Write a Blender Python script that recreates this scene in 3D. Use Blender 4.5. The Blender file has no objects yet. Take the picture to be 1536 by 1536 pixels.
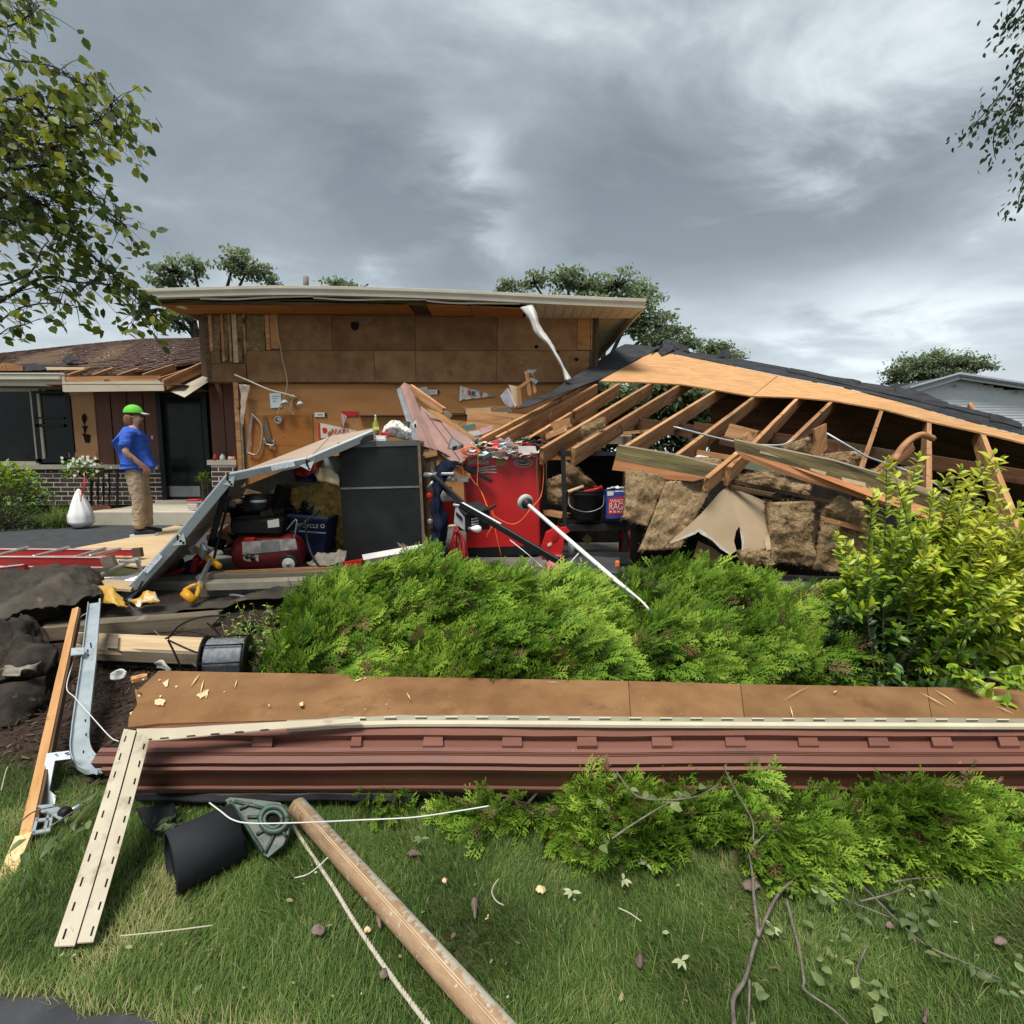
import bpy, bmesh, math, random
import numpy as np
from mathutils import Vector as V, Matrix as M, noise as NZ
sc = bpy.context.scene
random.seed(7); RNG = np.random.default_rng(7)
R = math.radians
# ------------------------------------------------------------------ camera
CAMZ = 1.5; PITCH = R(6.2)
cd = bpy.data.cameras.new('camera'); cam = bpy.data.objects.new('camera', cd); sc.collection.objects.link(cam)
cd.sensor_width = 36; cd.lens = 18.0; cd.clip_start = .05; cd.clip_end = 3000
cam.location = (0, 0, CAMZ); cam.rotation_euler = (math.pi/2 - PITCH, 0, 0)
sc.camera = cam
# ------------------------------------------------------------------ exposure
sc.view_settings.view_transform = 'Standard'; sc.view_settings.look = 'None'
sc.view_settings.exposure = 1.78; sc.view_settings.gamma = 1
sc.view_settings.use_curve_mapping = False
# ------------------------------------------------------------------ sun, high and soft behind thin cloud
SUN_EL, SUN_AZ = R(65), R(208)          # azimuth measured clockwise from +Y
sd = bpy.data.lights.new('sun', 'SUN'); so = bpy.data.objects.new('sun', sd); sc.collection.objects.link(so)
sd.energy = 1.5; sd.angle = R(26); sd.color = (1, .95, .87)
sdir = V((math.sin(SUN_AZ)*math.cos(SUN_EL), math.cos(SUN_AZ)*math.cos(SUN_EL), math.sin(SUN_EL)))
so.rotation_euler = sdir.to_track_quat('Z', 'Y').to_euler()
# ------------------------------------------------------------------ sky: Nishita with an overcast cloud deck
w = bpy.data.worlds.new('World'); sc.world = w; w.use_nodes = True
nt = w.node_tree; nt.nodes.clear()
def N(t, typ, **kw):
    n = t.nodes.new(typ)
    for k, v in kw.items():
        if k.startswith('i_'): n.inputs[int(k[2:])].default_value = v
        else: setattr(n, k, v)
    return n
def math_n(t, op, a, b=None, c=None):
    n = t.nodes.new('ShaderNodeMath'); n.operation = op
    for i, x in enumerate((a, b, c)):
        if x is None: continue
        if isinstance(x, (int, float)): n.inputs[i].default_value = x
        else: t.links.new(x, n.inputs[i])
    return n.outputs[0]
def ramp(t, fac, stops, interp='LINEAR'):
    n = t.nodes.new('ShaderNodeValToRGB'); n.color_ramp.interpolation = interp
    e = n.color_ramp.elements
    while len(e) > 1: e.remove(e[-1])
    e[0].position = stops[0][0]; e[0].color = (*stops[0][1], 1)
    for p, c in stops[1:]:
        q = e.new(p); q.color = (*c, 1)
    t.links.new(fac, n.inputs[0]); return n.outputs[0]
def mixc(t, fac, a, b, mode='MIX'):
    n = t.nodes.new('ShaderNodeMix'); n.data_type = 'RGBA'; n.blend_type = mode
    for sock, x in ((n.inputs[0], fac), (n.inputs[6], a), (n.inputs[7], b)):
        if isinstance(x, (int, float)): sock.default_value = x
        elif isinstance(x, tuple): sock.default_value = (*x[:3], 1)
        else: t.links.new(x, sock)
    return n.outputs[2]
tc = N(nt, 'ShaderNodeTexCoord'); sx = N(nt, 'ShaderNodeSeparateXYZ'); nt.links.new(tc.outputs['Generated'], sx.inputs[0])
zz = math_n(nt, 'MAXIMUM', sx.outputs[2], 0.0); den = math_n(nt, 'ADD', zz, .22)
cx = N(nt, 'ShaderNodeCombineXYZ')
nt.links.new(math_n(nt, 'DIVIDE', sx.outputs[0], den), cx.inputs[0]); nt.links.new(math_n(nt, 'DIVIDE', sx.outputs[1], den), cx.inputs[1])
mp = N(nt, 'ShaderNodeMapping'); nt.links.new(cx.outputs[0], mp.inputs[0])
mp.inputs['Location'].default_value = (.35, -.55, 3.1); mp.inputs['Rotation'].default_value = (0, 0, R(-38)); mp.inputs['Scale'].default_value = (.8, 1.15, 1)
n1 = N(nt, 'ShaderNodeTexNoise'); n1.inputs['Scale'].default_value = .8; n1.inputs['Detail'].default_value = 9; n1.inputs['Roughness'].default_value = .5; n1.inputs['Distortion'].default_value = .35
n2 = N(nt, 'ShaderNodeTexNoise'); n2.inputs['Scale'].default_value = 2.6; n2.inputs['Detail'].default_value = 8; n2.inputs['Roughness'].default_value = .55; n2.inputs['Distortion'].default_value = .5
nt.links.new(mp.outputs[0], n1.inputs['Vector']); nt.links.new(mp.outputs[0], n2.inputs['Vector'])
cv = math_n(nt, 'ADD', math_n(nt, 'MULTIPLY', n1.outputs[0], .58), math_n(nt, 'MULTIPLY', n2.outputs[0], .42))
wob = math_n(nt, 'MULTIPLY', math_n(nt, 'SUBTRACT', n2.outputs[0], .5), .55)
azn = math_n(nt, 'ADD', math_n(nt, 'ARCTAN2', sx.outputs[0], sx.outputs[1]), wob); eln = math_n(nt, 'ADD', sx.outputs[2], math_n(nt, 'MULTIPLY', wob, .5))
def cloud(az, el, wa, we, amp, acc):                 # one bank (amp < 0) or break (amp > 0) in the deck
    p = math_n(nt, 'POWER', math_n(nt, 'DIVIDE', math_n(nt, 'SUBTRACT', azn, az), wa), 2.0); q = math_n(nt, 'POWER', math_n(nt, 'DIVIDE', math_n(nt, 'SUBTRACT', eln, el), we), 2.0)
    return math_n(nt, 'ADD', acc, math_n(nt, 'MULTIPLY', math_n(nt, 'EXPONENT', math_n(nt, 'MULTIPLY', math_n(nt, 'ADD', p, q), -1.0)), amp))
cv = math_n(nt, 'ADD', math_n(nt, 'MULTIPLY', math_n(nt, 'SUBTRACT', cv, .5), .85), .462)
for bank in [(-.045, .47, .10, .075, .13), (.0, .37, .16, .05, .07), (-.42, .58, .45, .13, -.05), (.12, .66, .35, .10, -.05), (.50, .35, .34, .065, -.085), (-.85, .5, .22, .3, .035), (.66, .55, .20, .14, .035), (.62, .215, .34, .04, .05), (-.30, .36, .22, .06, -.03), (-.5, .22, .4, .06, .045)]: cv = cloud(*bank, cv)
cc = ramp(nt, cv, [(.37, (.53, .625, .68)), (.44, (.76, .88, .94)), (.50, (1.22, 1.37, 1.44)), (.555, (1.9, 2.07, 2.15)), (.63, (2.75, 2.92, 3.0))])
hz = ramp(nt, zz, [(0, (1, 1, 1)), (.12, (.7, .7, .7)), (.30, (.16, .16, .16)), (.5, (0, 0, 0))])
cc2 = mixc(nt, math_n(nt, 'MULTIPLY', hz, .62), cc, (2.55, 2.74, 2.84))
sk = N(nt, 'ShaderNodeTexSky', sky_type='NISHITA'); sk.sun_disc = False; sk.sun_elevation = SUN_EL; sk.sun_rotation = SUN_AZ
fin = mixc(nt, .95, sk.outputs[0], cc2)
bg = N(nt, 'ShaderNodeBackground'); bg.inputs[1].default_value = .114; nt.links.new(fin, bg.inputs[0])
wo = N(nt, 'ShaderNodeOutputWorld'); nt.links.new(bg.outputs[0], wo.inputs[0])

# ------------------------------------------------------------------ measuring helpers (photo coordinates -> place at a distance)
CP, SP = math.cos(PITCH), math.sin(PITCH)
CAM = V((0, 0, CAMZ))
def ray(u, v):
    a, b = (u-768)/768, (768-v)/768
    return V((a, CP + b*SP, -SP + b*CP))
def P(u, v, Y): d = ray(u, v); return CAM + d*(Y/d.y)
def PZ(u, v, z): d = ray(u, v); return CAM + d*((z-CAMZ)/d.z)
def PL(u, v, p0, n): d = ray(u, v); return CAM + d*((p0-CAM).dot(n)/d.dot(n))
def Yof(v, z): return PZ(768, v, z).y

# ------------------------------------------------------------------ object helpers
WM = {}
COL = sc.collection
def link(o, parent, mw):
    COL.objects.link(o)
    if parent is not None:
        o.parent = parent; o.matrix_basis = WM[parent.name].inverted() @ mw
    else: o.matrix_basis = mw
    WM[o.name] = mw.copy(); return o
def tag(o, label=None, cat=None, group=None, kind=None):
    if label: o['label'] = label
    if cat: o['category'] = cat
    if group: o['group'] = group
    if kind: o['kind'] = kind
    return o
def thing(name, label, cat, loc=(0, 0, 0), group=None, rot=None):
    o = bpy.data.objects.new(name, None); o.empty_display_size = .1
    mw = M.Translation(V(loc))
    if rot is not None: mw = mw @ rot.to_4x4()
    link(o, None, mw); return tag(o, label, cat, group)
def arr_mesh(name, v, f, m, smooth=False, tint=None):
    """v (n,3) array, f list of index tuples or (k,3)/(k,4) array"""
    me = bpy.data.meshes.new(name)
    if isinstance(f, np.ndarray):
        k = f.shape[1]; me.vertices.add(len(v)); me.vertices.foreach_set('co', np.asarray(v, np.float32).ravel())
        me.loops.add(f.size); me.loops.foreach_set('vertex_index', f.astype(np.int32).ravel())
        me.polygons.add(len(f)); me.polygons.foreach_set('loop_start', np.arange(0, f.size, k, dtype=np.int32))
        me.polygons.foreach_set('loop_total', np.full(len(f), k, np.int32)); me.update(calc_edges=True)
    else:
        me.from_pydata([tuple(x) for x in v], [], f); me.update()
    if tint is not None:
        at = me.attributes.new('tint', 'FLOAT', 'POINT'); at.data.foreach_set('value', np.asarray(tint, np.float32))
    ms = m if isinstance(m, (list, tuple)) else [m]
    for x in ms: me.materials.append(x)
    if smooth: me.polygons.foreach_set('use_smooth', np.ones(len(me.polygons), bool))
    return me
def put(name, me, parent=None, mw=None): return link(bpy.data.objects.new(name, me), parent, mw or M())
def mesh(name, v, f, m, parent=None, smooth=False, origin=None, mw=None, tint=None):
    """verts in world space (or in the frame mw); the origin is moved to their centre / the given point"""
    v = np.asarray([tuple(x) for x in v], float) if not isinstance(v, np.ndarray) else v
    if mw is None:
        o = np.array(origin if origin is not None else (v.min(0)+v.max(0))/2); v = v - o; mw = M.Translation(V(o))
    return put(name, arr_mesh(name, v, f, m, smooth, tint), parent, mw)
def bm_out(name, bm, m, parent=None, mw=None, smooth=False):
    bmesh.ops.recalc_face_normals(bm, faces=bm.faces)
    me = bpy.data.meshes.new(name); bm.to_mesh(me); bm.free()
    for x in (m if isinstance(m, (list, tuple)) else [m]): me.materials.append(x)
    if smooth: me.polygons.foreach_set('use_smooth', np.ones(len(me.polygons), bool))
    return put(name, me, parent, mw or M())
def frame(o, x, z):
    """matrix with origin o, X along x, Z near z"""
    x = V(x).normalized(); y = V(z).cross(x)
    if y.length < 1e-6: y = V((0, 1, 0)).cross(x)
    y.normalize(); z = x.cross(y)
    m = M((x, y, z)).transposed().to_4x4(); m.translation = V(o); return m
def box_bm(dx, dy, dz, bevel=.003, org=(0, 0, 0)):
    bm = bmesh.new(); bmesh.ops.create_cube(bm, size=1)
    for v in bm.verts: v.co = V((v.co.x*dx, v.co.y*dy, v.co.z*dz)) + V(org)
    if bevel: bmesh.ops.bevel(bm, geom=bm.edges[:], offset=min(bevel, .4*min(dx, dy, dz)), segments=1, affect='EDGES')
    return bm
def box(name, c, s, m, parent=None, bevel=.003, rz=0, ry=0, rx=0):
    from mathutils import Euler
    return bm_out(name, box_bm(*s, bevel), m, parent, M.Translation(V(c)) @ Euler((rx, ry, rz)).to_matrix().to_4x4())
def beam(name, a, b, w, h, m, parent=None, up=(0, 0, 1), bevel=.003, ragged=0):
    """a board from a to b: w across, h along 'up'"""
    a, b = V(a), V(b); L = (b-a).length
    bm = box_bm(L, w, h, 0 if ragged else bevel, (L/2, 0, 0))
    if ragged:
        bmesh.ops.subdivide_edges(bm, edges=[e for e in bm.edges if abs((e.verts[0].co-e.verts[1].co).x) > L*.5], cuts=max(3, min(14, int(L/.15))), use_grid_fill=True)
        ends = [e for e in bm.edges if abs(e.verts[0].co.x-e.verts[1].co.x) < 1e-5 and (e.verts[0].co.x > L-1e-4 or e.verts[0].co.x < 1e-4)]
        bmesh.ops.subdivide_edges(bm, edges=ends, cuts=3, use_grid_fill=True)
        for v in bm.verts:
            if v.co.x > L-1e-4 or v.co.x < 1e-4: v.co.x += random.uniform(-ragged, ragged*.4)*(1 if v.co.x > L/2 else -1)
            else: v.co.z += NZ.noise(v.co*4+a)*.004
    return bm_out(name, bm, m, parent, frame(a, b-a, up))
def poly(name, pts, t, m, parent=None, n=None, x=None):
    """a flat board with outline pts (world) and thickness t; its front face carries pts, n points out of the front"""
    pts = [V(p) for p in pts]
    nn = V((0, 0, 0))
    for i in range(len(pts)): nn += (pts[i]-pts[0]).cross(pts[(i+1) % len(pts)]-pts[0])
    nn.normalize()
    if n is not None and nn.dot(V(n)) < 0: nn = -nn; pts = pts[::-1]
    elif n is None and nn.dot(CAM-pts[0]) < 0: nn = -nn; pts = pts[::-1]
    fr = frame(pts[0], x or (pts[1]-pts[0]), nn); x0 = V(fr.col[0][:3])
    inv = fr.inverted(); q = [inv @ p for p in pts]; k = len(q)
    v = [(p.x, p.y, p.z) for p in q] + [(p.x, p.y, p.z-t) for p in q]
    f = [tuple(range(k)), tuple(range(2*k-1, k-1, -1))] + [(i, i+k, (i+1) % k+k, (i+1) % k) for i in range(k)]
    return put(name, arr_mesh(name, v, f, m), parent, fr)
def jag(a, b, n, amp, seed=0):
    """torn edge: n points strictly between a and b (photo coordinates), jittered"""
    r = random.Random(seed); out = []
    for i in range(1, n+1):
        t = i/(n+1); out.append((a[0]+(b[0]-a[0])*t+r.uniform(-amp, amp), a[1]+(b[1]-a[1])*t+r.uniform(-amp, amp)))
    return out
def catmull(pts, k=6):
    pts = [V(p) for p in pts]
    if len(pts) < 3: return pts
    q = [2*pts[0]-pts[1]] + pts + [2*pts[-1]-pts[-2]]; out = []
    for i in range(1, len(q)-2):
        for j in range(k):
            t = j/k; a, b, c, d = q[i-1:i+3]
            out.append(.5*((2*b)+(c-a)*t+(2*a-5*b+4*c-d)*t*t+(3*b-a-3*c+d)*t**3))
    return out+[pts[-1]]
def tube_arr(pts, r, n=6, taper=None, vs=None, fs=None):
    pts = [V(p) for p in pts]; vs = [] if vs is None else vs; fs = [] if fs is None else fs
    base = len(vs); prev = None
    for i, p in enumerate(pts):
        t = (pts[min(i+1, len(pts)-1)]-pts[max(i-1, 0)]).normalized()
        if prev is None: u = t.orthogonal().normalized()
        else:
            u = prev-t*prev.dot(t)
            u = u.normalized() if u.length > 1e-6 else t.orthogonal().normalized()
        prev = u; w_ = t.cross(u); rr = r if taper is None else r+(taper-r)*i/max(1, len(pts)-1)
        for k in range(n):
            a = 2*math.pi*k/n; vs.append(tuple(p+(u*math.cos(a)+w_*math.sin(a))*rr))
    for i in range(len(pts)-1):
        for k in range(n):
            a = base+i*n+k; b = base+i*n+(k+1) % n; fs.append((a, b, b+n, a+n))
    fs.append(tuple(base+k for k in range(n))[::-1]); e = base+(len(pts)-1)*n; fs.append(tuple(e+k for k in range(n)))
    return vs, fs
def tube(name, pts, r, m, parent=None, n=8, k=6, taper=None):
    v, f = tube_arr(catmull(pts, k) if k else pts, r, n, taper)
    return mesh(name, v, f, m, parent, smooth=True)
def lathe(name, prof, m, parent=None, mw=None, n=24, smooth=True, arc=2*math.pi):
    v = []; f = []; k = len(prof); full = abs(arc-2*math.pi) < 1e-6; nn = n if full else n+1
    for i in range(nn):
        a = arc*i/n
        for r, z in prof: v.append((r*math.cos(a), r*math.sin(a), z))
    for i in range(n):
        j = (i+1) % nn
        for t in range(k-1): f.append((i*k+t, j*k+t, j*k+t+1, i*k+t+1))
    bm = bmesh.new(); vv = [bm.verts.new(x) for x in v]
    for q in f:
        try: bm.faces.new([vv[i] for i in q])
        except ValueError: pass
    bmesh.ops.remove_doubles(bm, verts=bm.verts, dist=1e-5)
    return bm_out(name, bm, m, parent, mw, smooth)
def bil(c, s, t): return (V(c[0])*(1-s)+V(c[1])*s)*(1-t)+(V(c[3])*(1-s)+V(c[2])*s)*t
def net(name, rows, m, parent=None, nu=24, nv=12, amp=.0, sc_=4, t=.004, out=None, smooth=True, fine=0, seed=0, ragged=0):
    """a crumpled sheet through a net of control points rows[v][u]; thickness t"""
    g = [catmull(r, 8) if len(r) > 2 else [V(r[0]).lerp(V(r[1]), i/8) for i in range(9)] for r in rows]
    k = min(len(x) for x in g)
    def samp(l, s):
        s *= len(l)-1; i = min(int(s), len(l)-2); return l[i].lerp(l[i+1], s-i)
    pv = []
    for i in range(nu+1):
        col = [samp(r, i/nu) for r in g]; col = catmull(col, 6) if len(col) > 2 else [col[0].lerp(col[1], q/6) for q in range(7)]
        pv.append([samp(col, j/nv) for j in range(nv+1)])
    A = np.array([[tuple(p) for p in c] for c in pv])
    du = np.gradient(A, axis=0); dv = np.gradient(A, axis=1); nn = np.cross(du, dv); nn /= np.linalg.norm(nn, axis=2, keepdims=True)+1e-9
    ref = np.array(tuple(out)) if out is not None else np.array(tuple(CAM))-A.reshape(-1, 3).mean(0)
    if (nn.reshape(-1, 3).mean(0) @ ref) < 0: nn = -nn
    for i in range(nu+1):
        for j in range(nv+1):
            p = V(A[i, j])+V((seed*3.7, seed, 0)); d = amp*NZ.fractal(p*sc_, 1, 2.1, 4) + (fine*NZ.noise(p*45) if fine else 0)
            A[i, j] += nn[i, j]*d
            if ragged and (i in (0, nu) or j in (0, nv)):
                dd = du[i, j] if i in (0, nu) else dv[i, j]
                A[i, j] += dd*ragged*random.uniform(-.6, .6)
    B = A-nn*t; n = (nu+1)*(nv+1); v = np.vstack([A.reshape(-1, 3), B.reshape(-1, 3)]); f = []
    I = lambda i, j: i*(nv+1)+j
    for i in range(nu):
        for j in range(nv):
            q = (I(i, j), I(i+1, j), I(i+1, j+1), I(i, j+1)); f.append(q); f.append(tuple(x+n for x in q[::-1]))
    for i in range(nu):
        for j in (0, nv): a, b = I(i, j), I(i+1, j); f.append((a, b, b+n, a+n))
    for j in range(nv):
        for i in (0, nu): a, b = I(i, j), I(i, j+1); f.append((a, b, b+n, a+n))
    bm = bmesh.new(); o = v.mean(0); vv = [bm.verts.new(x-o) for x in v]
    for q in f: bm.faces.new([vv[i] for i in q])
    return bm_out(name, bm, m, parent, M.Translation(V(o)), smooth)
def text(name, s, size, mw, m, parent, ext=.0006, align='CENTER'):
    cu = bpy.data.curves.new(name, 'FONT'); cu.body = s; cu.size = size; cu.extrude = ext; cu.align_x = align; cu.align_y = 'CENTER'
    to = bpy.data.objects.new('t', cu); COL.objects.link(to)
    me = bpy.data.meshes.new_from_object(to.evaluated_get(bpy.context.evaluated_depsgraph_get()))
    bpy.data.objects.remove(to); bpy.data.curves.remove(cu)
    me.materials.clear(); me.materials.append(m); me.name = name
    return put(name, me, parent, mw)
def wallmat(p, face=(0, -1, 0), tilt=0):
    """frame for flat print on a surface facing 'face': X to the right as seen, Y up, Z out"""
    z = V(face).normalized(); x = V((0, 0, 1)).cross(z).normalized(); y = z.cross(x)
    m = M((x, y, z)).transposed().to_4x4() @ M.Rotation(tilt, 4, 'Z'); m.translation = V(p); return m
def inst(tv, tf, mats, locs, tint_t=None, tint_i=None):
    """copies of a template as one array mesh: tv (n,3), tf (m,3), mats (k,3,3), locs (k,3)"""
    tv = np.asarray(tv, float); tf = np.asarray(tf, int); k = len(locs); n = len(tv)
    v = np.einsum('kij,nj->kni', mats, tv)+locs[:, None, :]
    f = (tf[None]+(np.arange(k)*n)[:, None, None]).reshape(-1, tf.shape[1])
    t = None
    if tint_t is not None: t = np.clip(np.asarray(tint_t)[None]+(0 if tint_i is None else np.asarray(tint_i)[:, None]), 0, 1).ravel()
    elif tint_i is not None: t = np.repeat(np.asarray(tint_i), n)
    return v.reshape(-1, 3), f, t
def rotmats(fw, up, scale):
    """(k,3) forward (template +X) and up (template +Z) -> (k,3,3)"""
    fw = fw/np.linalg.norm(fw, axis=1, keepdims=True); y = np.cross(up, fw); y /= np.linalg.norm(y, axis=1, keepdims=True)+1e-9
    z = np.cross(fw, y); return np.stack([fw, y, z], 2)*np.asarray(scale)[:, None, None]

# ------------------------------------------------------------------ materials
def mat(name, c1, c2=None, scale=6, stretch=(1, 1, 1), rough=.7, bump=0, bscale=None, metal=0, spec=.4, detail=6, spots=None, lo=.35, hi=.68, rnd=.0, dist=0.0):
    """c1/c2 mottled by object-space noise; spots=(colour, scale, threshold, softness): patches of wear; rnd: value change from object to object"""
    m = bpy.data.materials.new(name); m.use_nodes = True; t = m.node_tree; b = t.nodes['Principled BSDF']
    b.inputs['Roughness'].default_value = rough; b.inputs['Metallic'].default_value = metal; b.inputs['Specular IOR Level'].default_value = spec
    co = t.nodes.new('ShaderNodeTexCoord'); oi = t.nodes.new('ShaderNodeObjectInfo')
    va = t.nodes.new('ShaderNodeVectorMath'); va.operation = 'ADD'; t.links.new(co.outputs['Object'], va.inputs[0])
    cm = t.nodes.new('ShaderNodeCombineXYZ')
    for i in range(3): t.links.new(math_n(t, 'MULTIPLY', oi.outputs['Random'], 37.0+11*i), cm.inputs[i])
    t.links.new(cm.outputs[0], va.inputs[1])
    mp = t.nodes.new('ShaderNodeMapping'); mp.inputs['Scale'].default_value = stretch; t.links.new(va.outputs[0], mp.inputs[0])
    def nz(s, d=detail, src=mp):
        n = t.nodes.new('ShaderNodeTexNoise'); n.inputs['Scale'].default_value = s; n.inputs['Detail'].default_value = d; n.inputs['Roughness'].default_value = .6
        n.inputs['Distortion'].default_value = dist; t.links.new(src.outputs[0], n.inputs['Vector']); return n.outputs[0]
    col = None
    if c2 is not None: col = ramp(t, nz(scale), [(lo, c1), (hi, c2)])
    if spots:
        for s in (spots if isinstance(spots, list) else [spots]):
            k = ramp(t, nz(s[1], 5, va if len(s) < 5 else mp), [(s[2], (0, 0, 0)), (min(1, s[2]+s[3]), (1, 1, 1))])
            col = mixc(t, k, col if col is not None else tuple(c1), tuple(s[0]))
    if rnd:
        hv = t.nodes.new('ShaderNodeHueSaturation')
        t.links.new(math_n(t, 'ADD', math_n(t, 'MULTIPLY', oi.outputs['Random'], 2*rnd), 1-rnd), hv.inputs['Value'])
        if col is None: hv.inputs['Color'].default_value = (*c1, 1)
        else: t.links.new(col, hv.inputs['Color'])
        col = hv.outputs[0]
    if col is None: b.inputs['Base Color'].default_value = (*c1, 1)
    else: t.links.new(col, b.inputs['Base Color'])
    if bump:
        bp = t.nodes.new('ShaderNodeBump'); bp.inputs['Strength'].default_value = min(1, bump); bp.inputs['Distance'].default_value = .01*max(1, bump)
        t.links.new(nz(bscale or scale*4, 4), bp.inputs['Height']); t.links.new(bp.outputs[0], b.inputs['Normal'])
    return m
def wood(name, c1, c2, rough=.75, rnd=.15, spots=None, st=1.0):
    return mat(name, c1, c2, scale=11*st, stretch=(.1, 1.3, 1.3), rough=rough, bump=.35, bscale=26, spots=spots, rnd=rnd, spec=.25, dist=.6)
def leafmat(name, stops, rough=.5, trans=.35, spec=.35):
    m = bpy.data.materials.new(name); m.use_nodes = True; t = m.node_tree; b = t.nodes['Principled BSDF']
    at = t.nodes.new('ShaderNodeAttribute'); at.attribute_name = 'tint'
    oi = t.nodes.new('ShaderNodeObjectInfo')
    c = ramp(t, at.outputs['Fac'], stops); t.links.new(c, b.inputs['Base Color'])
    b.inputs['Roughness'].default_value = rough; b.inputs['Specular IOR Level'].default_value = spec
    tr = t.nodes.new('ShaderNodeBsdfTranslucent'); t.links.new(c, tr.inputs[0])
    mx = t.nodes.new('ShaderNodeMixShader'); mx.inputs[0].default_value = trans
    t.links.new(b.outputs[0], mx.inputs[1]); t.links.new(tr.outputs[0], mx.inputs[2])
    t.links.new(mx.outputs[0], t.nodes['Material Output'].inputs[0]); return m
def flat(name, c, rough=.6, metal=0, spec=.4): return mat(name, c, rough=rough, metal=metal, spec=spec)

SHEATH = mat('brown_fibreboard', (.165, .085, .039), (.26, .145, .070), 3.4, rough=.95, bump=.3, bscale=70, spots=[((.30, .19, .09), 26, .69, .03), ((.105, .056, .028), 3, .60, .15)], rnd=.22, spec=.15)
SHEATH2 = mat('fallen_fibreboard', (.150, .076, .033), (.235, .128, .058), 3.5, rough=.95, bump=.35, bscale=90, spots=[((.52, .36, .18), 24, .70, .03), ((.105, .055, .026), 3.3, .60, .15), ((.19, .12, .07), 60, .62, .1)], rnd=.10, spec=.15)
DRYW = mat('tan_board', (.34, .16, .060), (.44, .225, .088), 2.4, stretch=(.4, 1, 1.6), rough=.95, bump=.15, bscale=60, spots=[((.19, .085, .03), 2.6, .60, .15), ((.42, .26, .12), 18, .72, .03)], rnd=.05, spec=.15)
DRYO = mat('orange_hardboard', (.27, .10, .025), (.35, .14, .038), 5, stretch=(.3, 1, 1.5), rough=.8, spec=.2, spots=((.16, .06, .02), 5, .66, .1))
LUM = wood('framing_lumber', (.25, .115, .046), (.50, .275, .13), spots=[((.09, .04, .018), 5, .60, .10), ((.62, .42, .22), 7, .66, .05)], rnd=.2)
LUML = wood('pale_lumber', (.40, .29, .165), (.54, .41, .255), spots=((.33, .22, .12), 3, .66, .15))
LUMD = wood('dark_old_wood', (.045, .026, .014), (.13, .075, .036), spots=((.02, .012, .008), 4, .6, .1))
LUMG = wood('weathered_grey_board', (.13, .105, .075), (.22, .18, .125), spots=((.07, .055, .04), 4, .58, .15))
PLY = mat('plywood', (.38, .19, .075), (.60, .36, .175), 15, stretch=(.30, 2.0, 1), rough=.85, bump=.25, spots=[((.20, .09, .035), 24, .68, .03, 1), ((.44, .23, .10), 2, .55, .2)], spec=.15, rnd=.06)
PLYL = mat('pale_plywood_sheet', (.46, .33, .18), (.56, .42, .25), 6, stretch=(.4, 1.6, 1), rough=.8, spots=((.42, .27, .12), 3, .66, .1))
FELT = mat('roofing_felt', (.020, .021, .024), (.045, .047, .052), 4, rough=.95, bump=.5, bscale=60, spots=((.11, .11, .11), 22, .68, .05), spec=.2)
TAR = mat('brown_tar_paper', (.034, .029, .024), (.085, .072, .058), 4, rough=.85, bump=.6, bscale=45, spots=[((.17, .13, .09), 5, .62, .10), ((.22, .2, .17), 30, .72, .03)], spec=.2)
BEIGE = mat('beige_vinyl', (.42, .37, .275), (.49, .435, .33), 5, rough=.5, spots=((.29, .24, .16), 7, .60, .12))
BEIGE2 = mat('cream_aluminium', (.50, .46, .37), (.58, .54, .44), 3, rough=.45, spots=((.30, .26, .19), 6, .66, .12))
MAUVE = mat('mauve_brown_paint', (.140, .056, .038), (.190, .080, .057), 6, stretch=(.15, 1, 1), rough=.62, bump=.2, bscale=60, spots=[((.26, .16, .13), 22, .71, .04), ((.11, .055, .044), 4, .6, .15)])
MAUVED = mat('dark_brown_gutter', (.050, .020, .012), (.070, .028, .017), 3, rough=.4, spots=((.16, .08, .055), 9, .72, .05))
SIDB = mat('brown_siding', (.105, .038, .023), (.135, .052, .032), 3, rough=.65, stretch=(2, 2, .3))
WHITEP = mat('white_paper', (.62, .62, .60), (.52, .52, .50), 8, rough=.7)
BLACK = mat('black_plastic', (.007, .007, .008), (.013, .013, .014), 6, rough=.5, spec=.22)
BLACKM = mat('black_metal', (.012, .012, .014), (.024, .024, .026), 5, rough=.5, spec=.25)
DARK = mat('dark_clutter', (.007, .0065, .006), (.018, .016, .014), 6, rough=.95, spec=.08)  # near-black, so the shade under the garage door sits in the colour
GALV = mat('galvanised_steel', (.36, .42, .45), (.50, .56, .59), 6, rough=.42, metal=.45, spots=[((.26, .30, .33), 9, .56, .2), ((.62, .66, .68), 18, .66, .05)], bump=.08)
DOORP = mat('blue_white_door_edge', (.42, .47, .49), (.50, .55, .57), 4, rough=.5, spots=[((.27, .28, .28), 11, .64, .08), ((.2, .2, .19), 40, .71, .03)])
GREYM = mat('grey_metal', (.20, .21, .22), (.30, .31, .32), 5, rough=.4, metal=.6)
RED = mat('red_enamel', (.40, .011, .012), (.48, .016, .016), 2, rough=.4, spots=((.22, .012, .012), 3, .62, .2))
REDD = mat('deep_red_paint', (.24, .012, .014), (.30, .018, .02), 4, rough=.35)
ORANGE = mat('orange_cord', (.75, .17, .055), rough=.5)
WIREW = mat('white_cable', (.62, .62, .58), rough=.5)
CONC = mat('old_concrete', (.25, .22, .17), (.36, .32, .25), 5, rough=.95, bump=.4, bscale=40, spots=((.13, .11, .085), 4, .60, .2))
CONCP = mat('porch_concrete', (.37, .34, .27), (.45, .42, .34), 3, rough=.95, bump=.2, bscale=50)
ASPH = mat('asphalt', (.030, .032, .037), (.052, .055, .062), 9, rough=.9, bump=.4, bscale=160, spots=((.085, .088, .095), 2.2, .6, .2))
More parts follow.
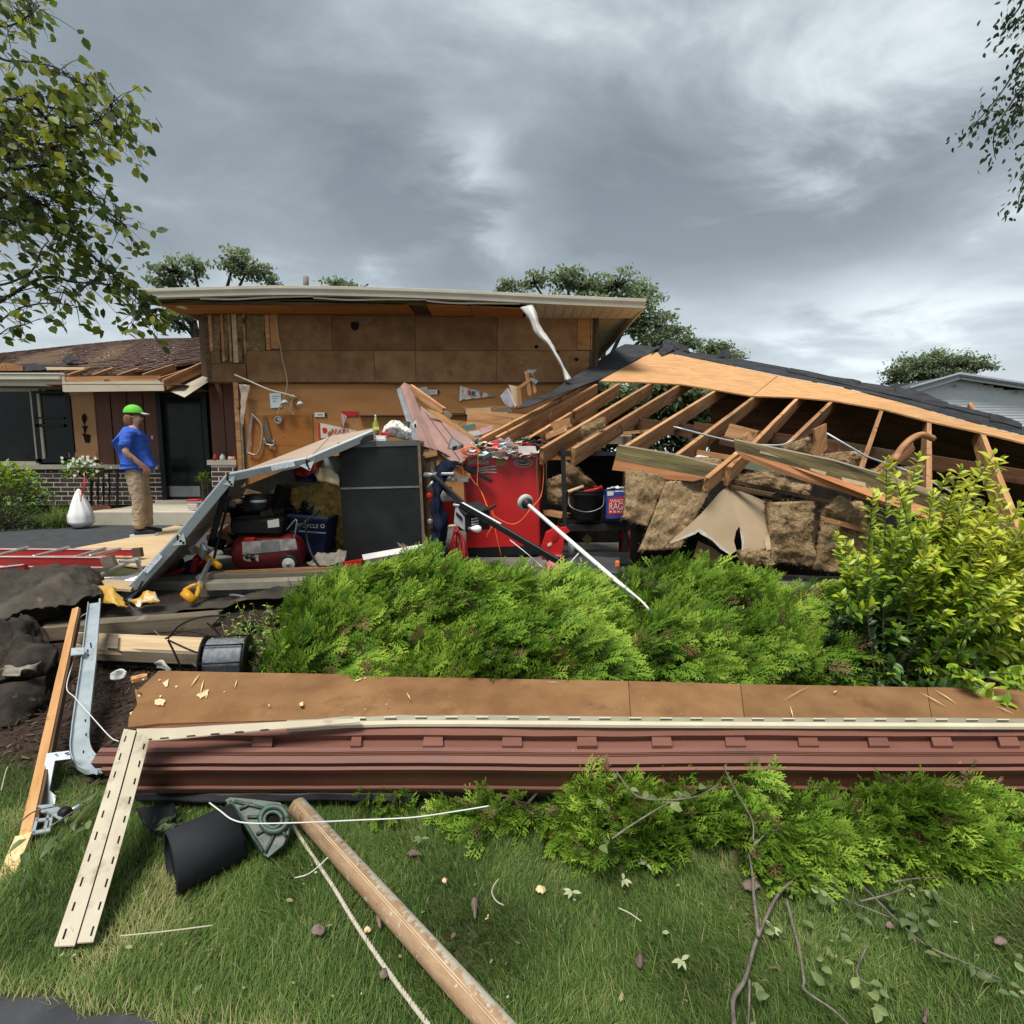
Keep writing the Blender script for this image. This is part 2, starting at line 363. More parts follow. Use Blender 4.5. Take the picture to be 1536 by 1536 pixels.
GLASSD = mat('dark_glass', (.004, .006, .006), (.011, .015, .013), 3.5, rough=.12, spec=.16)  # faint green mottle paints dim foliage reflections into the glass
INSB = mat('brown_insulation', (.31, .21, .115), (.54, .40, .235), 34, rough=1, bump=2.6, bscale=75, spec=.05, stretch=(1, 1, 1.5), spots=[((.11, .06, .028), 22, .60, .08), ((.27, .165, .078), 4, .5, .2)], rnd=.12)
INSY = mat('yellow_insulation', (.24, .16, .04), (.46, .33, .11), 22, rough=1, bump=2.4, bscale=60, spec=.05, spots=((.22, .14, .04), 7, .58, .15))
CARD = mat('grey_brown_drywall_paper', (.27, .205, .13), (.34, .265, .175), 2, rough=.95, spec=.1, spots=[((.20, .15, .09), 3, .6, .2), ((.42, .36, .27), 14, .70, .04)])
GYPS = mat('gypsum_core', (.27, .25, .21), (.40, .38, .33), 20, rough=1)
# ================================================================== THE SETTING
DZ = .36                                       # level of the drive and the garage floor
def gz(x, y):
    t = min(1, max(0, (y-2.9)/2.4)); return DZ*(t*t*(3-2*t)) if y < 60 else DZ
def sstruct(o): o['kind'] = 'structure'; return o
SOIL = mat('lawn_soil', (.030, .036, .012), (.060, .058, .022), 5, rough=1, spots=((.10, .085, .04), 2.5, .62, .12))
ys = [-8, -2, 0, .8, 1.2, 1.6, 2, 2.4] + [2.7+.1*i for i in range(28)] + [5.6, 6, 8, 12, 20, 40, 90, 250, 900]
xs = [-900, -200, -60, -20, -10, -6, -4, -3, -2, -1, 0, 1, 2, 3, 4, 6, 10, 20, 60, 200, 900]
gv = [(x, y, gz(x, y)) for y in ys for x in xs]; nx = len(xs)
gf = [(j*nx+i, j*nx+i+1, (j+1)*nx+i+1, (j+1)*nx+i) for j in range(len(ys)-1) for i in range(nx-1)]
sstruct(mesh('ground', gv, gf, SOIL, origin=(0, 0, 0)))
# asphalt drive beside the house
dp = [(-30, 5.35), (-3.4, 5.35), (-3.55, 5.9), (-4.6, 8.9), (-5.4, 9.0), (-6.0, 8.36), (-7.3, 8.25), (-9.0, 7.55), (-30, 7.3)]
sstruct(mesh('driveway', [(x, y, DZ+.012) for x, y in dp], [tuple(range(len(dp)))], ASPH))
# corner of asphalt at the near edge of the lawn
r_ = random.Random(3)
def edge_y(x): return 1.205-.15*(x+.92)+.012*math.sin(x*23)
ep = [(-.5, .9)] + [(-.5-i*.11, edge_y(-.5-i*.11)+r_.uniform(-.01, .01)) for i in range(26)] + [(-3.3, .9)]
sstruct(mesh('asphalt_path', [(x, y, .006) for x, y in ep], [tuple(range(len(ep)))], ASPH))
# mulch bed at the left
MUL = mat('mulch', (.022, .013, .009), (.05, .03, .02), 22, rough=1, bump=1.2, bscale=60)
mx_ = np.linspace(-3.9, 2.8, 28); my_ = np.linspace(0, 1, 14); mv = []
for x in mx_:
    y0 = 2.17+.08*math.sin(x*3.1)
    for t in my_: y = y0+(4.6-y0)*t; mv.append((x, y, gz(x, y)+.014))
mf = [(i*14+j, (i+1)*14+j, (i+1)*14+j+1, i*14+j+1) for i in range(27) for j in range(13)]
sstruct(mesh('mulch_bed', mv, mf, MUL, origin=(0, 3, 0)))
# shredded bark chips, uncountable
k = 5200; L = RNG.uniform(.015, .06, k); cxy = np.stack([RNG.uniform(-3.3, -.9, k), RNG.uniform(2.15, 3.6, k)], 1)
ok = (cxy[:, 1] > 2.17+.10*np.sin(cxy[:, 0]*5)); cxy = cxy[ok]; L = L[ok]; k = len(L)
tv = [(-.5, -.07, 0), (.5, -.1, .02), (.45, .08, 0), (-.5, .07, .03), (0, 0, .09)]; tf = [(0, 1, 4), (1, 2, 4), (2, 3, 4), (3, 0, 4)]
an = RNG.uniform(0, 6.28, k); fw = np.stack([np.cos(an), np.sin(an), RNG.uniform(-.35, .35, k)], 1)
up = np.stack([RNG.normal(0, .4, k), RNG.normal(0, .4, k), np.ones(k)], 1)
loc = np.stack([cxy[:, 0], cxy[:, 1], np.array([gz(a, b) for a, b in cxy])+RNG.uniform(.012, .045, k)], 1)
CHIP = leafmat('bark_chip', [(0, (.018, .011, .008)), (.7, (.075, .045, .03)), (1, (.20, .14, .10))], rough=.9, trans=0)
v, f, t = inst(tv, tf, rotmats(fw, up, L), loc, None, RNG.beta(1.3, 2.6, k))
o = mesh('bark_chips', v, f, CHIP, tint=t, origin=(-2, 2.7, 0)); tag(o, 'dark shredded bark chips covering the bed at left', 'mulch', kind='stuff')

# ================================================================== THE HOUSE
house = thing('house', 'storm-damaged split-level house with torn brown upper wall and shingled entry wing', 'house', P(600, 790, 9.05))
YW = 9.0
def rect(name, u0, v0, u1, v1, Y, t, m, parent=house, front=0, **kw):
    """an upright board facing the camera, outline in photo coordinates at distance Y; front = how far it stands proud"""
    c = [P(u0, v0, Y), P(u1, v0, Y), P(u1, v1, Y), P(u0, v1, Y)]
    a, b = c[0], c[2]; x0, x1 = a.x, P(u1, v0, Y).x; z1, z0 = a.z, P(u0, v1, Y).z
    return bm_out(name, box_bm(x1-x0, t, z1-z0, kw.get('bevel', .003)), m, parent, M.Translation(V(((x0+x1)/2, Y-front+t/2, (z0+z1)/2))))
SHT = mat('house_side_wall', (.12, .075, .045), (.15, .09, .055), 3, rough=.9)
# main block behind the wall faces
box('wall', ((-4.82+1.5)/2, YW+4.1, 1.62), (6.32, 7.9, 2.55), SHT, house); box('wall', ((-5.42+1.5)/2, YW+4.1, 3.46), (6.92, 7.9, 1.13), SHT, house)
rect('upper_wall', 305, 470, 897, 574, YW+.02, .14, SHT)
for (u0, v0, u1, v1, d) in [(418, 473, 497, 526, 0), (497.5, 474, 622, 526, 0), (622.5, 475, 746, 526, 0), (746.5, 475, 866, 526, 0), (313, 546, 369, 573, 0), (369.5, 526.5, 561, 573, 0), (561.5, 526.5, 623, 573, 0), (623.5, 526.5, 745, 573, 0), (745.5, 526.5, 884, 573, 0), (314, 526, 330, 545.5, 0), (368, 526.5, 369, 545, 0)]:
    rect('sheathing_panel', u0, v0, u1, v1, YW, .014, SHEATH, front=.012)
rect('tan_panel', 866.5, 477, 886, 525, YW, .014, DRYW, front=.013)
rect('corner_stud', 893, 476, 897, 573, YW, .05, LUMD, front=.03)
rect('corner_stud', 886.5, 476, 888.5, 525, YW, .05, LUM, front=.025)
rect('corner_stud', 889.5, 526, 892.5, 573, YW, .03, LUMD, front=.015)
# open stud bays with insulation at the upper left
for (u0, u1, v1, m) in [(313, 318, 527, LUM), (331, 335, 543, LUM), (342, 346, 543, LUM), (348, 355, 544, LUML), (364, 368, 532, LUM), (398, 404, 525, LUM), (404.5, 417, 523, DRYW)]:
    rect('stud', u0, 472, u1, v1, YW, .05, m, front=.03 if m is not DRYW else .012)
rect('corner_post', 306, 470, 312.5, 574, YW, .05, LUMD, front=.02)
INSD = mat('old_wall_insulation', (.13, .085, .035), (.27, .19, .085), 16, rough=1, bump=1.4, bscale=40, spots=((.05, .035, .018), 8, .55, .1))
for (u0, u1, v1) in [(318.5, 330.5, 526), (335.5, 341.5, 541), (355.5, 363.5, 545), (368.5, 397.5, 527)]:
    q = [P(u0, 472, YW-.01), P(u1, 472, YW-.01), P(u1, v1, YW-.01), P(u0, v1, YW-.01)]
    net('insulation', [[q[0], q[1]], [q[3], q[2]]], INSD, house, 10, 16, .03, 9, .03, fine=.012, ragged=.3)
tube('dangling_wire', [P(413, 474, YW-.06), P(417, 500, YW-.07), P(424, 540, YW-.08), P(431, 575, YW-.10), P(424, 600, YW-.08), P(417, 616, YW-.06)], .008, LUML, house, 5)
# holes and torn marks
for (u, v, r) in [(532, 489, 8), (805, 520, 4), (836, 528, 3.5), (865, 539, 4)]:
    pts = [P(u+r*math.cos(a)*random.uniform(.6, 1.2), v+r*.8*math.sin(a)*random.uniform(.6, 1.2), YW-.014) for a in np.linspace(0, 5.5, 8)]
    poly('torn_patch', pts, .006, DARK, house)
# tan lower wall (the old garage back wall)
rect('lower_wall', 355, 574.5, 897, 800, YW+.06, .12, DRYW, front=0)
rect('wall_board', 376, 622.5, 469, 669, YW+.06, .02, DRYO, front=.016); rect('wall_board', 376, 669.5, 469, 730, YW+.06, .02, DRYO, front=.016)
rect('ceiling_cleat', 352, 571, 897, 575.5, YW+.03, .05, LUMD, front=.03)
rect('corner_board', 351.5, 574, 358.5, 745, YW+.02, .05, LUM, front=.05)
rect('corner_board', 359, 622, 364, 748, YW+.02, .05, LUMG, front=.04)
net('plastic_vapour_sheet', [[P(358, 576, 8.93), P(375, 578, 8.92)], [P(361, 600, 8.9), P(370, 602, 8.9)], [P(361, 640, 8.92), P(364, 640, 8.92)]], mat('dusty_plastic', (.42, .33, .24), (.55, .45, .36), 9, rough=.3), house, 8, 14, .03, 8, .003)
rect('wall_shelf', 697, 611, 765, 618, YW+.06, .12, LUM, front=.2)
rect('wall_shelf', 540, 623, 612, 625, YW+.06, .12, LUMD, front=.12)
rect('wall_ledge', 640, 620, 850, 624, YW+.06, .12, LUMD, front=.1)
# eave: gutter, roof edge, soffit
gu = [(217, 447), (300, 444.5), (425, 442), (560, 444.5), (700, 449.5), (830, 456), (968, 462)]
YE = 8.25
gpts = [P(u, v, YE) for u, v in gu]
prof = [(0, 0), (-.005, .05), (-.035, .085), (-.04, .125), (-.03, .13), (-.028, .118), (.085, .118), (.09, 0)]      # (toward camera -, up)
gv = []; gf = []; kk = len(prof)
gl = catmull(gpts, 4)
for p in gl:
    for a, b in prof: gv.append((p.x, p.y+a, p.z+b))
for i in range(len(gl)-1):
    for j in range(kk): gf.append((i*kk+j, i*kk+(j+1) % kk, (i+1)*kk+(j+1) % kk, (i+1)*kk+j))
gf += [tuple(range(kk))[::-1], tuple((len(gl)-1)*kk+j for j in range(kk))]
mesh('gutter', gv, gf, BEIGE2, house)
SHING = mat('brown_shingles', (.07, .042, .034), (.13, .08, .064), 30, stretch=(1, 1, 1), rough=.95, bump=.3, bscale=90, rnd=.1)
SHINGU = mat('grey_brown_shingles', (.075, .06, .048), (.13, .105, .085), 30, rough=.95, bump=.3, bscale=90)
# low hip roof of the main block
e0 = gl[0]+V((.02, .06, .135)); e1 = gl[-1]+V((-.02, .06, .135))
RB = [(e0.x, 17.6, e0.z), (e1.x, 17.6, e1.z)]; ridge = [(e0.x+4.0, 12.9, e0.z+.62), (e1.x-3.4, 12.9, e1.z+.62)]
edge = [(p.x, p.y+.06, p.z+.135) for p in gl]
rv = edge+RB+ridge; n_ = len(edge); b0, b1, r0, r1 = n_, n_+1, n_+2, n_+3; mid = n_//2
rf = [tuple(range(0, n_))+(r1, r0), (b1, b0, r0, r1), (b0, 0, r0), (n_-1, b1, r1)]
roof = mesh('roof', rv, rf, SHINGU, house)
tube('vent_pipe', [P(459, 445, 12.0), P(459, 428, 12.0), P(459, 415, 12.0)], .06, mat('vent_pipe_grey', (.16, .14, .12)), house, 10, 0)
# shingle courses along the sagging edge of the roof
for k in range(7):
    z0 = .012+k*.024; y0 = .03+k*.19
    a = [V((p[0], p[1]+y0, p[2]+z0)) for p in edge[3+k//2:-1-k//2]]
    cv = [tuple(q) for q in a]+[(q.x, q.y+.22, q.z+.035) for q in a]+[(q.x, q.y, q.z-.012) for q in a]; m_ = len(a)
    mesh('shingle_course', cv, [(i, i+1, m_+i+1, m_+i) for i in range(m_-1)]+[(2*m_+i, 2*m_+i+1, i+1, i) for i in range(m_-1)], SHINGU, house)
SOFW = wood('soffit_plywood', (.30, .115, .03), (.42, .175, .05), spots=((.16, .06, .02), 3, .6, .15))
def strip(name, A, B, t, m, parent):            # a board between two edges given as point lists
    A = [V(p) for p in A]; B = [V(p) for p in B]; n = len(A); d = V((0, 0, -t))
    v = A+B+[p+d for p in A]+[p+d for p in B]; f = []
    for i in range(n-1): f += [(i, i+1, n+i+1, n+i), (2*n+i+1, 2*n+i, 3*n+i, 3*n+i+1), (i+1, i, 2*n+i, 2*n+i+1), (n+i, n+i+1, 3*n+i+1, 3*n+i)]
    f += [(0, n, 3*n, 2*n), (n-1, 3*n-1, 4*n-1, 2*n-1)]
    return mesh(name, v, f, m, parent)
def soff(u0, u1, va, vb, m, name='soffit_board', Y0=8.40, Y1=9.02):
    k = 6; us = [u0+(u1-u0)*i/k for i in range(k+1)]
    return strip(name, [P(u, va(u), Y0) for u in us], [P(768+(u-768)*Y0/Y1, vb(u), Y1) for u in us], .018, m, house)
gvv = lambda u: float(np.interp(u, [g[0] for g in gu], [g[1] for g in gu]))
soff(234, 420, lambda u: gvv(u)+7, lambda u: 470, SOFW); soff(421, 612, lambda u: gvv(u)+9, lambda u: 470.5, SOFW)
soff(640, 705, lambda u: gvv(u)+9, lambda u: 473, SOFW); soff(706, 785, lambda u: gvv(u)+8, lambda u: 475, SOFW)
soff(612.5, 639.5, lambda u: gvv(u)+4, lambda u: 470, LUMD)
rect('sub_fascia', 223, 449, 786, 457, 8.40, .03, LUMD); 
for (u0, u1, dv) in [(300, 470, 3.5), (470, 640, 4), (640, 780, 4)]:
    tube('torn_trim', [P(u0+(u1-u0)*s, gvv(u0+(u1-u0)*s)+dv+2*math.sin(s*5), 8.3) for s in (0, .3, .6, 1)], .014, BEIGE2, house, 5)
# vinyl soffit slats at the right end and along the left return
for i in range(12):
    u0 = 790+i*14.6; u1 = u0+13.9
    c = [P(u0, gvv(u0)+2, 8.32), P(min(u1, 966), gvv(u1)+2, 8.32), P(768+(min(u1, 966)-768)*8.32/9.02, 477.5, 9.0), P(768+(u0-768)*8.32/9.02, 477.5, 9.0)]
    poly('soffit_slat', c, .012, BEIGE2, house, n=(0, 0, -1))
for i in range(9):
    y0 = 9.03+i*.42; xe = gl[-1].x
    poly('soffit_slat', [(1.53, y0, 3.93), (xe, y0, 3.93), (xe, y0+.40, 3.93), (1.53, y0+.40, 3.93)], .012, BEIGE2, house, n=(0, 0, -1))
    xw = gl[0].x
    poly('soffit_slat', [(-5.44, y0-.6, 4.02), (xw+.05, y0-.6, 4.02), (xw+.05, y0-.2, 4.02), (-5.44, y0-.2, 4.02)], .012, SIDB if i % 2 else SOFW, house, n=(0, 0, -1))
box('rake_fascia', (gl[-1].x-.01, 10.7, gl[-1].z+.06), (.03, 4.7, .13), BEIGE2, house); box('rake_fascia', (gl[0].x+.03, 10.7, gl[0].z+.06), (.03, 4.7, .13), BEIGE2, house)
# strip of soffit metal hanging to the fallen roof
net('hanging_soffit_strip', [[P(780, 461, 8.2), P(797, 457, 8.15), P(803, 462, 8.2)], [P(794, 480, 8.1), P(803, 478, 8.0), P(808, 480, 8.1)], [P(803, 500, 8.0), P(809, 497, 7.95), P(815, 495, 8.0)], [P(823, 520, 7.9), P(826, 519, 7.85), P(830, 518, 7.9)], [P(842, 552, 7.75), P(845, 551, 7.7), P(847, 550, 7.75)], [P(847, 571, 7.65), P(852, 570, 7.6), P(857, 568, 7.65)]], mat('bare_soffit_metal', (.40, .39, .37), (.52, .51, .49), 4, rough=.4), house, 8, 40, .015, 6, .004)

# ------------------------------------------------------------------ entry wing
YB = 9.9
box('entry_wall', (-8.9, YB+2.1, 1.9), (7.0, 4.0, 2.7), SHT, house)
def brick_field(u0, u1, v0, v1, Y, count0=0):
    """running bond, each brick its own object; mortar behind"""
    x0, x1 = P(u0, 700, Y).x, P(u1, 700, Y).x; z1, z0 = P(400, v0, Y).z, P(400, v1, Y).z
    bm_out('mortar', box_bm(x1-x0, .05, z1-z0, 0), MORT, house, M.Translation(V(((x0+x1)/2, Y+.0125, (z0+z1)/2))))
    row = 0; z = z0+.008
    while z+.07 < z1+.012:
        x = x0-(.13 if row % 2 else 0)
        while x < x1-.02:
            a, b = max(x+.008, x0), min(x+.252, x1)
            if b-a > .03:
                full = b-a > .243
                me = BRK if full else None
                mw = M.Translation(V(((a+b)/2, Y-.001-random.uniform(0, .004), z+.034)))
                if full: put('brick', me, house, mw)
                else: bm_out('brick', box_bm(b-a, .03, .068, .004), BRICKM, house, mw)
            x += .26
        z += .086; row += 1
MORT = mat('mortar', (.50, .47, .41), (.60, .57, .50), 20, rough=1)
BRICKM = mat('dark_brown_brick', (.035, .024, .020), (.085, .055, .042), 9, rough=.9, bump=.4, bscale=60, rnd=.35)
bm = box_bm(.244, .03, .068, .004); BRK = bpy.data.meshes.new('brick'); bm.to_mesh(BRK); bm.free(); BRK.materials.append(BRICKM)
brick_field(38, 243, 704.5, 757, YB-.06)
rect('sill_ledge', 0, 697, 240, 704, YB-.06, .10, CONCP, front=.07)
# siding, shutter, window
for i in range(4): rect('siding_board', 142+i*24.5, 583, 142+i*24.5+22.6, 697, YB, .03, SIDB, front=.03)
rect('siding_board', 312.5, 562, 333, 760, 9.62, .03, SIDB, front=.02); rect('siding_board', 334, 562, 352, 760, 9.62, .03, SIDB, front=.02)
rect('siding_board', 312.5, 560, 352.5, 762, 9.66, .05, SIDB, front=.01)
win = rect('window', -60, 588, 50, 692, YB, .02, GLASSD, front=.02)
for (a, b, c, d) in [(-60, 583, 62, 588), (-60, 692, 62, 697), (48, 588, 62, 692)]: rect('frame', a, b, c, d, YB, .06, BEIGE, parent=win, front=.06)
sw = rect('window', 55, 588, 106, 694, YB, .02, GLASSD, front=.03)
FR = flat('black_window_frame', (.009, .011, .014), .5, spec=.25)
for (a, b, c, d) in [(51, 587, 58, 694), (100, 587, 108, 694), (58, 587, 100, 591), (58, 688, 100, 694), (58, 636, 100, 641), (58, 626, 100, 628.5)]: rect('sash', a, b, c, d, YB, .05, FR, parent=sw, front=.07)
SHUT = mat('tan_painted_shutter', (.40, .20, .085), (.47, .245, .11), 3, rough=.7)
sh = rect('shutter', 108, 580, 142, 690, YB, .03, SHUT, front=.05)
rect('batten', 107, 583, 143, 594, YB, .015, SHUT, parent=sh, front=.066); rect('batten', 107, 679, 149, 686, YB, .015, SHUT, parent=sh, front=.066)
def flat_poly(name, pts, Y, t, m, parent): return poly(name, [P(u, v, Y) for u, v in pts], t, m, parent)
flat_poly('flower_cutout', [(123, 623), (126, 620), (129, 623), (130, 628), (128, 633), (127, 636), (127, 640), (131, 638), (129, 644), (127.6, 650), (126, 650), (125.5, 644), (122, 638), (126, 640), (125.5, 636), (124, 632), (122.5, 628)], YB-.068, .004, DARK, sh)
flat_poly('flowerpot_cutout', [(123, 650), (135, 652), (134, 664), (128, 664), (125, 655)], YB-.068, .004, DARK, sh)
rect('trim_board', 62, 580, 68, 588, YB, .03, BEIGE, front=.02); rect('header_trim', -60, 579, 109, 585, YB, .05, LUMG, front=.05)
# door
door = rect('door', 243, 588, 309, 757, YB-.02, .04, flat('near_black_door', (.008, .009, .011), .5, spec=.2))
rect('glass', 250, 596, 300, 726, YB-.02, .01, GLASSD, parent=door, front=.006); rect('kick_plate', 252, 729, 300, 745, YB-.02, .01, GREYM, parent=door, front=.008)
for (a, b, c, d) in [(236, 582, 243, 760), (305, 582, 312, 760)]: rect('door_jamb', a, b, c, d, YB-.02, .12, FR, front=.09)
rect('door_sill', 240, 750, 312, 757, YB-.1, .25, CONCP, front=.15)
rect('handle', 246, 660, 248, 672, YB-.02, .02, GREYM, parent=door, front=.03)
rect('doorbell', 227.5, 653, 230, 659, YB-.03, .02, WHITEP, front=.02)
# porch step
px0, px1 = P(135, 780, 8.35).x, P(330, 780, 8.35).x
box('porch_step', ((px0+px1)/2, 9.2, (.36+.6)/2), (px1-px0, 1.7, .25), CONCP, house, .02)
# entry wing roof
S1 = [P(-120, 543, 12.6), P(0, 530, 12.6), P(120, 517, 12.6), P(215, 508, 12.6), P(312, 507, 12.6)]
S0 = [P(-120, 565, 9.2), P(0, 562, 9.2), P(100, 562, 9.2), P(170, 562, 9.25), P(260, 550, 9.7), P(314, 541, 9.75)]
S0 = S0[:4]+[S0[5]]
strip('entry_roof_deck', S0, [p for p in S1], .02, LUMD, house)
sv = []; sf = []; rr = random.Random(5)
def s_at(s, t):
    def at(L): s_ = s*(len(L)-1); i = min(int(s_), len(L)-2); return L[i].lerp(L[i+1], s_-i)
    return at(S0).lerp(at(S1), t)
for r in range(26):
    t0, t1 = r/26, (r+1.25)/26; ns = 46
    for c in range(ns):
        a = (c+(.5 if r % 2 else 0)+rr.uniform(-.1, .1))/ns; b = a+.94/ns
        if b > 1 or a < 0: continue
        if r < 5 and rr.random() < .12: continue
        lift = rr.uniform(.004, .014); q = [s_at(a, t0), s_at(b, t0), s_at(b, t1), s_at(a, t1)]
        o_ = len(sv); up_ = V((0, -.3, .95))
        for i, p in enumerate(q): sv.append(tuple(p+up_*(.012+lift if i < 2 else .004)))
        for i in (0, 1): sv.append(tuple(q[i]+up_*.001))
        sf += [(o_, o_+1, o_+2, o_+3), (o_+4, o_+5, o_+1, o_)]
sh_o = mesh('shingles', sv, sf, SHING, house); sh_o['kind'] = 'stuff'
NAILS = leafmat('pale_fragments', [(0, (.35, .2, .13)), (1, (.62, .5, .4))], trans=0, rough=.9)
kq = 420; ss = RNG.uniform(.45, .97, kq); tt = RNG.uniform(.05, .75, kq); lc = np.array([tuple(s_at(a, b)+V((0, -.01, .032))) for a, b in zip(ss, tt)])
v, f, t = inst([(-.5, -.3, 0), (.5, -.2, 0), (.4, .3, .05), (-.4, .35, 0)], [(0, 1, 2, 3)], rotmats(RNG.normal(0, 1, (kq, 3))*[1, 1, .1], np.tile([0, -.3, 1.], (kq, 1)), RNG.uniform(.012, .05, kq)), lc, None, RNG.uniform(0, 1, kq))
mesh('wood_fragments', v, f, NAILS, house, tint=t)['kind'] = 'stuff'
net('curled_shingle', [[P(92, 541, 9.9), P(104, 531, 9.8), P(112, 537, 9.9)], [P(100, 546, 9.5), P(112, 541, 9.5), P(132, 545, 9.5)]], FELT, house, 10, 6, .02, 6, .008)
net('torn_felt', [[P(-20, 549, 9.6), P(40, 546, 9.6), P(100, 546, 9.6), P(180, 539, 9.75)], [P(-20, 556, 9.3), P(40, 556, 9.3), P(100, 549, 9.4), P(170, 541, 9.7)]], FELT, house, 20, 4, .03, 5, .006)
# gutter of the wing, torn awning with its rafter tails, hanging soffit
beam('gutter', P(-60, 566, 9.05), P(95, 565.5, 9.05), .12, .12, BEIGE2, house, bevel=.02); beam('gutter_lip', P(-60, 560, 8.98), P(96, 560.5, 8.98), .02, .02, BEIGE2, house)
beam('fascia', P(-60, 574, 9.1), P(95, 575, 9.1), .02, .1, BEIGE2, house)
flat_poly('awning_fascia', [(93, 567), (96, 573), (245, 571), (246, 586), (96, 588), (94, 587)], 8.85, .03, BEIGE, house)
rect('awning_end', 92.5, 565, 96.5, 587, 8.86, .3, BEIGE, front=0)
beam('sub_fascia', P(98, 569.5, 8.9), P(242, 567.5, 8.9), .04, .09, LUM, house, ragged=.01)
for (u0, v0, u1, v1) in [(103, 567, 135, 556), (140, 567, 171, 556), (178, 567, 208, 557), (216, 566, 262, 551)]:
    beam('rafter_tail', P(u0, v0, 8.95), P(u1, v1, 9.5), .045, .12, LUM, house)
beam('broken_rafter', P(247, 577, 8.8), P(310, 548, 9.6), .05, .16, LUM, house, ragged=.02); beam('broken_rafter', P(240, 572, 8.85), P(300, 552, 9.5), .05, .12, LUM, house)
beam('edge_board', P(70, 553, 9.3), P(128, 553, 9.3), .03, .05, LUML, house, ragged=.02)
poly('rafter_tail', [P(-10, 549, 9.2), P(8, 544, 9.2), P(34, 549, 9.2), P(34, 556, 9.2), P(-10, 556, 9.2)], .05, LUM, house)
sl = [V(p) for p in (P(256, 587, 8.9), P(277, 596, 8.7), P(322, 566, 9.3), P(308, 562, 9.5))]
for i in range(4):
    a, b = i/4, (i+.94)/4; poly('hanging_soffit_slat', [bil(sl, 0, 0).lerp(sl[1], a), sl[0].lerp(sl[1], b), sl[3].lerp(sl[2], b), sl[3].lerp(sl[2], a)], .008, BEIGE, house)
box('awning_ceiling', (P(200, 580, 9.3).x, 9.4, P(200, 582, 9.3).z), (2.3, 1.1, .02), SIDB, house)
box('porch_ceiling', (P(250, 575, 9.7).x, 9.75, 2.82), (1.9, .5, .02), DARK, house)

# ================================================================== BRICK PILLAR right of the door
pil = thing('brick_pillar', 'low dark brick pillar with a stone cap right of the front door', 'pillar', P(335, 760, 9.3))
house_keep = house; house = pil
brick_field(317, 354, 698, 757, 9.3)
rect('stone_cap', 312, 690, 356, 697.5, 9.3, .25, CONCP, parent=pil, front=.04)
house = house_keep

# ================================================================== NEIGHBOUR'S HOUSE
nb = thing('neighbour_house', 'white clapboard neighbour house with grey gable roof at far right', 'house', P(1480, 690, 24))
YN = 24.
WHS = mat('white_clapboard', (.56, .59, .61), (.63, .66, .68), 4, rough=.6, spots=((.30, .33, .36), 14, .70, .04), rnd=.06)
gp = [(1372, 586), (1440, 566), (1560, 600), (1720, 640)]
x0 = P(1374, 600, YN).x; x1 = P(1700, 600, YN).x; zp = P(1440, 566, YN).z; ze = P(1374, 584, YN).z; xp = P(1440, 566, YN).x
box('wall', ((x0+x1)/2, YN+4.2, (0+ze)/2), (x1-x0, 8, ze), WHS, nb)
z = .4; row = 0
while z < zp-.05:
    def roofz(x): return zp-(zp-ze)*(xp-x)/(xp-x0) if x < xp else zp-(x-xp)*.26
    lx = x0 if z < ze else x0+(z-ze)/(zp-ze)*(xp-x0); rx = min(x1, xp+(zp-z)/.26)
    if rx-lx > .3:
        bm = bmesh.new(); h = .13
        for (y, zz_) in ((-.012, 0), (0, h)): pass
        vv = [bm.verts.new(p) for p in ((lx, YN+.168, z), (rx, YN+.168, z), (rx, YN+.195, z+h), (lx, YN+.195, z+h), (lx, YN+.205, z), (rx, YN+.205, z))]
        bm.faces.new(vv[:4]); bm.faces.new((vv[0], vv[4], vv[5], vv[1]))
        o_ = M.Translation(V(((lx+rx)/2, YN+.17, z)))
        for v_ in bm.verts: v_.co -= o_.translation
        bm_out('siding_board', bm, WHS, nb, o_)
    z += .125; row += 1
RK = mat('grey_rake_board', (.36, .40, .44), (.42, .46, .50), 4, rough=.5)
poly('gable_wall', [(x0, YN+.25, ze-.2), (xp, YN+.25, zp), (x1, YN+.25, zp-(x1-xp)*.26), (x1, YN+.25, ze-.2)] if zp-(x1-xp)*.26 > ze-.2 else [(x0, YN+.25, ze-.2), (xp, YN+.25, zp), (xp+(zp-ze+.2)/.26, YN+.25, ze-.2)], .1, WHS, nb)
beam('rake_board', P(1366, 585, YN-.3), P(1440.5, 563.5, YN-.3), .06, .3, RK, nb); beam('rake_board', P(1439.5, 563.5, YN-.3), P(1700, 603, YN-.3), .06, .3, RK, nb)
NR = mat('dark_grey_shingles', (.05, .055, .06), (.085, .09, .095), 12, rough=.95)
a0, a1, a2 = P(1362, 583, YN-.4), P(1440, 561, YN-.4), P(1700, 600, YN-.4); bk = V((0, 9, 0))
poly('roof', [a0, a1, a1+bk, a0+bk], .1, NR, nb, n=(0, 0, 1)); poly('roof', [a1, a2, a2+bk, a1+bk], .1, NR, nb, n=(0, 0, 1))
for (u, v) in [(1436, 578), (1527, 588)]:
    lamp = put('flood_light', arr_mesh('flood_light', [(-.1, -.05, -.05), (.1, -.05, -.05), (.1, -.05, .05), (-.1, -.05, .05), (-.06, .08, -.03), (.06, .08, -.03), (.06, .08, .03), (-.06, .08, .03)], [(0, 1, 2, 3), (7, 6, 5, 4), (0, 4, 5, 1), (1, 5, 6, 2), (2, 6, 7, 3), (3, 7, 4, 0)], GREYM), nb, M.Translation(P(u, v, YN)))
a = P(1335, 579, 27); poly('roof', [P(1325, 586, 26), P(1340, 576, 26), P(1400, 572, 26), P(1400, 592, 26)], .2, NR, nb)
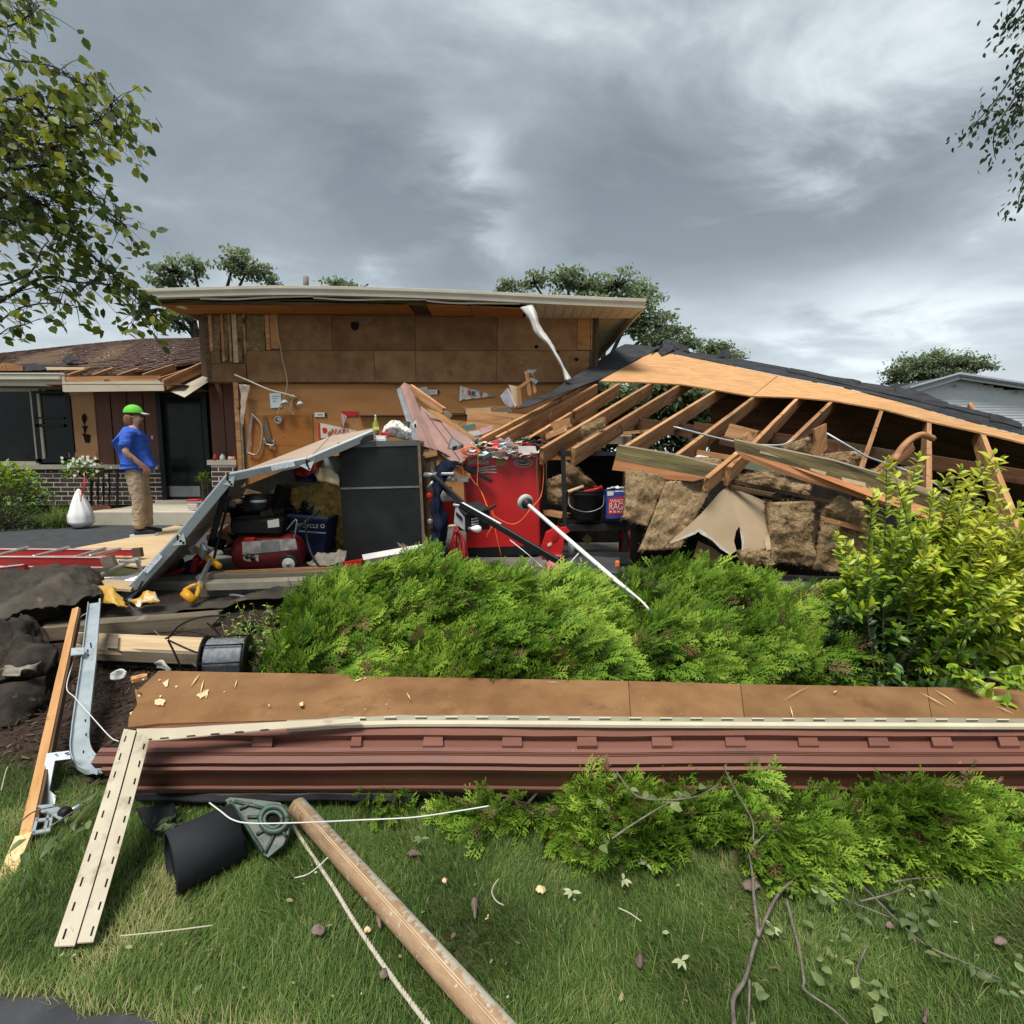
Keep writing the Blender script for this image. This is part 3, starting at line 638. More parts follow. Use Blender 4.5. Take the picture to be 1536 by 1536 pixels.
# ================================================================== THE GARAGE: slab, foundation, fallen roof
gar = thing('garage_foundation', 'concrete garage floor with broken block foundation and rotten sill, open to the sky', 'foundation', (-1, 4.5, .3))
box('floor_slab', (-.2, 6.75, .28), (7.0, 4.4, .17), mat('garage_floor', (.10, .095, .085), (.17, .16, .14), 3, rough=.9, spots=((.05, .045, .04), 2, .58, .15)), gar, .01)
# near stem wall: blocks, each its own object
BLK = mat('grey_block', (.15, .135, .11), (.25, .225, .18), 6, rough=1, bump=.6, bscale=40, spots=((.085, .075, .06), 3, .56, .2), rnd=.2)
fx0 = P(300, 880, 4.45).x
for c, (z0, h) in enumerate([(-.02, .19), (.175, .19)]):
    x = fx0-(.0 if c else .2)
    for i in range(13):
        jx = random.uniform(-.006, .006)
        bm_out('concrete_block', box_bm(.385, .18, h-.012, .008), BLK, gar, M.Translation(V((x+.195+jx, 4.52+random.uniform(-.01, .01), z0+h/2))) @ M.Rotation(random.uniform(-.015, .015), 4, 'Z')); x += .395
for (u, v) in [(360, 917), (372, 916), (389, 915)]:
    p = P(u, v, 4.42); lathe('block_hole', [(.022, 0), (.02, .03), (0, .03)], DARK, gar, M.Translation(p) @ M.Rotation(math.pi/2, 4, 'X') @ M.Rotation(math.pi, 4, 'X') @ M.Translation(V((0, 0, -.012))), 12)
    lathe('block_hole_rim', [(.022, -.014), (.032, -.012), (.034, 0)], BLK, gar, M.Translation(p) @ M.Rotation(math.pi/2, 4, 'X'), 12)
beam('sill_plate', P(300, 866, 4.55), P(510, 860, 4.6), .13, .06, LUMG, gar, ragged=.02); beam('sill_plate', P(315, 862, 4.62), P(500, 853, 4.7), .10, .04, LUM, gar, ragged=.02)
beam('edge_slab', P(305, 878, 4.4), P(470, 872, 4.45), .16, .06, CONC, gar, ragged=.01)

# ---- fallen roof: everything lies in one tilted plane
L5, L11 = P(929, 667, 5.2), P(1525, 780, 3.73)
Dv = V((.815, 1.046, .368)); RN = (L11-L5).cross(Dv).normalized()
if RN.z < 0: RN = -RN
roofg = thing('collapsed_garage_roof', 'collapsed garage roof with bare rafters, plywood deck and torn black felt', 'roof', P(1100, 830, 5.4))
def RP(u, v, off=0): return PL(u, v, L5, RN)+RN*off
RAF = [(715, 660, 866, 583, 0), (745, 655, 893, 577, .0), (795, 655, 925, 577, 0), (812, 672, 972, 577, .0), (860, 672, 1017, 578, 0), (937, 669, 1072, 586, 0), (1014, 682, 1128, 597, 0), (1094, 700, 1193, 600, 0), (1168, 678, 1245, 604, 0), (1288, 714, 1320, 622, 0), (1394, 742, 1394, 638, 0), (1530, 792, 1476, 654, 0)]
fills = []
for i, (u0, v0, u1, v1, e) in enumerate(RAF):
    a, b = RP(u0, v0), RP(u1, v1); a = CAM+(a-CAM)*(1.15, 1.15, 1.14, 1.08)[i] if i < 4 else a; d = (b-a).normalized(); b2 = b+d*(1.9 if i > 3 else (.02, .05, .08, .2)[i])
    beam('rafter', a-RN*.095, b2-RN*.095, .042, .185, LUM, roofg, up=RN, ragged=.02 if i in (3, 6) else .007, bevel=.004)
# plywood deck: two sheets, seam about (1165,566)-(1128,595)
deck1 = [(898, 573), (958, 541), (980, 528), (1010, 533), (1060, 543), (1108, 553), (1166, 565), (1128, 596), (1070, 586), (1020, 578), (960, 575)]
deck2 = [(1129, 596), (1167, 565.5), (1260, 583), (1350, 606), (1440, 632), (1536, 657), (1620, 679), (1640, 690), (1536, 667), (1475, 652), (1393, 634), (1325, 616), (1250, 603), (1195, 598)]
deck0 = [(1075, 545), (1230, 577), (1165, 564), (1108, 552)]
for q in (deck1, deck2): poly('plywood_sheet', [RP(u, v, .02) for u, v in q], .018, PLY, roofg, n=RN, x=(L11-L5))
# felt: left slope, ridge band and torn scraps
def felt(name, q, off=.03, t=.006): return poly(name, [RP(u, v, off) for u, v in q], t, FELT, roofg, n=RN)
felt('roofing_felt', [(772, 617), (790, 609), (822, 595), (846, 577), (890, 549), (925, 524), (938, 518), (975, 521), (990, 526), (955, 541), (900, 573), (870, 584), (845, 590), (820, 600), (795, 608)])
felt('roofing_felt', [(965, 525), (985, 522), (1040, 531), (1075, 535), (1120, 543), (1180, 554), (1260, 572), (1330, 582), (1400, 604), (1480, 630), (1536, 645), (1620, 668), (1620, 680), (1536, 657), (1440, 632), (1350, 606), (1262, 583), (1180, 568), (1108, 553), (1060, 543), (1010, 533), (985, 529)], .032)
for q in [[(776, 619), (790, 604), (812, 600), (836, 588), (850, 589), (820, 604), (795, 615)], [(800, 605), (835, 590), (868, 580), (902, 572), (862, 588), (815, 606)]]: felt('torn_shingle', q, .05, .01)
for (rows) in [
    [[(993, 524), (1004, 522), (1012, 529)], [(975, 536), (982, 526), (992, 537)]],
    [[(993, 518), (1002, 515), (1030, 527)], [(992, 524), (1002, 522), (1035, 533)]],
    [[(1078, 536), (1090, 533), (1097, 539)], [(1074, 541), (1084, 540), (1092, 541)]],
    [[(1185, 556), (1230, 566), (1290, 577)], [(1182, 561), (1230, 572), (1285, 583)]],
    [[(1340, 585), (1380, 594), (1420, 610)], [(1342, 594), (1380, 606), (1416, 617)]],
    [[(1484, 628), (1496, 629), (1530, 643)], [(1482, 637), (1500, 639), (1530, 648)]]]:
    net('torn_felt', [[RP(u, v, (.10 if rows[0][0][0] < 1100 else .055) if j == 0 else .045) for u, v in r] for j, r in enumerate(rows)], FELT, roofg, 10, 5, .05 if rows[0][0][0] < 1100 else .012, 3, .008, out=RN)
for i in range(7): felt('shingle_strip', [(1178+i*46, 555+i*10.6), (1226+i*46, 566+i*10.6), (1229+i*46, 572+i*10.8), (1180+i*46, 561+i*10.6)], .045+.004*(i % 2), .012)
# far slope behind the ridge, so that the attic is dark
rl, rr_ = RP(1062, 543, .0), RP(1640, 684, .0); back = V((1.5, 2.2, -1.6))
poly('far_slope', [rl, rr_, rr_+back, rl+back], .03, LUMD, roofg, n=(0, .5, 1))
# lower boards under the deck
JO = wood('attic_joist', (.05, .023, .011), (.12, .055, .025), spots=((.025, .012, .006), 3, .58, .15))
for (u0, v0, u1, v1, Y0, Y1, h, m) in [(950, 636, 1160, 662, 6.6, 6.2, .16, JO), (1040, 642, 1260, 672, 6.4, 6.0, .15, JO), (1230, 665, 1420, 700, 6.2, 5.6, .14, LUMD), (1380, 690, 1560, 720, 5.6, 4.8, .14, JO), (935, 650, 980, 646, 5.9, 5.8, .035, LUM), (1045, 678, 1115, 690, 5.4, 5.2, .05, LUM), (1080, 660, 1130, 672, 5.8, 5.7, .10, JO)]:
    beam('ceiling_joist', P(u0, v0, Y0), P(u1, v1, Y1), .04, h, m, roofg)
FAS = mat('weathered_fascia', (.105, .080, .042), (.255, .205, .105), 22, rough=.9, stretch=(.10, 1, 1), bump=.4, spec=.15, spots=[((.07, .06, .035), 7, .56, .10, 1), ((.42, .36, .24), 16, .69, .04, 1), ((.16, .145, .055), 2, .52, .2)])
SALM = mat('bare_orange_fascia', (.35, .145, .062), (.50, .235, .11), 16, rough=.85, stretch=(.12, 1, 1), bump=.3, spec=.15, spots=((.20, .08, .035), 7, .62, .08, 1))
GREYT = wood('grey_board_edge', (.17, .14, .095), (.25, .21, .15))
def fascia(top, mid, bot, Y0, Y1, u0, u1):
    yy = lambda u: Y0+(Y1-Y0)*(u-u0)/(u1-u0)
    T = [P(u, v, yy(u)) for u, v in top]; Mi = [P(u, v, yy(u)) for u, v in mid]; B = [P(u, v, yy(u)) for u, v in bot]
    poly('fascia_board', T+Mi[::-1], .04, FAS, roofg); poly('fascia_lower_face', Mi+B[::-1], .036, SALM, roofg)
    bk_ = V((.028, .05, .012)); poly('fascia_top_edge', T+[p+bk_ for p in T[::-1]], .01, GREYT, roofg, n=(0, -.2, 1))
fascia([(927, 668), (1010, 682), (1092, 702)], [(922, 690), (1000, 705), (1060, 716), (1098, 716)], [(918, 705), (945, 708), (970, 712), (1000, 719), (1040, 722), (1055, 718), (1075, 720), (1096, 722)], 5.06, 4.72, 929, 1094)
fascia([(1101, 660), (1180, 676), (1250, 691), (1330, 714), (1400, 738), (1480, 775), (1560, 812)], [(1103, 676), (1180, 697), (1250, 716), (1320, 738), (1400, 764), (1470, 797), (1560, 842)], [(1115, 688), (1160, 705), (1200, 720), (1260, 737), (1310, 754), (1370, 777), (1440, 808), (1560, 866)], 4.72, 3.62, 1094, 1525)
for q in [[(1215, 702), (1240, 708), (1238, 713), (1216, 706)], [(1262, 716), (1298, 724), (1300, 736), (1280, 734), (1296, 730), (1264, 722)], [(1140, 676), (1190, 688), (1188, 691), (1140, 680)]]:
    poly('splinter', [P(u, v, 4.72-1.1*(u-1094)/431-.006) for u, v in q], .008, LUML, roofg)
beam('rafter_stub', P(1058, 728, 4.55), P(1108, 686, 5.0), .045, .15, LUM, roofg, up=RN, ragged=.02)
beam('broken_brace', P(1310, 716, 4.9), P(1368, 668, 5.2), .045, .10, LUM, roofg, ragged=.02)
poly('broken_plank', [P(1222, 644, 5.0), P(1240, 635, 5.0), P(1241, 672, 5.0), P(1228, 687, 5.0), P(1218, 680, 5.0), P(1224, 662, 5.0)], .04, LUM, roofg)
tube('bent_trim', [P(1342, 692, 4.8), P(1350, 676, 4.85), P(1365, 660, 4.9), P(1382, 652, 4.95), P(1400, 658, 5)], .03, LUM, roofg, 6)
poly('broken_block', [P(1095, 635, 5.9), P(1138, 646, 5.8), P(1128, 664, 5.8), P(1085, 656, 5.9)], .08, LUM, roofg)
box('attic_end_board', P(1180, 640, 8.0), (2.2, .03, .9), JO, roofg, rz=-.4)

FIB = leafmat('brown_fibre', [(0, (.24, .16, .085)), (.5, (.39, .28, .16)), (1, (.54, .41, .25))], rough=1, trans=.15, spec=.05); FIBY = leafmat('yellow_fibre', [(0, (.16, .10, .025)), (.5, (.40, .28, .09)), (1, (.62, .48, .2))], rough=1, trans=.15, spec=.05)
# insulation lying in the attic (each batt a thing)
def batt(label, q, Y, t=.12, m=INSB, amp=.05, dy=(0, 0, 0, 0), nu=22, nv=22, name='insulation_batt', group='brown insulation batts from the garage wall', curl=.03, fine=.016):
    c = [P(u, v, Y+d) for (u, v), d in zip(q, dy)]
    mid_t = (c[0]+c[1])/2; mid_b = (c[3]+c[2])/2; o_ = (CAM-(mid_t+mid_b)/2).normalized()*curl
    rows = [[c[0], mid_t, c[1]], [(c[0]+c[3])/2+o_*.3, (mid_t+mid_b)/2+o_, (c[1]+c[2])/2+o_*.3], [c[3], mid_b, c[2]]]
    o = net(name, rows, m, None, nu, nv, amp, 7, t, fine=fine, ragged=.55, seed=random.random()*9)
    me = o.data; pick = [p for p in me.polygons if p.normal.dot(CAM-WM[o.name].translation) > 0]; kf = min(2600, len(pick)*3); rb = np.random.default_rng(len(pick))
    ip = rb.integers(0, len(pick), kf); c_ = np.array([tuple(pick[i].center) for i in ip])+rb.normal(0, .012, (kf, 3)); n_ = np.array([tuple(pick[i].normal) for i in ip]); side = rb.normal(0, 1, (kf, 3)); d_ = n_*.35+side; d_ /= np.linalg.norm(d_, axis=1, keepdims=True); L_ = rb.uniform(.008, .024, kf)[:, None]; w2 = np.cross(d_, n_); w2 = w2/(np.linalg.norm(w2, axis=1, keepdims=True)+1e-6)*.0009
    v_ = np.stack([c_-w2, c_+w2, c_+d_*L_*.6+n_*.006+w2, c_+d_*L_+n_*.002, c_+d_*L_*.6+n_*.006-w2], 1).reshape(-1, 3); f_ = (np.array([[0, 1, 2], [0, 2, 4], [4, 2, 3]])[None]+(np.arange(kf)*5)[:, None, None]).reshape(-1, 3)
    fb = put('fibres', arr_mesh('fibres', v_, f_, FIBY if m is INSY else FIB, False, np.repeat(rb.random(kf), 5)), o, WM[o.name]); fb['kind'] = 'stuff'
    return tag(o, label, 'insulation', group)
batt('small brown insulation clump on the dark attic floor between bare rafters', [(1235, 680), (1292, 676), (1300, 712), (1226, 704)], 5.2, .1)
batt('brown insulation lying under the curved trim in the attic', [(1318, 702), (1392, 698), (1396, 745), (1310, 735)], 4.9, .1)
batt('pale insulation wad squeezed between the shortened rafter and fascia', [(1176, 668), (1212, 656), (1222, 690), (1180, 684)], 5.1, .1)
batt('insulation piece behind the left fascia board and its rafters', [(1040, 685), (1092, 690), (1096, 712), (1040, 706)], 5.3, .1)
batt('light insulation tuft resting on a rafter left of the fascia', [(872, 640), (905, 626), (908, 640), (874, 655)], 5.6, .05, amp=.03)
batt('dark insulation strip hanging under the broken fascia joint', [(1100, 712), (1160, 706), (1158, 732), (1105, 728)], 4.95, .1, amp=.06)
batt('dark torn insulation below the second fascia board', [(1148, 712), (1215, 728), (1212, 746), (1140, 730)], 4.9, .1, amp=.06)
# insulation standing in the broken near wall
batt('narrow dark brown insulation batt beside the metal shelf', [(941, 704), (1002, 714), (972, 790), (936, 778)], 4.85, .1, dy=(.1, .1, 0, 0))
batt('wide tilted insulation batt leaning left of the torn drywall', [(1000, 722), (1070, 724), (1022, 822), (960, 826)], 4.7, .12, dy=(.2, .2, 0, 0), nu=30, nv=30)
batt('square upright insulation batt right of the torn drywall', [(1156, 754), (1218, 752), (1222, 850), (1156, 842)], 4.5, .1, nu=26, nv=34)
batt('insulation batt with a torn peak next to the yellow-green bush', [(1238, 768), (1294, 752), (1296, 860), (1224, 856)], 4.45, .1, nu=26, nv=34)
batt('ragged insulation top folded over the dark gap by the bush', [(1240, 762), (1262, 744), (1298, 772), (1290, 792)], 4.38, .06, amp=.03)
batt('low insulation scrap in front of the drywall foot', [(1110, 826), (1150, 822), (1160, 846), (1112, 846)], 4.4, .08)
batt('pale insulation pile behind the shelf post', [(820, 720), (856, 705), (866, 760), (822, 755)], 6.3, .12)
batt('insulation slope inside the shelf above the bucket', [(846, 690), (862, 700), (905, 735), (846, 738)], 6.2, .12)
# torn drywall between the batts
dw = thing('torn_drywall_sheet', 'torn grey-brown drywall sheet with a hole leaning between insulation batts', 'drywall', P(1100, 850, 4.5))
A1 = [(1068, 752), (1080, 738), (1091, 730), (1097, 750), (1100, 764), (1110, 788), (1104, 797), (1101, 812), (1105, 826)] + jag((1101, 836), (1052, 800), 6, 1.6, 2) + [(1046, 795)] + jag((1040, 798), (1006, 818), 4, 1.2, 3) + [(1003, 814), (1035, 786), (1052, 770)]
def Yt(v): return 4.55+(790-v)*.0035
poly('drywall_face', [P(u, v, Yt(v)) for u, v in A1], .013, CARD, dw)
A2 = [(1092, 731), (1125, 742), (1155, 755)] + jag((1155, 757), (1156, 832), 6, .9, 5) + [(1154, 836), (1140, 832)] + jag((1135, 832), (1112, 832), 3, 1, 6) + [(1116, 820), (1112, 800), (1109, 790), (1098, 764)]
poly('drywall_face', [P(u, v, Yt(v)+.03) for u, v in A2], .013, CARD, dw)
poly('paper_tear', [P(u, v, Yt(v)-.012) for u, v in [(1046, 795), (1051, 801), (1068, 810), (1080, 823), (1096, 833), (1095, 829), (1081, 818), (1066, 805), (1050, 793)]], .004, GYPS, dw)
poly('paper_tear', [P(u, v, Yt(v)-.012) for u, v in [(1002, 817), (1022, 806), (1046, 794), (1048, 797), (1043, 801), (1020, 810)]], .004, GYPS, dw)
poly('paper_tear', [P(u, v, Yt(v)+.015) for u, v in [(1110, 795), (1116, 805), (1117, 832), (1112, 833), (1113, 815)]], .004, GYPS, dw)
poly('paper_flap', [P(u, v, Yt(v)+.012) for u, v in [(1147, 808), (1155, 800), (1156, 824), (1149, 826)]], .004, LUML, dw)
o = poly('drywall_scrap', [P(u, v, 4.62) for u, v in [(1048, 812), (1066, 820), (1090, 836), (1076, 846), (1040, 836)]], .012, mat('brown_paper', (.26, .17, .085), (.33, .22, .12), 3), None); tag(o, 'brown paper scrap at the foot of the torn drywall', 'drywall scrap')
o = poly('drywall_scrap', [P(u, v, 4.62) for u, v in [(1222, 780), (1234, 784), (1226, 838), (1220, 820)]], .012, CARD, None); tag(o, 'thin strip of drywall between the two right insulation batts', 'drywall scrap')
o = beam('broken_stud', P(1232, 778, 4.3), P(1296, 795, 4.4), .03, .04, LUM, None, ragged=.03); tag(o, 'splintered orange stud end sticking out by the insulation', 'broken stud')
o = tube('metal_conduit', [P(1240, 650, 4.95), P(1300, 685, 4.95), P(1372, 710, 4.8), P(1440, 745, 4.6), P(1486, 765, 4.5)], .009, GALV, None, 6, 0); tag(o, 'thin white conduit running through the attic across the rafters', 'conduit')
o = tube('metal_conduit', [P(1010, 640, 5.4), P(1100, 662, 5.3), P(1165, 668, 5.2), P(1190, 660, 5.2)], .009, GALV, None, 6); tag(o, 'pale conduit lying behind the left rafters', 'conduit')
wl = thing('fallen_garage_wall', 'dark broken garage wall and studs behind the insulation batts', 'wall', P(1150, 850, 5.0))
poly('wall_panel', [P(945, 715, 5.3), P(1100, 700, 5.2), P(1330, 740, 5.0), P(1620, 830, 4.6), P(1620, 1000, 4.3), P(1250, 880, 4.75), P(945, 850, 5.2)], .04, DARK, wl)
SIDE2 = LUM
beam('stud', P(1290, 760, 4.7), P(1298, 880, 4.6), .04, .09, LUMD, wl, up=(1, 0, 0)); beam('stud', P(1150, 748, 4.75), P(1155, 850, 4.6), .04, .09, LUMD, wl, up=(1, 0, 0))
for (a, b) in [((1100, 722), (1290, 762)), ((1110, 735), (1310, 775)), ((1090, 728), (1160, 742))]: beam('dark_lath', P(*a, 4.8), P(*b, 4.5), .04, .03, LUMD, wl, ragged=.02)
beam('salvaged_plank', P(1440, 800, 3.9), P(1600, 850, 3.5), .03, .14, LUM, wl)
# ================================================================== THINGS IN AND AROUND THE GARAGE
def up_frame(p, rz=0): return M.Translation(V(p)) @ M.Rotation(rz, 4, 'Z')
# ---- folded overhead door
gd = thing('garage_door', 'buckled overhead garage door folded over the junk, pale blue-grey edges towards the camera', 'garage door', P(180, 900, 4.3))
DIN = mat('door_inner_skin', (.42, .36, .31), (.52, .46, .40), 2, rough=.55, spots=((.25, .17, .13), 3, .56, .2))
DOUT = mat('door_outer_skin', (.36, .28, .215), (.42, .33, .26), 3, rough=.5)
NEAR = [P(183, 898, 4.25), P(270, 803, 4.5), P(344, 714, 4.75), P(462, 690, 5.0), P(561, 648, 5.25)]
FARO = [V((-.30, .95, -.02)), V((-.34, 1.05, .0)), V((-.38, 1.15, .05)), V((-.2, 1.2, .27)), V((-.3, 1.3, .12))]
for i in range(4):
    a, b = NEAR[i], NEAR[i+1]; fa, fb = a+FARO[i], b+FARO[i+1]
    d = (b-a).normalized(); nrm = d.cross(fa-a).normalized()
    if nrm.z < 0: nrm = -nrm
    if i < 2: nrm = V((-.75, -.2, .6)).normalized()
    g = d*.006
    pn = poly('door_panel', [a+g, b-g, fb-g, fa+g], .035, DOUT, gd, n=nrm)
    poly('inner_skin', [q-nrm*.037 for q in (a+g*4, b-g*4, fb-g*4, fa+g*4)], .006, DIN, pn, n=nrm)
    beam('edge_stile', a+g-nrm*.012, b-g-nrm*.012, .03, .085, DOORP, gd, up=nrm+V((0, -.55, 0)), bevel=.006)
    for s in (.12, .4, .7, .92):
        p = a.lerp(b, s); fr = frame(p+V((0, -.026, 0))-nrm*.012, d, V((0, -1, 0)))
        lathe('rivet', [(0, .004), (.005, .003), (.006, 0)], GREYM, pn, fr, 8)
for i in (1, 2, 3):
    p = NEAR[i]+V((.0, -.03, -.03)); d = (NEAR[i+1]-NEAR[i-1]).normalized(); nn = V((d.z, 0, -d.x)); nn = nn if nn.z < 0 else -nn
    h = poly('hinge', [p-d*.07, p+d*.07, p+d*.03+nn*.05, p+nn*.085, p-d*.03+nn*.05], .005, DOORP, gd, n=(0, -1, 0))
    for q in (.03, .06): lathe('hinge_hole', [(0, .003), (.011, .002), (.011, 0)], DARK, h, frame(p+nn*q+V((0, -.001, 0)), d, (0, -1, 0)), 10)
    poly('latch', [p-d*.008+V((0, -.004, .04)), p+d*.008+V((0, -.004, .04)), p+d*.012+V((0, -.004, -.02)), p-d*.01+V((0, -.004, -.02))], .01, BLACK, h)
poly('bottom_cap', [P(182, 899, 4.2), P(206, 884, 4.2), P(212, 872, 4.2), P(200, 872, 4.22), P(184, 890, 4.2)], .03, GREYM, gd)
lathe('roller', [(0, .02), (.02, .016), (.02, 0), (0, 0)], WHITEP, gd, frame(P(197, 900, 4.2), (1, 0, 0), (0, -1, 0)), 12)
STK = mat('printed_label', (.60, .62, .66), (.36, .38, .48), 60, rough=.6, lo=.5, hi=.56)
def on_edge(i, s0, s1, name='label'):
    a, b = NEAR[i], NEAR[i+1]; d = (b-a).normalized(); A, B = a.lerp(b, s0), a.lerp(b, s1); u = V((-d.z, 0, d.x)); u = u if u.z > 0 else -u
    o_ = V((0, -.047, -.012)); poly(name, [A+o_+u*.025, B+o_+u*.025, B+o_-u*.025, A+o_-u*.025], .002, STK, gd, n=(0, -1, 0))
on_edge(0, .45, .72); on_edge(2, .55, .85)
o = tube('steel_cable', [P(190, 903, 4.2), P(215, 930, 4.0), P(255, 968, 3.6), P(300, 1004, 3.2)], .005, GREYM, None, 6); tag(o, 'thin steel cable running from the garage door corner to the wire spool', 'cable')
tube('lift_cable', [P(345, 745, 4.8), P(330, 800, 4.8), P(318, 850, 4.7)], .012, BLACK, gd, 6)
beam('end_bracket', P(344, 716, 4.78), P(318, 808, 4.78), .03, .05, BLACKM, gd)

# ---- air compressor
ac = thing('air_compressor', 'dusty red air compressor with black motor and white-hubbed wheel under the garage door', 'air compressor', P(405, 852, 5.0))
p = P(408, 828, 5.03); capf = frame(p+V((-.30, 0, 0)), (0, 1, 0), (1, 0, 0))
lathe('tank', [(0, -.06), (.10, -.05), (.155, -.02), (.18, .03), (.18, .52), (.155, .57), (.10, .60), (0, .61)], mat('dusty_dark_red', (.13, .008, .010), (.19, .014, .016), 5, rough=.45, spots=((.12, .06, .05), 6, .6, .15)), ac, frame(p+V((-.30, 0, 0)), (0, 0, 1), (1, 0, 0)), 28)
poly('warning_label', [P(363, 813, 4.84), P(443, 808, 4.84), P(446, 824, 4.84), P(364, 832, 4.84)], .003, mat('worn_label', (.40, .38, .35), (.20, .19, .17), 14, rough=.8, lo=.42, hi=.6), ac)
poly('label_photo', [P(391, 813, 4.835), P(418, 811, 4.835), P(419, 827, 4.835), P(392, 829, 4.835)], .003, GREYM, ac)
poly('label_lower', [P(364, 833, 4.85), P(388, 832, 4.85), P(388, 842, 4.85), P(366, 842, 4.85)], .003, mat('worn_label_dark', (.4, .38, .35), (.03, .03, .03), 25, lo=.45, hi=.5), ac)
for (u, v) in [(370, 836), (379, 838)]: lathe('gauge_print', [(0, .002), (.018, .001), (.018, 0)], BLACK, ac, frame(P(u, v, 4.84), (1, 0, 0), (0, -1, 0)), 12)
w1 = lathe('wheel', [(.045, -.03), (.085, -.03), (.095, -.015), (.095, .015), (.085, .03), (.045, .03)], BLACK, ac, frame(P(434, 846, 4.82), (1, 0, 0), (0, -1, 0)), 24)
lathe('rim', [(0, .028), (.02, .03), (.022, .022), (.05, .026), (.062, .02), (.062, -.01)], mat('grimy_white_hub', (.55, .53, .5), (.4, .38, .35), 9, rough=.6), w1, frame(P(434, 846, 4.81), (1, 0, 0), (0, -1, 0)), 20)
lathe('hub', [(0, .04), (.012, .04), (.014, .03), (.014, .02)], GREYM, w1, frame(P(434, 846, 4.81), (1, 0, 0), (0, -1, 0)), 12)
box('motor_housing', P(392, 788, 5.05), (.50, .26, .17), BLACK, ac, .03); box('pump_head', P(385, 755, 5.1), (.18, .2, .16), BLACKM, ac, .02)
for i in range(5): box('cooling_fin', P(385, 742+i*4.5, 5.08), (.21, .23, .008), BLACKM, ac, .002)
poly('white_sticker', [P(401, 781, 4.9), P(418, 778, 4.9), P(419, 790, 4.9), P(402, 792, 4.9)], .002, WHITEP, ac)
beam('handle', P(440, 800, 4.95), P(480, 765, 5.1), .03, .03, BLACK, ac); tube('air_pipe', [P(430, 795, 4.95), P(445, 780, 4.95), P(440, 815, 4.95)], .008, GREYM, ac, 6)
box('red_valve', P(375, 809, 4.88), (.10, .04, .04), RED, ac, .006)
lathe('filter_can', [(0, .10), (.06, .10), (.07, .08), (.07, -.02), (.06, -.04)], BLACKM, ac, up_frame(P(388, 758, 4.95)), 18); lathe('filter_band', [(.072, .03), (.074, .035), (.074, .05), (.072, .055)], GALV, ac, up_frame(P(388, 758, 4.95)), 18)
# ---- recycling bin
bn = thing('recycling_bin', 'dark blue recycling bin with small white lettering beside the compressor', 'bin', P(460, 835, 5.25))
c = [P(434, 772, 5.1), P(491, 778, 5.1), P(485, 832, 5.15), P(444, 830, 5.15)]
NAVY = mat('navy_plastic', (.007, .010, .034), (.011, .016, .050), 4, rough=.5, spec=.2)
poly('bin_front', c, .02, NAVY, bn); sd_ = V((.0, .34, 0))
poly('bin_side', [c[1], c[1]+sd_, c[2]+sd_, c[2]], .02, NAVY, bn, n=(1, 0, 0)); poly('bin_side', [c[0], c[0]+sd_, c[3]+sd_, c[3]], .02, NAVY, bn, n=(-1, 0, 0)); poly('bin_back', [q+sd_ for q in c], .02, NAVY, bn)
beam('rim', P(432, 773, 5.06), P(493, 779, 5.06), .04, .03, NAVY, bn); beam('lower_rib', P(441, 796, 5.09), P(489, 800, 5.09), .012, .014, flat('pale_blue_edge', (.10, .13, .25)), bn)
fr = wallmat(P(464, 789, 5.095), tilt=-.06); text('lettering', 'RECYCLE', .055, fr @ M.Translation(V((-.02, 0, 0))), WHITEP, bn); lathe('logo_ring', [(.014, 0), (.014, .002), (.022, .002), (.022, 0)], WHITEP, bn, frame(P(484, 789, 5.09), (1, 0, 0), (0, -1, 0)), 14)
# ---- insulation under the door
batt('yellow-brown fibreglass insulation bulging between compressor and black cabinet', [(422, 735), (512, 718), (518, 826), (490, 832)], 5.5, .12, INSY, .07, (0, 0, 0, 0), 34, 34, name='insulation_batt', group=None, curl=.12)
o = net('cardboard_flap', [[P(470, 706, 5.3), P(490, 700, 5.25), P(508, 714, 5.25)], [P(478, 722, 5.2), P(495, 724, 5.15), P(510, 728, 5.2)]], mat('tan_card', (.45, .36, .21), (.52, .43, .27), 4), None, 12, 6, .03, 5, .008); tag(o, 'folded tan cardboard under the garage door hinge', 'cardboard')
o = net('red_jacket', [[P(440, 700, 5.3), P(465, 690, 5.25), P(485, 690, 5.3)], [P(445, 712, 5.2), P(462, 712, 5.15), P(474, 706, 5.2)]], REDD, None, 14, 8, .05, 8, .02); tag(o, 'dark red cloth crumpled under the garage door', 'cloth')
o = net('blue_cloth', [[P(440, 706, 5.35), P(460, 708, 5.3), P(475, 712, 5.35)], [P(442, 722, 5.3), P(458, 722, 5.25), P(474, 722, 5.3)]], NAVY, None, 10, 6, .04, 8, .02); tag(o, 'dark blue cloth hanging below the red cloth', 'cloth')
dc = thing('junk_heap', 'dark jumble of toppled garage junk in the shade under the door', 'junk', P(380, 850, 5.8))
for i in range(46):
    u, v = random.uniform(318, 520), random.uniform(735, 846); Y = random.uniform(5.4, 6.3)
    if v < 745 and u < 370: continue
    q = P(u, v, Y); s = [random.uniform(.05, .28) for _ in range(3)]
    box(random.choice(['dark_box', 'tool_case', 'broken_shelf']), q, s, random.choice([DARK, DARK, BLACK, LUMD, BLACKM]), dc, .012, random.uniform(0, 3), random.uniform(-.5, .5), random.uniform(-.5, .5))
poly('shade_backing_sheet', [P(335, 742, 6.5), P(440, 700, 6.5), P(560, 670, 6.5), P(575, 860, 6.5), P(320, 860, 6.5)], .03, DARK, dc)  # near-black sheet added behind the junk to stand in for shade
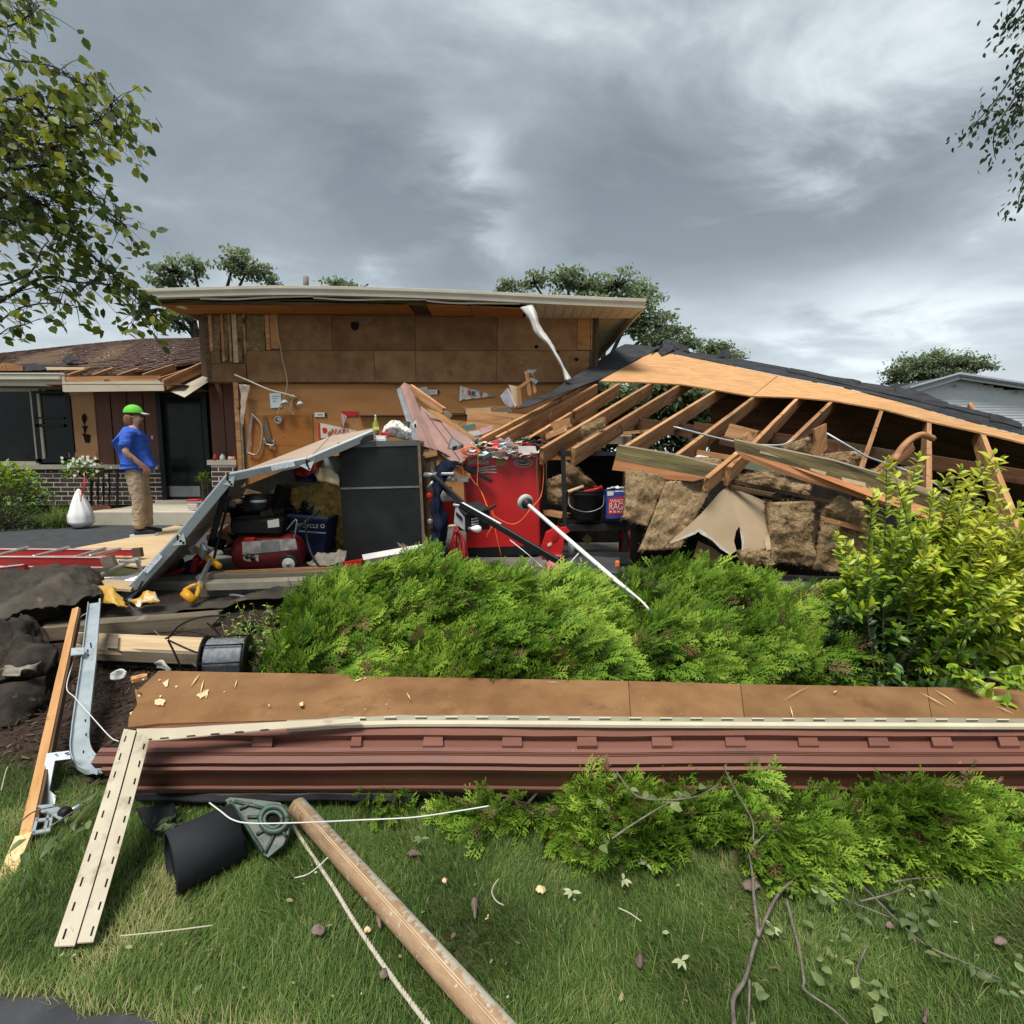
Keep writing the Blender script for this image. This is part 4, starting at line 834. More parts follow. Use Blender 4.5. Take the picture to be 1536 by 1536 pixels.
net('grey_tarp', [[P(470, 836, 4.9), P(500, 828, 4.95), P(520, 825, 5)], [P(462, 846, 4.8), P(490, 842, 4.75), P(516, 840, 4.8)], [P(470, 850, 4.75), P(490, 848, 4.7), P(512, 846, 4.75)]], mat('grey_rag', (.16, .14, .12), (.26, .23, .19), 8), dc, 22, 10, .05, 12, .01)
tube('black_hose', [P(458, 780, 4.95), P(462, 815, 4.9), P(475, 845, 4.75), P(496, 862, 4.6), P(520, 872, 4.5)], .012, BLACK, dc)
tube('black_hose', [P(395, 852, 4.8), P(420, 866, 4.6), P(450, 884, 4.45), P(470, 872, 4.5)], .008, BLACK, dc)
# things spilling out at the door foot
sp = thing('shovel', 'yellow-handled shovel leaning under the garage door, D grip towards the camera', 'shovel', P(290, 885, 4.2))

YEL = mat('yellow_plastic', (.62, .30, .012), (.70, .36, .02), 4, rough=.4)
a, b = P(294, 884, 4.2), P(316, 840, 4.6); beam('shaft', a, b, .04, .04, GREYM, sp, bevel=.015); beam('shaft_socket', P(297, 893, 4.16), P(300, 872, 4.25), .05, .05, mat('tan_grip', (.45, .30, .12), rough=.6), sp, bevel=.02)
tube('grip', [P(276, 888, 4.12), P(291, 902, 4.1)], .036, YEL, sp, 12, 0); tube('grip_arm', [P(276, 886, 4.14), P(286, 880, 4.16), P(295, 877, 4.18)], .017, YEL, sp, 8); tube('grip_arm', [P(291, 900, 4.12), P(297, 890, 4.15), P(298, 880, 4.18)], .017, YEL, sp, 8)
o = beam('yellow_lever', P(285, 818, 4.9), P(330, 850, 4.6), .05, .05, YEL, None, bevel=.012); tag(o, 'yellow bar slanting across the dark heap beside the door edge', 'bar')
o = net('yellow_bag', [[P(150, 882, 4.15), P(165, 880, 4.1), P(182, 900, 4.05)], [P(155, 905, 4.0), P(175, 906, 3.95), P(193, 910, 4.0)]], mat('yellow_sack', (.45, .25, .03), (.6, .38, .08), 6, rough=.4), None, 12, 6, .05, 9, .01); tag(o, 'torn yellow sack under the tar paper at the door foot', 'sack')
o = net('snack_bag', [[P(200, 905, 4.1), P(214, 893, 4.1), P(228, 885, 4.15)], [P(204, 908, 4.0), P(216, 906, 3.98), P(240, 900, 4.05)]], mat('crumpled_wrapper', (.66, .62, .52), (.55, .30, .02), 9, rough=.35, lo=.45, hi=.55), None, 14, 8, .06, 12, .006); tag(o, 'crumpled yellow and white bag right of the door foot', 'bag')
for (u0, v0, u1, v1, Y, lab) in [(238, 868, 312, 840, 4.75, 'dark red pole lying lowest in the heap under the door'), (255, 855, 305, 835, 4.9, 'dark red pole lying above the other red pole under the door')]:
    o = tube('red_pole', [P(u0, v0, Y), P(u1, v1, Y+.2)], .02, REDD, None, 8, 0); tag(o, lab, 'pole')
o = tube('grey_tool_handle', [P(345, 893, 4.3), P(353, 893, 4.28), P(372, 896, 4.25)], .012, GREYM, None, 8); tag(o, 'small grey tool on the tar paper strip', 'tool')
hp = thing('tool_heap', 'small dark tools and rags heaped just right of the garage door edge', 'junk', P(260, 880, 4.6))
for i in range(26):
    s = random.random(); u, v = 215+s*95+random.uniform(-5, 25), 893-s*85+random.uniform(-4, 16); Y = random.uniform(4.6, 5.1)
    box(random.choice(['rag', 'tool', 'small_box']), P(u, v, Y), [random.uniform(.03, .16) for _ in range(3)], random.choice([DARK, BLACK, REDD, GREYM, DARK, NAVY]), hp, .01, random.uniform(0, 3), random.uniform(-.6, .6), random.uniform(-.6, .6))

# ---- black cabinet
bc = thing('black_cabinet', 'tall charcoal cabinet with scratched plain side, leaning slightly', 'cabinet', P(575, 838, 5.3))
CAB = mat('charcoal_paint', (.0085, .0100, .0098), (.014, .016, .0155), 3, rough=.5, spec=.22, spots=[((.06, .065, .06), 34, .73, .02), ((.02, .023, .022), 2, .55, .2)])
Yc = 5.25
poly('upper_side', [P(508, 668, Yc), P(626, 664, Yc), P(630, 729, Yc), P(511, 732, Yc)], .7, CAB, bc, n=(0, -1, 0)); poly('lower_side', [P(511, 734, Yc), P(630, 731, Yc), P(636, 842, Yc), P(516, 848, Yc)], .7, CAB, bc, n=(0, -1, 0))
poly('seam_strip', [P(510, 731.6, Yc-.006), P(630, 728.6, Yc-.006), P(630, 731.4, Yc-.006), P(511, 734.2, Yc-.006)], .01, mat('worn_edge', (.16, .165, .155), (.10, .10, .095), 9), bc, n=(0, -1, 0))
poly('top_rail', [P(506, 664, Yc-.01), P(625, 660, Yc-.01), P(626, 668, Yc-.01), P(508, 672, Yc-.01)], .72, mat('grey_rail', (.07, .075, .075), (.11, .115, .115), 5, rough=.4), bc, n=(0, -1, 0))
poly('edge_trim', [P(626, 664, Yc-.012), P(630, 664, Yc-.012), P(639, 842, Yc-.012), P(635, 842, Yc-.012)], .03, mat('rusty_edge', (.10, .07, .05), (.17, .13, .10), 12), bc, n=(0, -1, 0))
poly('bottom_tray', [P(543, 832, 5.1), P(634, 816, 5.15), P(636, 824, 5.1), P(545, 840, 5.05)], .2, mat('pale_grey_tray', (.42, .40, .40), (.52, .50, .50), 5, rough=.4), bc)
poly('red_base', [P(513, 845, 5.1), P(543, 840, 5.1), P(543, 852, 5.1), P(515, 852, 5.1)], .1, RED, bc)
o = net('carrier_bag', [[P(566, 660, 5.5), P(575, 655, 5.5), P(590, 657, 5.5), P(614, 660, 5.5)], [P(572, 648, 5.45), P(586, 641, 5.4), P(600, 643, 5.4), P(618, 650, 5.45)], [P(580, 640, 5.5), P(592, 632, 5.55), P(604, 634, 5.55), P(614, 644, 5.5)], [P(592, 650, 5.8), P(598, 645, 5.8), P(606, 648, 5.8), P(612, 652, 5.8)]], mat('printed_white_bag', (.66, .65, .64), (.78, .77, .75), 6, rough=.45, spots=[((.45, .33, .08), 17, .57, .03), ((.42, .05, .07), 13, .62, .02), ((.2, .22, .26), 21, .58, .03)]), None, 22, 22, .03, 9, .004, out=(0, -1, .5)); tag(o, 'white plastic carrier bag with yellow and red print on the black cabinet', 'bag')
bt = thing('bottle', 'green bottle standing behind the garage door top', 'bottle', P(564, 655, 5.6))
GRN = mat('olive_green_glass', (.20, .22, .035), (.26, .28, .06), 5, rough=.25)
lathe('bottle_body', [(0, 0), (.032, 0), (.035, .02), (.033, .11), (.014, .15), (.012, .19), (0, .19)], GRN, bt, up_frame(P(564, 652, 5.55)), 16); lathe('cap', [(.014, .185), (.014, .21), (0, .21)], GREYM, bt, up_frame(P(564, 652, 5.55)), 12)
poly('label', [P(560, 640, 5.51), P(568.5, 640, 5.51), P(568.5, 645, 5.51), P(560, 645, 5.51)], .002, mat('yellow_label', (.5, .48, .12)), bt)
for (q, m, l) in [([(572, 648), (582, 640), (602, 632), (612, 632), (612, 640), (580, 652)], mat('dark_green_case', (.07, .085, .06)), 'dark olive case behind the white carrier bag')]:
    o = poly('tool_case', [P(u, v, 5.9) for u, v in q], .15, m); tag(o, l, 'case')
o = thing('open_book', 'white papers and a red-striped book on the cabinet next to the bag', 'papers', P(560, 662, 5.35))
box('book', P(568, 660, 5.35), (.16, .12, .03), WHITEP, o, .004, .2); box('book', P(572, 656, 5.4), (.13, .1, .03), WHITEP, o, .004, -.2); box('red_cover', P(577, 652, 5.42), (.10, .1, .02), RED, o, .003, .5, .4)
o = tube('white_tube', [P(535, 665, 5.25), P(562, 659, 5.22)], .016, WHITEP, None, 8, 0); tag(o, 'white tube lying on the black cabinet under the door corner', 'tube')
o = beam('door_bracket', P(540, 662, 5.2), P(560, 655, 5.2), .02, .06, BLACKM, None); tag(o, 'black bracket hanging under the top corner of the garage door', 'bracket')
o = lathe('white_bucket', [(0, -.15), (.11, -.15), (.13, .12), (.125, .12), (.1, -.12)], mat('pale_blue_bucket', (.55, .62, .64), (.62, .68, .70), 5), None, up_frame(P(500, 700, 5.8)), 20); tag(o, 'pale bucket half hidden behind the black cabinet', 'bucket')

# ---- things on the tan wall
YT = 9.04
def sign(name, u0, v0, u1, v1, m, label, cat, Y=YT, t=.006, group=None, poly_=None):
    q = poly_ or [(u0, v0), (u1, v0), (u1, v1), (u0, v1)]
    pts = [P(u, v, Y) for u, v in q]; cx_ = sum(pts, V())/len(pts); e = thing(name, label, cat, cx_, group); poly('sheet', pts, t, m, e, n=(0, -1, 0)); return e
ps = sign('paper_notice', 404, 590, 423, 611, mat('pale_blue_paper', (.55, .63, .66), (.62, .69, .72), 6), 'pale blue paper notice pinned on the tan wall', 'notice', poly_=[(404, 590), (421, 589), (423, 611), (406, 612)])
for i, (l, s) in enumerate([(.16, 594.5), (.13, 598), (.09, 602)]): poly('print_line', [P(408+i*.6, s-.6, YT-.004), P(408+l*70, s-.9, YT-.004), P(408+l*70, s+.3, YT-.004), P(408+i*.6, s+.6, YT-.004)], .001, GREYM, ps, n=(0, -1, 0))
pn = sign('pennant', 0, 0, 0, 0, mat('cream_pennant', (.60, .52, .40), (.68, .60, .48), 5), 'cream football pennant with red lettering behind the garage door', 'pennant', poly_=[(479, 634), (535, 646), (535, 650), (480, 658)])

poly('red_edge', [P(u, v, YT-.004) for u, v in [(477, 634), (480, 634.5), (481, 658), (478, 658)]], .004, RED, pn, n=(0, -1, 0))
text('lettering', 'BEARS', .115, wallmat(P(510, 647.5, YT-.008), tilt=-.02), RED, pn); poly('helmet_print', [P(u, v, YT-.006) for u, v in [(483, 643), (487, 641), (491, 644), (490, 649), (485, 650)]], .002, RED, pn, n=(0, -1, 0)); poly('helmet_print', [P(u, v, YT-.006) for u, v in [(491, 650), (495, 646), (498, 649), (496, 654), (492, 654)]], .002, mat('rust_print', (.35, .08, .03)), pn, n=(0, -1, 0))
fl = thing('small_flag', 'small striped red and white flag pinned above the pennant', 'flag', P(512, 636, YT-.06))
FS = mat('flag_red', (.45, .04, .05)); 
for i in range(6):
    s0, s1 = i/6, (i+1)/6; A, B, C_, D_ = (511, 619), (520, 624), (514, 641), (512, 640)
    L0 = lambda s: P(A[0]+(B[0]-A[0])*s, A[1]+(B[1]-A[1])*s, YT-.06); L1 = lambda s: P(D_[0]+(C_[0]-D_[0])*s, D_[1]+(C_[1]-D_[1])*s, YT-.04)
    poly('stripe', [L0(s0), L0(s1), L1(s1), L1(s0)], .004, FS if i % 2 == 0 else WHITEP, fl, n=(0, -1, 0))
tube('stick', [P(511, 618, YT-.05), P(513, 645, YT-.05)], .006, LUM, fl, 6, 0)
rb = sign('red_banner', 511, 617, 537.5, 624, mat('red_and_black_banner', (.45, .012, .02), (.02, .01, .01), 16, rough=.7, lo=.56, hi=.60), 'narrow red and black banner sticker on the tan wall', 'banner')
st = []
for (u, v, l) in [(480, 622, 'small white sticker with a dark end above the pennant at left'), (649, 588, 'small white sticker with a dark end right of the fallen mauve panel')]:
    e = sign('bumper_sticker', u-8, v-3.3, u+7, v+3.3, WHITEP, l, 'sticker', group='white stickers on the tan wall')
    poly('dark_end', [P(a, b, YT-.004) for a, b in [(u+7.2, v-2.6), (u+10, v-2.8), (u+10, v+2.4), (u+7.2, v+2.6)]], .004, BLACK, e, n=(0, -1, 0)); poly('print', [P(a, b, YT-.003) for a, b in [(u-4, v-.8), (u+4, v-1), (u+4, v+.8), (u-4, v+.8)]], .001, GREYM, e, n=(0, -1, 0))
pe = sign('sports_pennant', 0, 0, 0, 0, mat('printed_pennant', (.55, .50, .42), (.16, .17, .22), 7, rough=.8, lo=.46, hi=.54, spots=[((.6, .32, .08), 5, .60, .04), ((.5, .12, .1), 8, .64, .03)]), 'colourful triangular printed pennant on the tan wall', 'pennant', poly_=[(692, 579), (745, 594), (692, 600)])
poly('white_edge', [P(u, v, YT-.006) for u, v in [(690, 579), (693, 579), (692, 601), (689, 601)]], .004, WHITEP, pe, n=(0, -1, 0))
for i in range(6): poly('print_mark', [P(696+i*6, 583+i*1.7, YT-.008), P(700+i*6, 584+i*1.7, YT-.008), P(699+i*6, 592+i*.4, YT-.008), P(696+i*6, 593+i*.2, YT-.008)], .001, [WHITEP, RED, mat('navy_print', (.03, .05, .14)), WHITEP, RED, WHITEP][i], pe, n=(0, -1, 0))
bs = thing('bow_saw', 'old bow saw hanging on the tan wall', 'saw', P(385, 655, YT))
tube('frame', [P(372, 679, YT-.05), P(384, 682, YT-.05), P(391, 670, YT-.05), P(393, 640, YT-.05), P(380, 623, YT-.05), P(377, 622, YT-.05)], .016, mat('rusty_tube', (.30, .24, .19), (.42, .36, .30), 9, metal=.4, rough=.5), bs, 8); beam('blade', P(371, 680, YT-.05), P(378, 622, YT-.05), .006, .035, GREYM, bs, up=(1, 0, 0))
hs = thing('hand_saw', 'rusty hand saw hanging right of the bow saw', 'saw', P(400, 650, YT))
poly('blade', [P(u, v, YT-.03) for u, v in [(394, 624), (398, 622), (409, 664), (398, 661)]], .006, mat('rusty_blade', (.11, .075, .05), (.17, .12, .085), 9, metal=.3), hs, n=(0, -1, 0)); tube('handle', [P(396, 658, YT-.05), P(400, 666, YT-.05), P(411, 668, YT-.05), P(410, 660, YT-.05)], .018, GREYM, hs, 8); tube('grip', [P(406, 668, YT-.05), P(407, 677, YT-.05)], .015, LUM, hs, 8, 0)
jb = thing('junction_box', 'octagonal metal junction box open on the tan wall', 'junction box', P(419, 630, YT))
lathe('box', [(.055, .05), (.065, .05), (.065, 0), (0, 0), (.055, .004)], GALV, jb, frame(P(419, 630, YT), (1, 0, 0), (0, -1, 0)), 8, False); 
for a in range(5): tube('wire_end', [P(419+3*math.cos(a*1.3), 630+3*math.sin(a*1.3), YT-.05), P(419+2*math.cos(a*2.1+1), 630+2*math.sin(a*2.1+1), YT-.09)], .008, [WHITEP, BLACK, LUM, WHITEP, GREYM][a], jb, 6, 0)
fl2 = thing('flood_light', 'double flood lamp dangling from cables on the tan wall', 'lamp', P(440, 600, YT-.1))
tube('supply_cable', [P(352, 562, 8.8), P(375, 572, 8.8), P(405, 585, 8.8), P(425, 590, 8.85), P(445, 596, 8.9)], .014, BEIGE2, fl2, 6)
for (u, v, d) in [(427, 604, -1), (450, 606, 1)]:
    lathe('lamp_bowl', [(.0, 0), (.03, .01), (.055, .05), (.06, .085), (.055, .085), (.0, .03)], mat('dusty_lamp_glass', (.50, .46, .40), (.6, .56, .5), 8, rough=.3), fl2, frame(P(u, v-4, YT-.15), (1, 0, .2), (0.3*d, -.35, -.9)), 16)
lathe('lamp_base', [(0, .04), (.05, .035), (.07, 0)], mat('brass', (.35, .24, .07), (.25, .17, .06), 7, metal=.6, rough=.4), fl2, frame(P(440, 597, YT-.05), (1, 0, 0), (0, -1, -.2)), 14)
for q in [[(424, 600), (420, 612), (416, 621)], [(438, 606), (434, 614), (441, 622)], [(440, 598), (436, 605), (438, 610)]]: tube('loose_wire', [P(u, v, YT-.08) for u, v in q], .005, WIREW, fl2, 5)
bn2 = thing('window_sticker', 'torn white poster leaning at the right end of the tan wall', 'poster', P(762, 595, 8.7))
poly('sheet', [P(u, v, 8.7) for u, v in [(750, 594), (760, 583), (771, 604), (768, 612), (757, 606)]], .008, mat('lilac_poster', (.50, .46, .52), (.25, .23, .30), 9), bn2); poly('white_border', [P(u, v, 8.69) for u, v in [(760, 582), (763, 583), (776, 607), (772, 611)]], .008, WHITEP, bn2)
bst = thing('broken_wall_frame', 'broken studs and glass sticking up in front of the tan wall beside the fallen roof', 'broken frame', P(785, 610, 8.4))
beam('stud', P(780, 612, 8.4), P(777, 580, 8.4), .05, .08, LUM, bst); beam('stud', P(803, 592, 8.4), P(798, 556, 8.4), .03, .05, LUM, bst, ragged=.05); beam('stud', P(795, 595, 8.4), P(790, 558, 8.4), .02, .06, LUM, bst, ragged=.05); beam('rail', P(778, 582, 8.4), P(800, 566, 8.4), .03, .05, LUM, bst, ragged=.02)
poly('glass_pane', [P(u, v, 8.45) for u, v in [(763, 577), (777, 580), (777, 610), (772, 604)]], .006, mat('dusty_glass', (.45, .34, .22), (.52, .40, .27), 5, rough=.2), bst)
for q in [[(790, 555), (806, 554), (800, 560), (792, 559)], [(796, 566), (808, 571), (804, 576), (797, 571)]]: poly('bent_flashing', [P(u, v, 8.35) for u, v in q], .01, GREYM, bst)

# ---- fallen mauve panel in the middle
mp_ = thing('fallen_siding_corner', 'mauve-brown corner of garage siding fallen slantwise between the two cabinets', 'siding', P(670, 690, 6))
Q = lambda u, v, Y: P(u, v, Y)
def band(name, a0, a1, b1, b0, m, t=.012): return poly(name, [a0, a1, b1, b0], t, m, mp_)
MV2 = mat('mauve_panel', (.22, .125, .105), (.28, .165, .14), 3, rough=.6, bump=.1, spots=((.36, .25, .21), 6, .66, .1))
band('grey_flashing', Q(595, 584, 7.0), Q(601, 580, 7.02), Q(632, 668, 5.6), Q(620, 664, 5.58), mat('grey_flashing', (.22, .23, .25), (.33, .34, .36), 6, rough=.4, metal=.4))
band('corner_strip', Q(601, 579, 7.0), Q(607, 573, 7.05), Q(645, 672, 5.6), Q(631, 668, 5.58), MV2)
band('corner_strip', Q(607, 574, 7.04), Q(614, 577, 7.06), Q(656, 676, 5.65), Q(646, 672, 5.62), MV2)
pts_ = [(614, 578), (624, 604), (640, 615), (660, 630), (680, 643), (700, 654), (712, 664), (706, 680), (692, 694), (672, 690), (650, 672), (630, 625)]
pa = poly('siding_panel', [Q(u, v, 7.0-(v-578)*.0125) for u, v in pts_], .02, MV2, mp_)
for (a, b) in [((638, 618), (690, 690)), ((660, 632), (700, 682))]: tube('panel_groove', [Q(u, v, 7.0-(v-578)*.0125-.012) for u, v in (a, ((a[0]+b[0])/2, (a[1]+b[1])/2), b)], .004, MAUVED, mp_, 5, 0)
tube('panel_edge', [Q(u, v, 6.98-(v-578)*.0125-.015) for u, v in [(628, 604), (632, 625), (640, 640), (644, 655), (651, 672), (668, 686), (690, 705)]], .010, LUMD, mp_, 6)
beam('frame_edge', Q(650, 674, 5.7), Q(738, 722, 5.6), .05, .04, BLACKM, mp_); beam('inner_board', Q(655, 685, 5.72), Q(705, 715, 5.65), .02, .07, LUM, mp_)
poly('plywood_edge', [Q(u, v, 6.3) for u, v in [(640, 612), (665, 622), (690, 640), (716, 658), (705, 660), (676, 642), (648, 622)]], .03, PLY, mp_)
pl8 = poly('door_plate', [Q(u, v, 5.95) for u, v in [(618, 636), (624, 630), (627, 640), (625, 648), (621, 646)]], .012, WHITEP, mp_); poly('plate_slot', [Q(u, v, 5.935) for u, v in [(621, 637), (624, 635), (624.5, 642), (622, 643)]], .004, BLACK, pl8)
ob = thing('outlet_box', 'square grey outlet box hanging on the fallen mauve panel', 'outlet box', P(680, 668, 5.85))
poly('box', [P(u, v, 5.8) for u, v in [(677, 655), (694, 666), (682, 681), (671, 672)]], .08, GREYM, ob); poly('plate', [P(u, v, 5.79) for u, v in [(678, 658), (690, 666), (681, 677), (674, 671)]], .01, mat('pale_plate', (.38, .36, .32)), ob); poly('opening', [P(u, v, 5.78) for u, v in [(679, 670), (686, 668), (683, 676), (678, 675)]], .004, BLACK, ob)
for (q, Y, m, l, nm, c) in [([(626, 582), (640, 580), (648, 598), (634, 594)], 7.3, GREYM, 'dark grey square board behind the top of the fallen mauve panel', 'grey_board', 'board'), ([(652, 612), (658, 618), (664, 630), (670, 640), (662, 634), (650, 624)], 6.5, INSY, 'piece of yellow foam on the upper edge of the mauve panel', 'foam_piece', 'foam'), ([(680, 632), (690, 645), (694, 655), (684, 647), (679, 640)], 6.4, LUML, 'yellow wood splinter on the right edge of the mauve panel', 'wood_splinter', 'splinter'), ([(692, 640), (712, 635), (714, 642), (694, 648)], 6.6, mat('teal_book', (.07, .16, .14)), 'teal green book lying near the first rafter', 'book', 'book'), ([(694, 650), (718, 645), (722, 652), (698, 657)], 6.5, WHITEP, 'white folded papers below the teal book', 'papers', 'papers'), ([(716, 644), (738, 638), (740, 645), (720, 652)], 6.6, mat('pink_print', (.5, .2, .24), (.6, .5, .45), 12), 'pink magazine beside the white papers', 'magazine', 'magazine')]:
    o = poly(nm, [P(u, v, Y) for u, v in q], .05, m); tag(o, l, c)
for (a, b, Y0, Y1, w_, h, m, l) in [((616, 582), (666, 618), 7.1, 6.6, .05, .10, LUM, 'brown board slanting down from the top of the mauve panel'), ((655, 612), (677, 626), 6.7, 6.5, .03, .06, LUMG, 'grey splintered board end at the foot of the slanting board'), ((699, 618), (738, 616), 8.2, 8.2, .12, .09, LUML, 'pale short plank on the wall shelf under the pennant'), ((738, 618), (768, 614), 8.1, 8.1, .1, .08, LUMG, 'grey plank on the wall shelf right of the pale plank'), ((640, 640), (700, 648), 7.6, 7.6, .04, .3, LUM, 'brown cupboard board behind the mauve panel'), ((700, 633), (790, 640), 7.6, 7.4, .04, .35, LUM, 'brown cupboard board behind the teal book')]:
    o = beam('loose_board', P(*a, Y0), P(*b, Y1), w_, h, m, None, ragged=.02); tag(o, l, 'board')

# ---- post, vice, coat, cooler, extension cord
po = thing('broken_post', 'dark splintered wooden post beside the black cabinet', 'post', P(645, 840, 5.4))
beam('post', P(646, 842, 5.4), P(645, 676, 5.45), .13, .12, LUMD, po, up=(1, 0, 0), ragged=.03); beam('side_board', P(637, 842, 5.36), P(633, 682, 5.4), .03, .05, LUMD, po, up=(1, 0, 0)); beam('torn_block', P(636, 683, 5.38), P(655, 679, 5.38), .05, .06, LUM, po, ragged=.02)
vc = thing('bench_vice', 'grey steel vice and pipes clamped to the dark post', 'vice', P(665, 722, 5.25))
tube('vice_screw', [P(637, 713, 5.25), P(655, 712, 5.22)], .03, GREYM, vc, 10, 0); tube('vice_jaw', [P(648, 703, 5.25), P(652, 722, 5.22)], .035, BLACKM, vc, 10, 0); box('anvil', P(672, 711, 5.25), (.14, .09, .035), GREYM, vc, .01); box('vice_block', P(680, 718, 5.25), (.05, .06, .06), GREYM, vc, .01); tube('lever', [P(642, 732, 5.2), P(650, 722, 5.2)], .018, GREYM, vc, 8, 0)
bh = thing('wall_bench', 'thin grey shelf with diagonal brace between post and red cabinet', 'shelf', P(680, 722, 5.4)); poly('shelf_board', [P(655, 718, 5.3), P(702, 718, 5.3), P(702, 723, 5.3), P(656, 722, 5.3)], .4, GREYM, bh); beam('brace', P(658, 725, 5.3), P(712, 775, 5.2), .03, .035, BLACKM, bh)
net('hanging_jacket', [[P(652, 700, 5.35), P(668, 690, 5.3), P(690, 692, 5.4)], [P(650, 730, 5.25), P(658, 735, 5.15), P(666, 730, 5.2)], [P(648, 780, 5.25), P(658, 785, 5.1), P(668, 780, 5.2)], [P(645, 835, 5.2), P(660, 838, 5.05), P(675, 832, 5.15)]], mat('navy_cloth', (.007, .010, .024), (.014, .018, .036), 8, rough=1, spec=.05), None, 20, 30, .05, 8, .02)
tag(bpy.data.objects['hanging_jacket'], 'navy blue jacket hanging on the dark post', 'jacket')
co = thing('cool_box', 'red and white cool box left of the red cabinet', 'cool box', P(672, 800, 5.7))
poly('body', [P(661, 750, 5.6), P(682, 748, 5.6), P(682, 786, 5.6), P(662, 788, 5.6)], .3, RED, co, n=(0, -1, 0)); poly('lid', [P(657, 730, 5.72), P(677, 730, 5.72), P(683, 748, 5.58), P(660, 750, 5.58)], .1, WHITEP, co, n=(0, -.7, .7)); poly('lid_label', [P(664, 733, 5.68), P(675, 733, 5.68), P(677, 737, 5.66), P(666, 737, 5.66)], .004, GREYM, co, n=(0, -.7, .7))
o = lathe('red_reflector', [(0, .012), (.025, .01), (.035, .004), (.036, 0)], RED, None, frame(P(644, 744, 5.3), (1, 0, 0), (0, -1, 0)), 18); tag(o, 'round red reflector on the dark post', 'reflector')
o = lathe('tape_roll', [(0, .012), (.02, .012), (.038, .004), (.036, 0)], GREYM, None, frame(P(645, 783, 5.3), (1, 0, 0), (0, -1, 0)), 14); tag(o, 'small grey round cap low on the dark post', 'cap')
ec = thing('cord_hank', 'hank of red extension cord hanging below the door opener', 'cord', P(685, 830, 5.3))
for i in range(13):
    u = 677+i*1.6; tube('cord_strand', [P(685+random.uniform(-3, 3), 790, 5.3), P(u+random.uniform(-2, 2), 810, 5.25+random.uniform(-.05, .05)), P(u-(6-i)*.9, 832, 5.25), P(u-(6-i)*1.0, 843, 5.3)], .008, [RED, mat('cord_pink', (.5, .1, .09)), REDD][i % 3], ec, 6, 4)
o = box('plug', P(678, 789, 5.2), (.10, .04, .03), LUML, None, .01, 0, -.1); tag(o, 'cream plug above the red cord hank', 'plug')

# ---- garage door opener with its rail
op = thing('door_opener', 'fallen garage door opener with white bulb and long black rail before the red cabinet', 'door opener', P(700, 790, 5.1))
poly('end_cover', [P(683, 758, 5.0), P(697, 772, 4.9), P(697, 796, 4.9), P(681, 784, 5.0)], .02, mat('grey_cover', (.26, .27, .28), (.33, .34, .35), 5, rough=.4), op)
poly('cover_badge', [P(684, 768, 4.97), P(693, 776, 4.9), P(693, 781, 4.9), P(684, 773, 4.97)], .004, BLACK, op)
bxm = [P(697, 772, 4.9), P(735, 762, 5.1), P(734, 794, 5.1), P(699, 797, 4.9)]; poly('housing', bxm, .12, BLACK, op); poly('top_plate', [P(684, 757, 5.0), P(716, 752, 5.2), P(738, 763, 5.1), P(697, 772, 4.88)], .02, BLACKM, op)
for i in range(3): poly('vent', [P(708, 778+i*4, 4.9), P(718, 776+i*4, 4.95), P(718, 778+i*4, 4.95), P(708, 780+i*4, 4.9)], .01, GALV, op)
bl = lathe('bulb', [(0, .105), (.02, .10), (.034, .08), (.037, .06), (.03, .03), (.017, .005), (.016, 0)], flat('white_glass', (.78, .77, .75), .3), op, frame(P(707, 793, 4.9), (0, 0, 1), (.9, -.2, .05)), 20); lathe('bulb_socket', [(.017, .004), (.018, -.02), (.012, -.03)], GREYM, bl, frame(P(707, 793, 4.9), (0, 0, 1), (.9, -.2, .05)), 12)
beam('rail', P(690, 756, 4.98), P(868, 860, 4.3), .035, .06, BLACK, op, bevel=.008); beam('rail_edge', P(694, 754, 4.95), P(752, 786, 4.72), .03, .012, GALV, op); beam('opener_arm', P(652, 715, 5.2), P(702, 760, 5.0), .025, .035, BLACKM, op)
beam('mount_strap', P(733, 764, 5.0), P(744, 758, 5.1), .02, .03, LUMD, op); beam('pull_arm', P(680, 757, 5.0), P(700, 760, 4.95), .02, .02, GALV, op)

# ---- red tool cabinet
rc = thing('red_tool_cabinet', 'tall bright red tool cabinet plastered with stickers, littered top', 'tool cabinet', P(750, 830, 5.9))
Yr = 5.7
poly('side', [P(694, 690, Yr), P(804, 686, Yr), P(808, 818, Yr), P(700, 822, Yr)], .55, RED, rc, n=(0, -1, 0)); poly('top_lip', [P(692, 683, Yr-.02), P(812, 680, Yr-.02), P(812, 687, Yr-.02), P(694, 690, Yr-.02)], .6, mat('red_lip', (.30, .03, .03), (.38, .06, .05), 6, rough=.35), rc, n=(0, -1, 0))
poly('dark_side', [P(808, 688, Yr), P(818, 690, Yr+.5), P(820, 820, Yr+.5), P(810, 820, Yr)], .02, REDD, rc, n=(1, -.3, 0)); poly('base_rail', [P(698, 822, Yr), P(806, 818, Yr), P(806, 832, Yr), P(700, 836, Yr)], .5, BLACK, rc, n=(0, -1, 0))
SK = mat('faded_sticker', (.25, .16, .13), (.38, .26, .22), 30, lo=.45, hi=.6); 
poly('sticker', [P(u, v, Yr-.004) for u, v in [(701, 688), (734, 690), (734, 697), (701, 696)]], .003, SK, rc, n=(0, -1, 0))
fg = poly('flag_sticker', [P(u, v, Yr-.004) for u, v in [(699, 700), (745, 697), (745, 711), (700, 711)]], .003, mat('worn_flag_red', (.20, .02, .025)), rc, n=(0, -1, 0)); poly('flag_canton', [P(u, v, Yr-.008) for u, v in [(704, 700), (714, 700), (714, 709), (704, 709)]], .002, mat('flag_navy', (.02, .022, .06), (.3, .3, .35), 60, lo=.58, hi=.62), fg, n=(0, -1, 0))
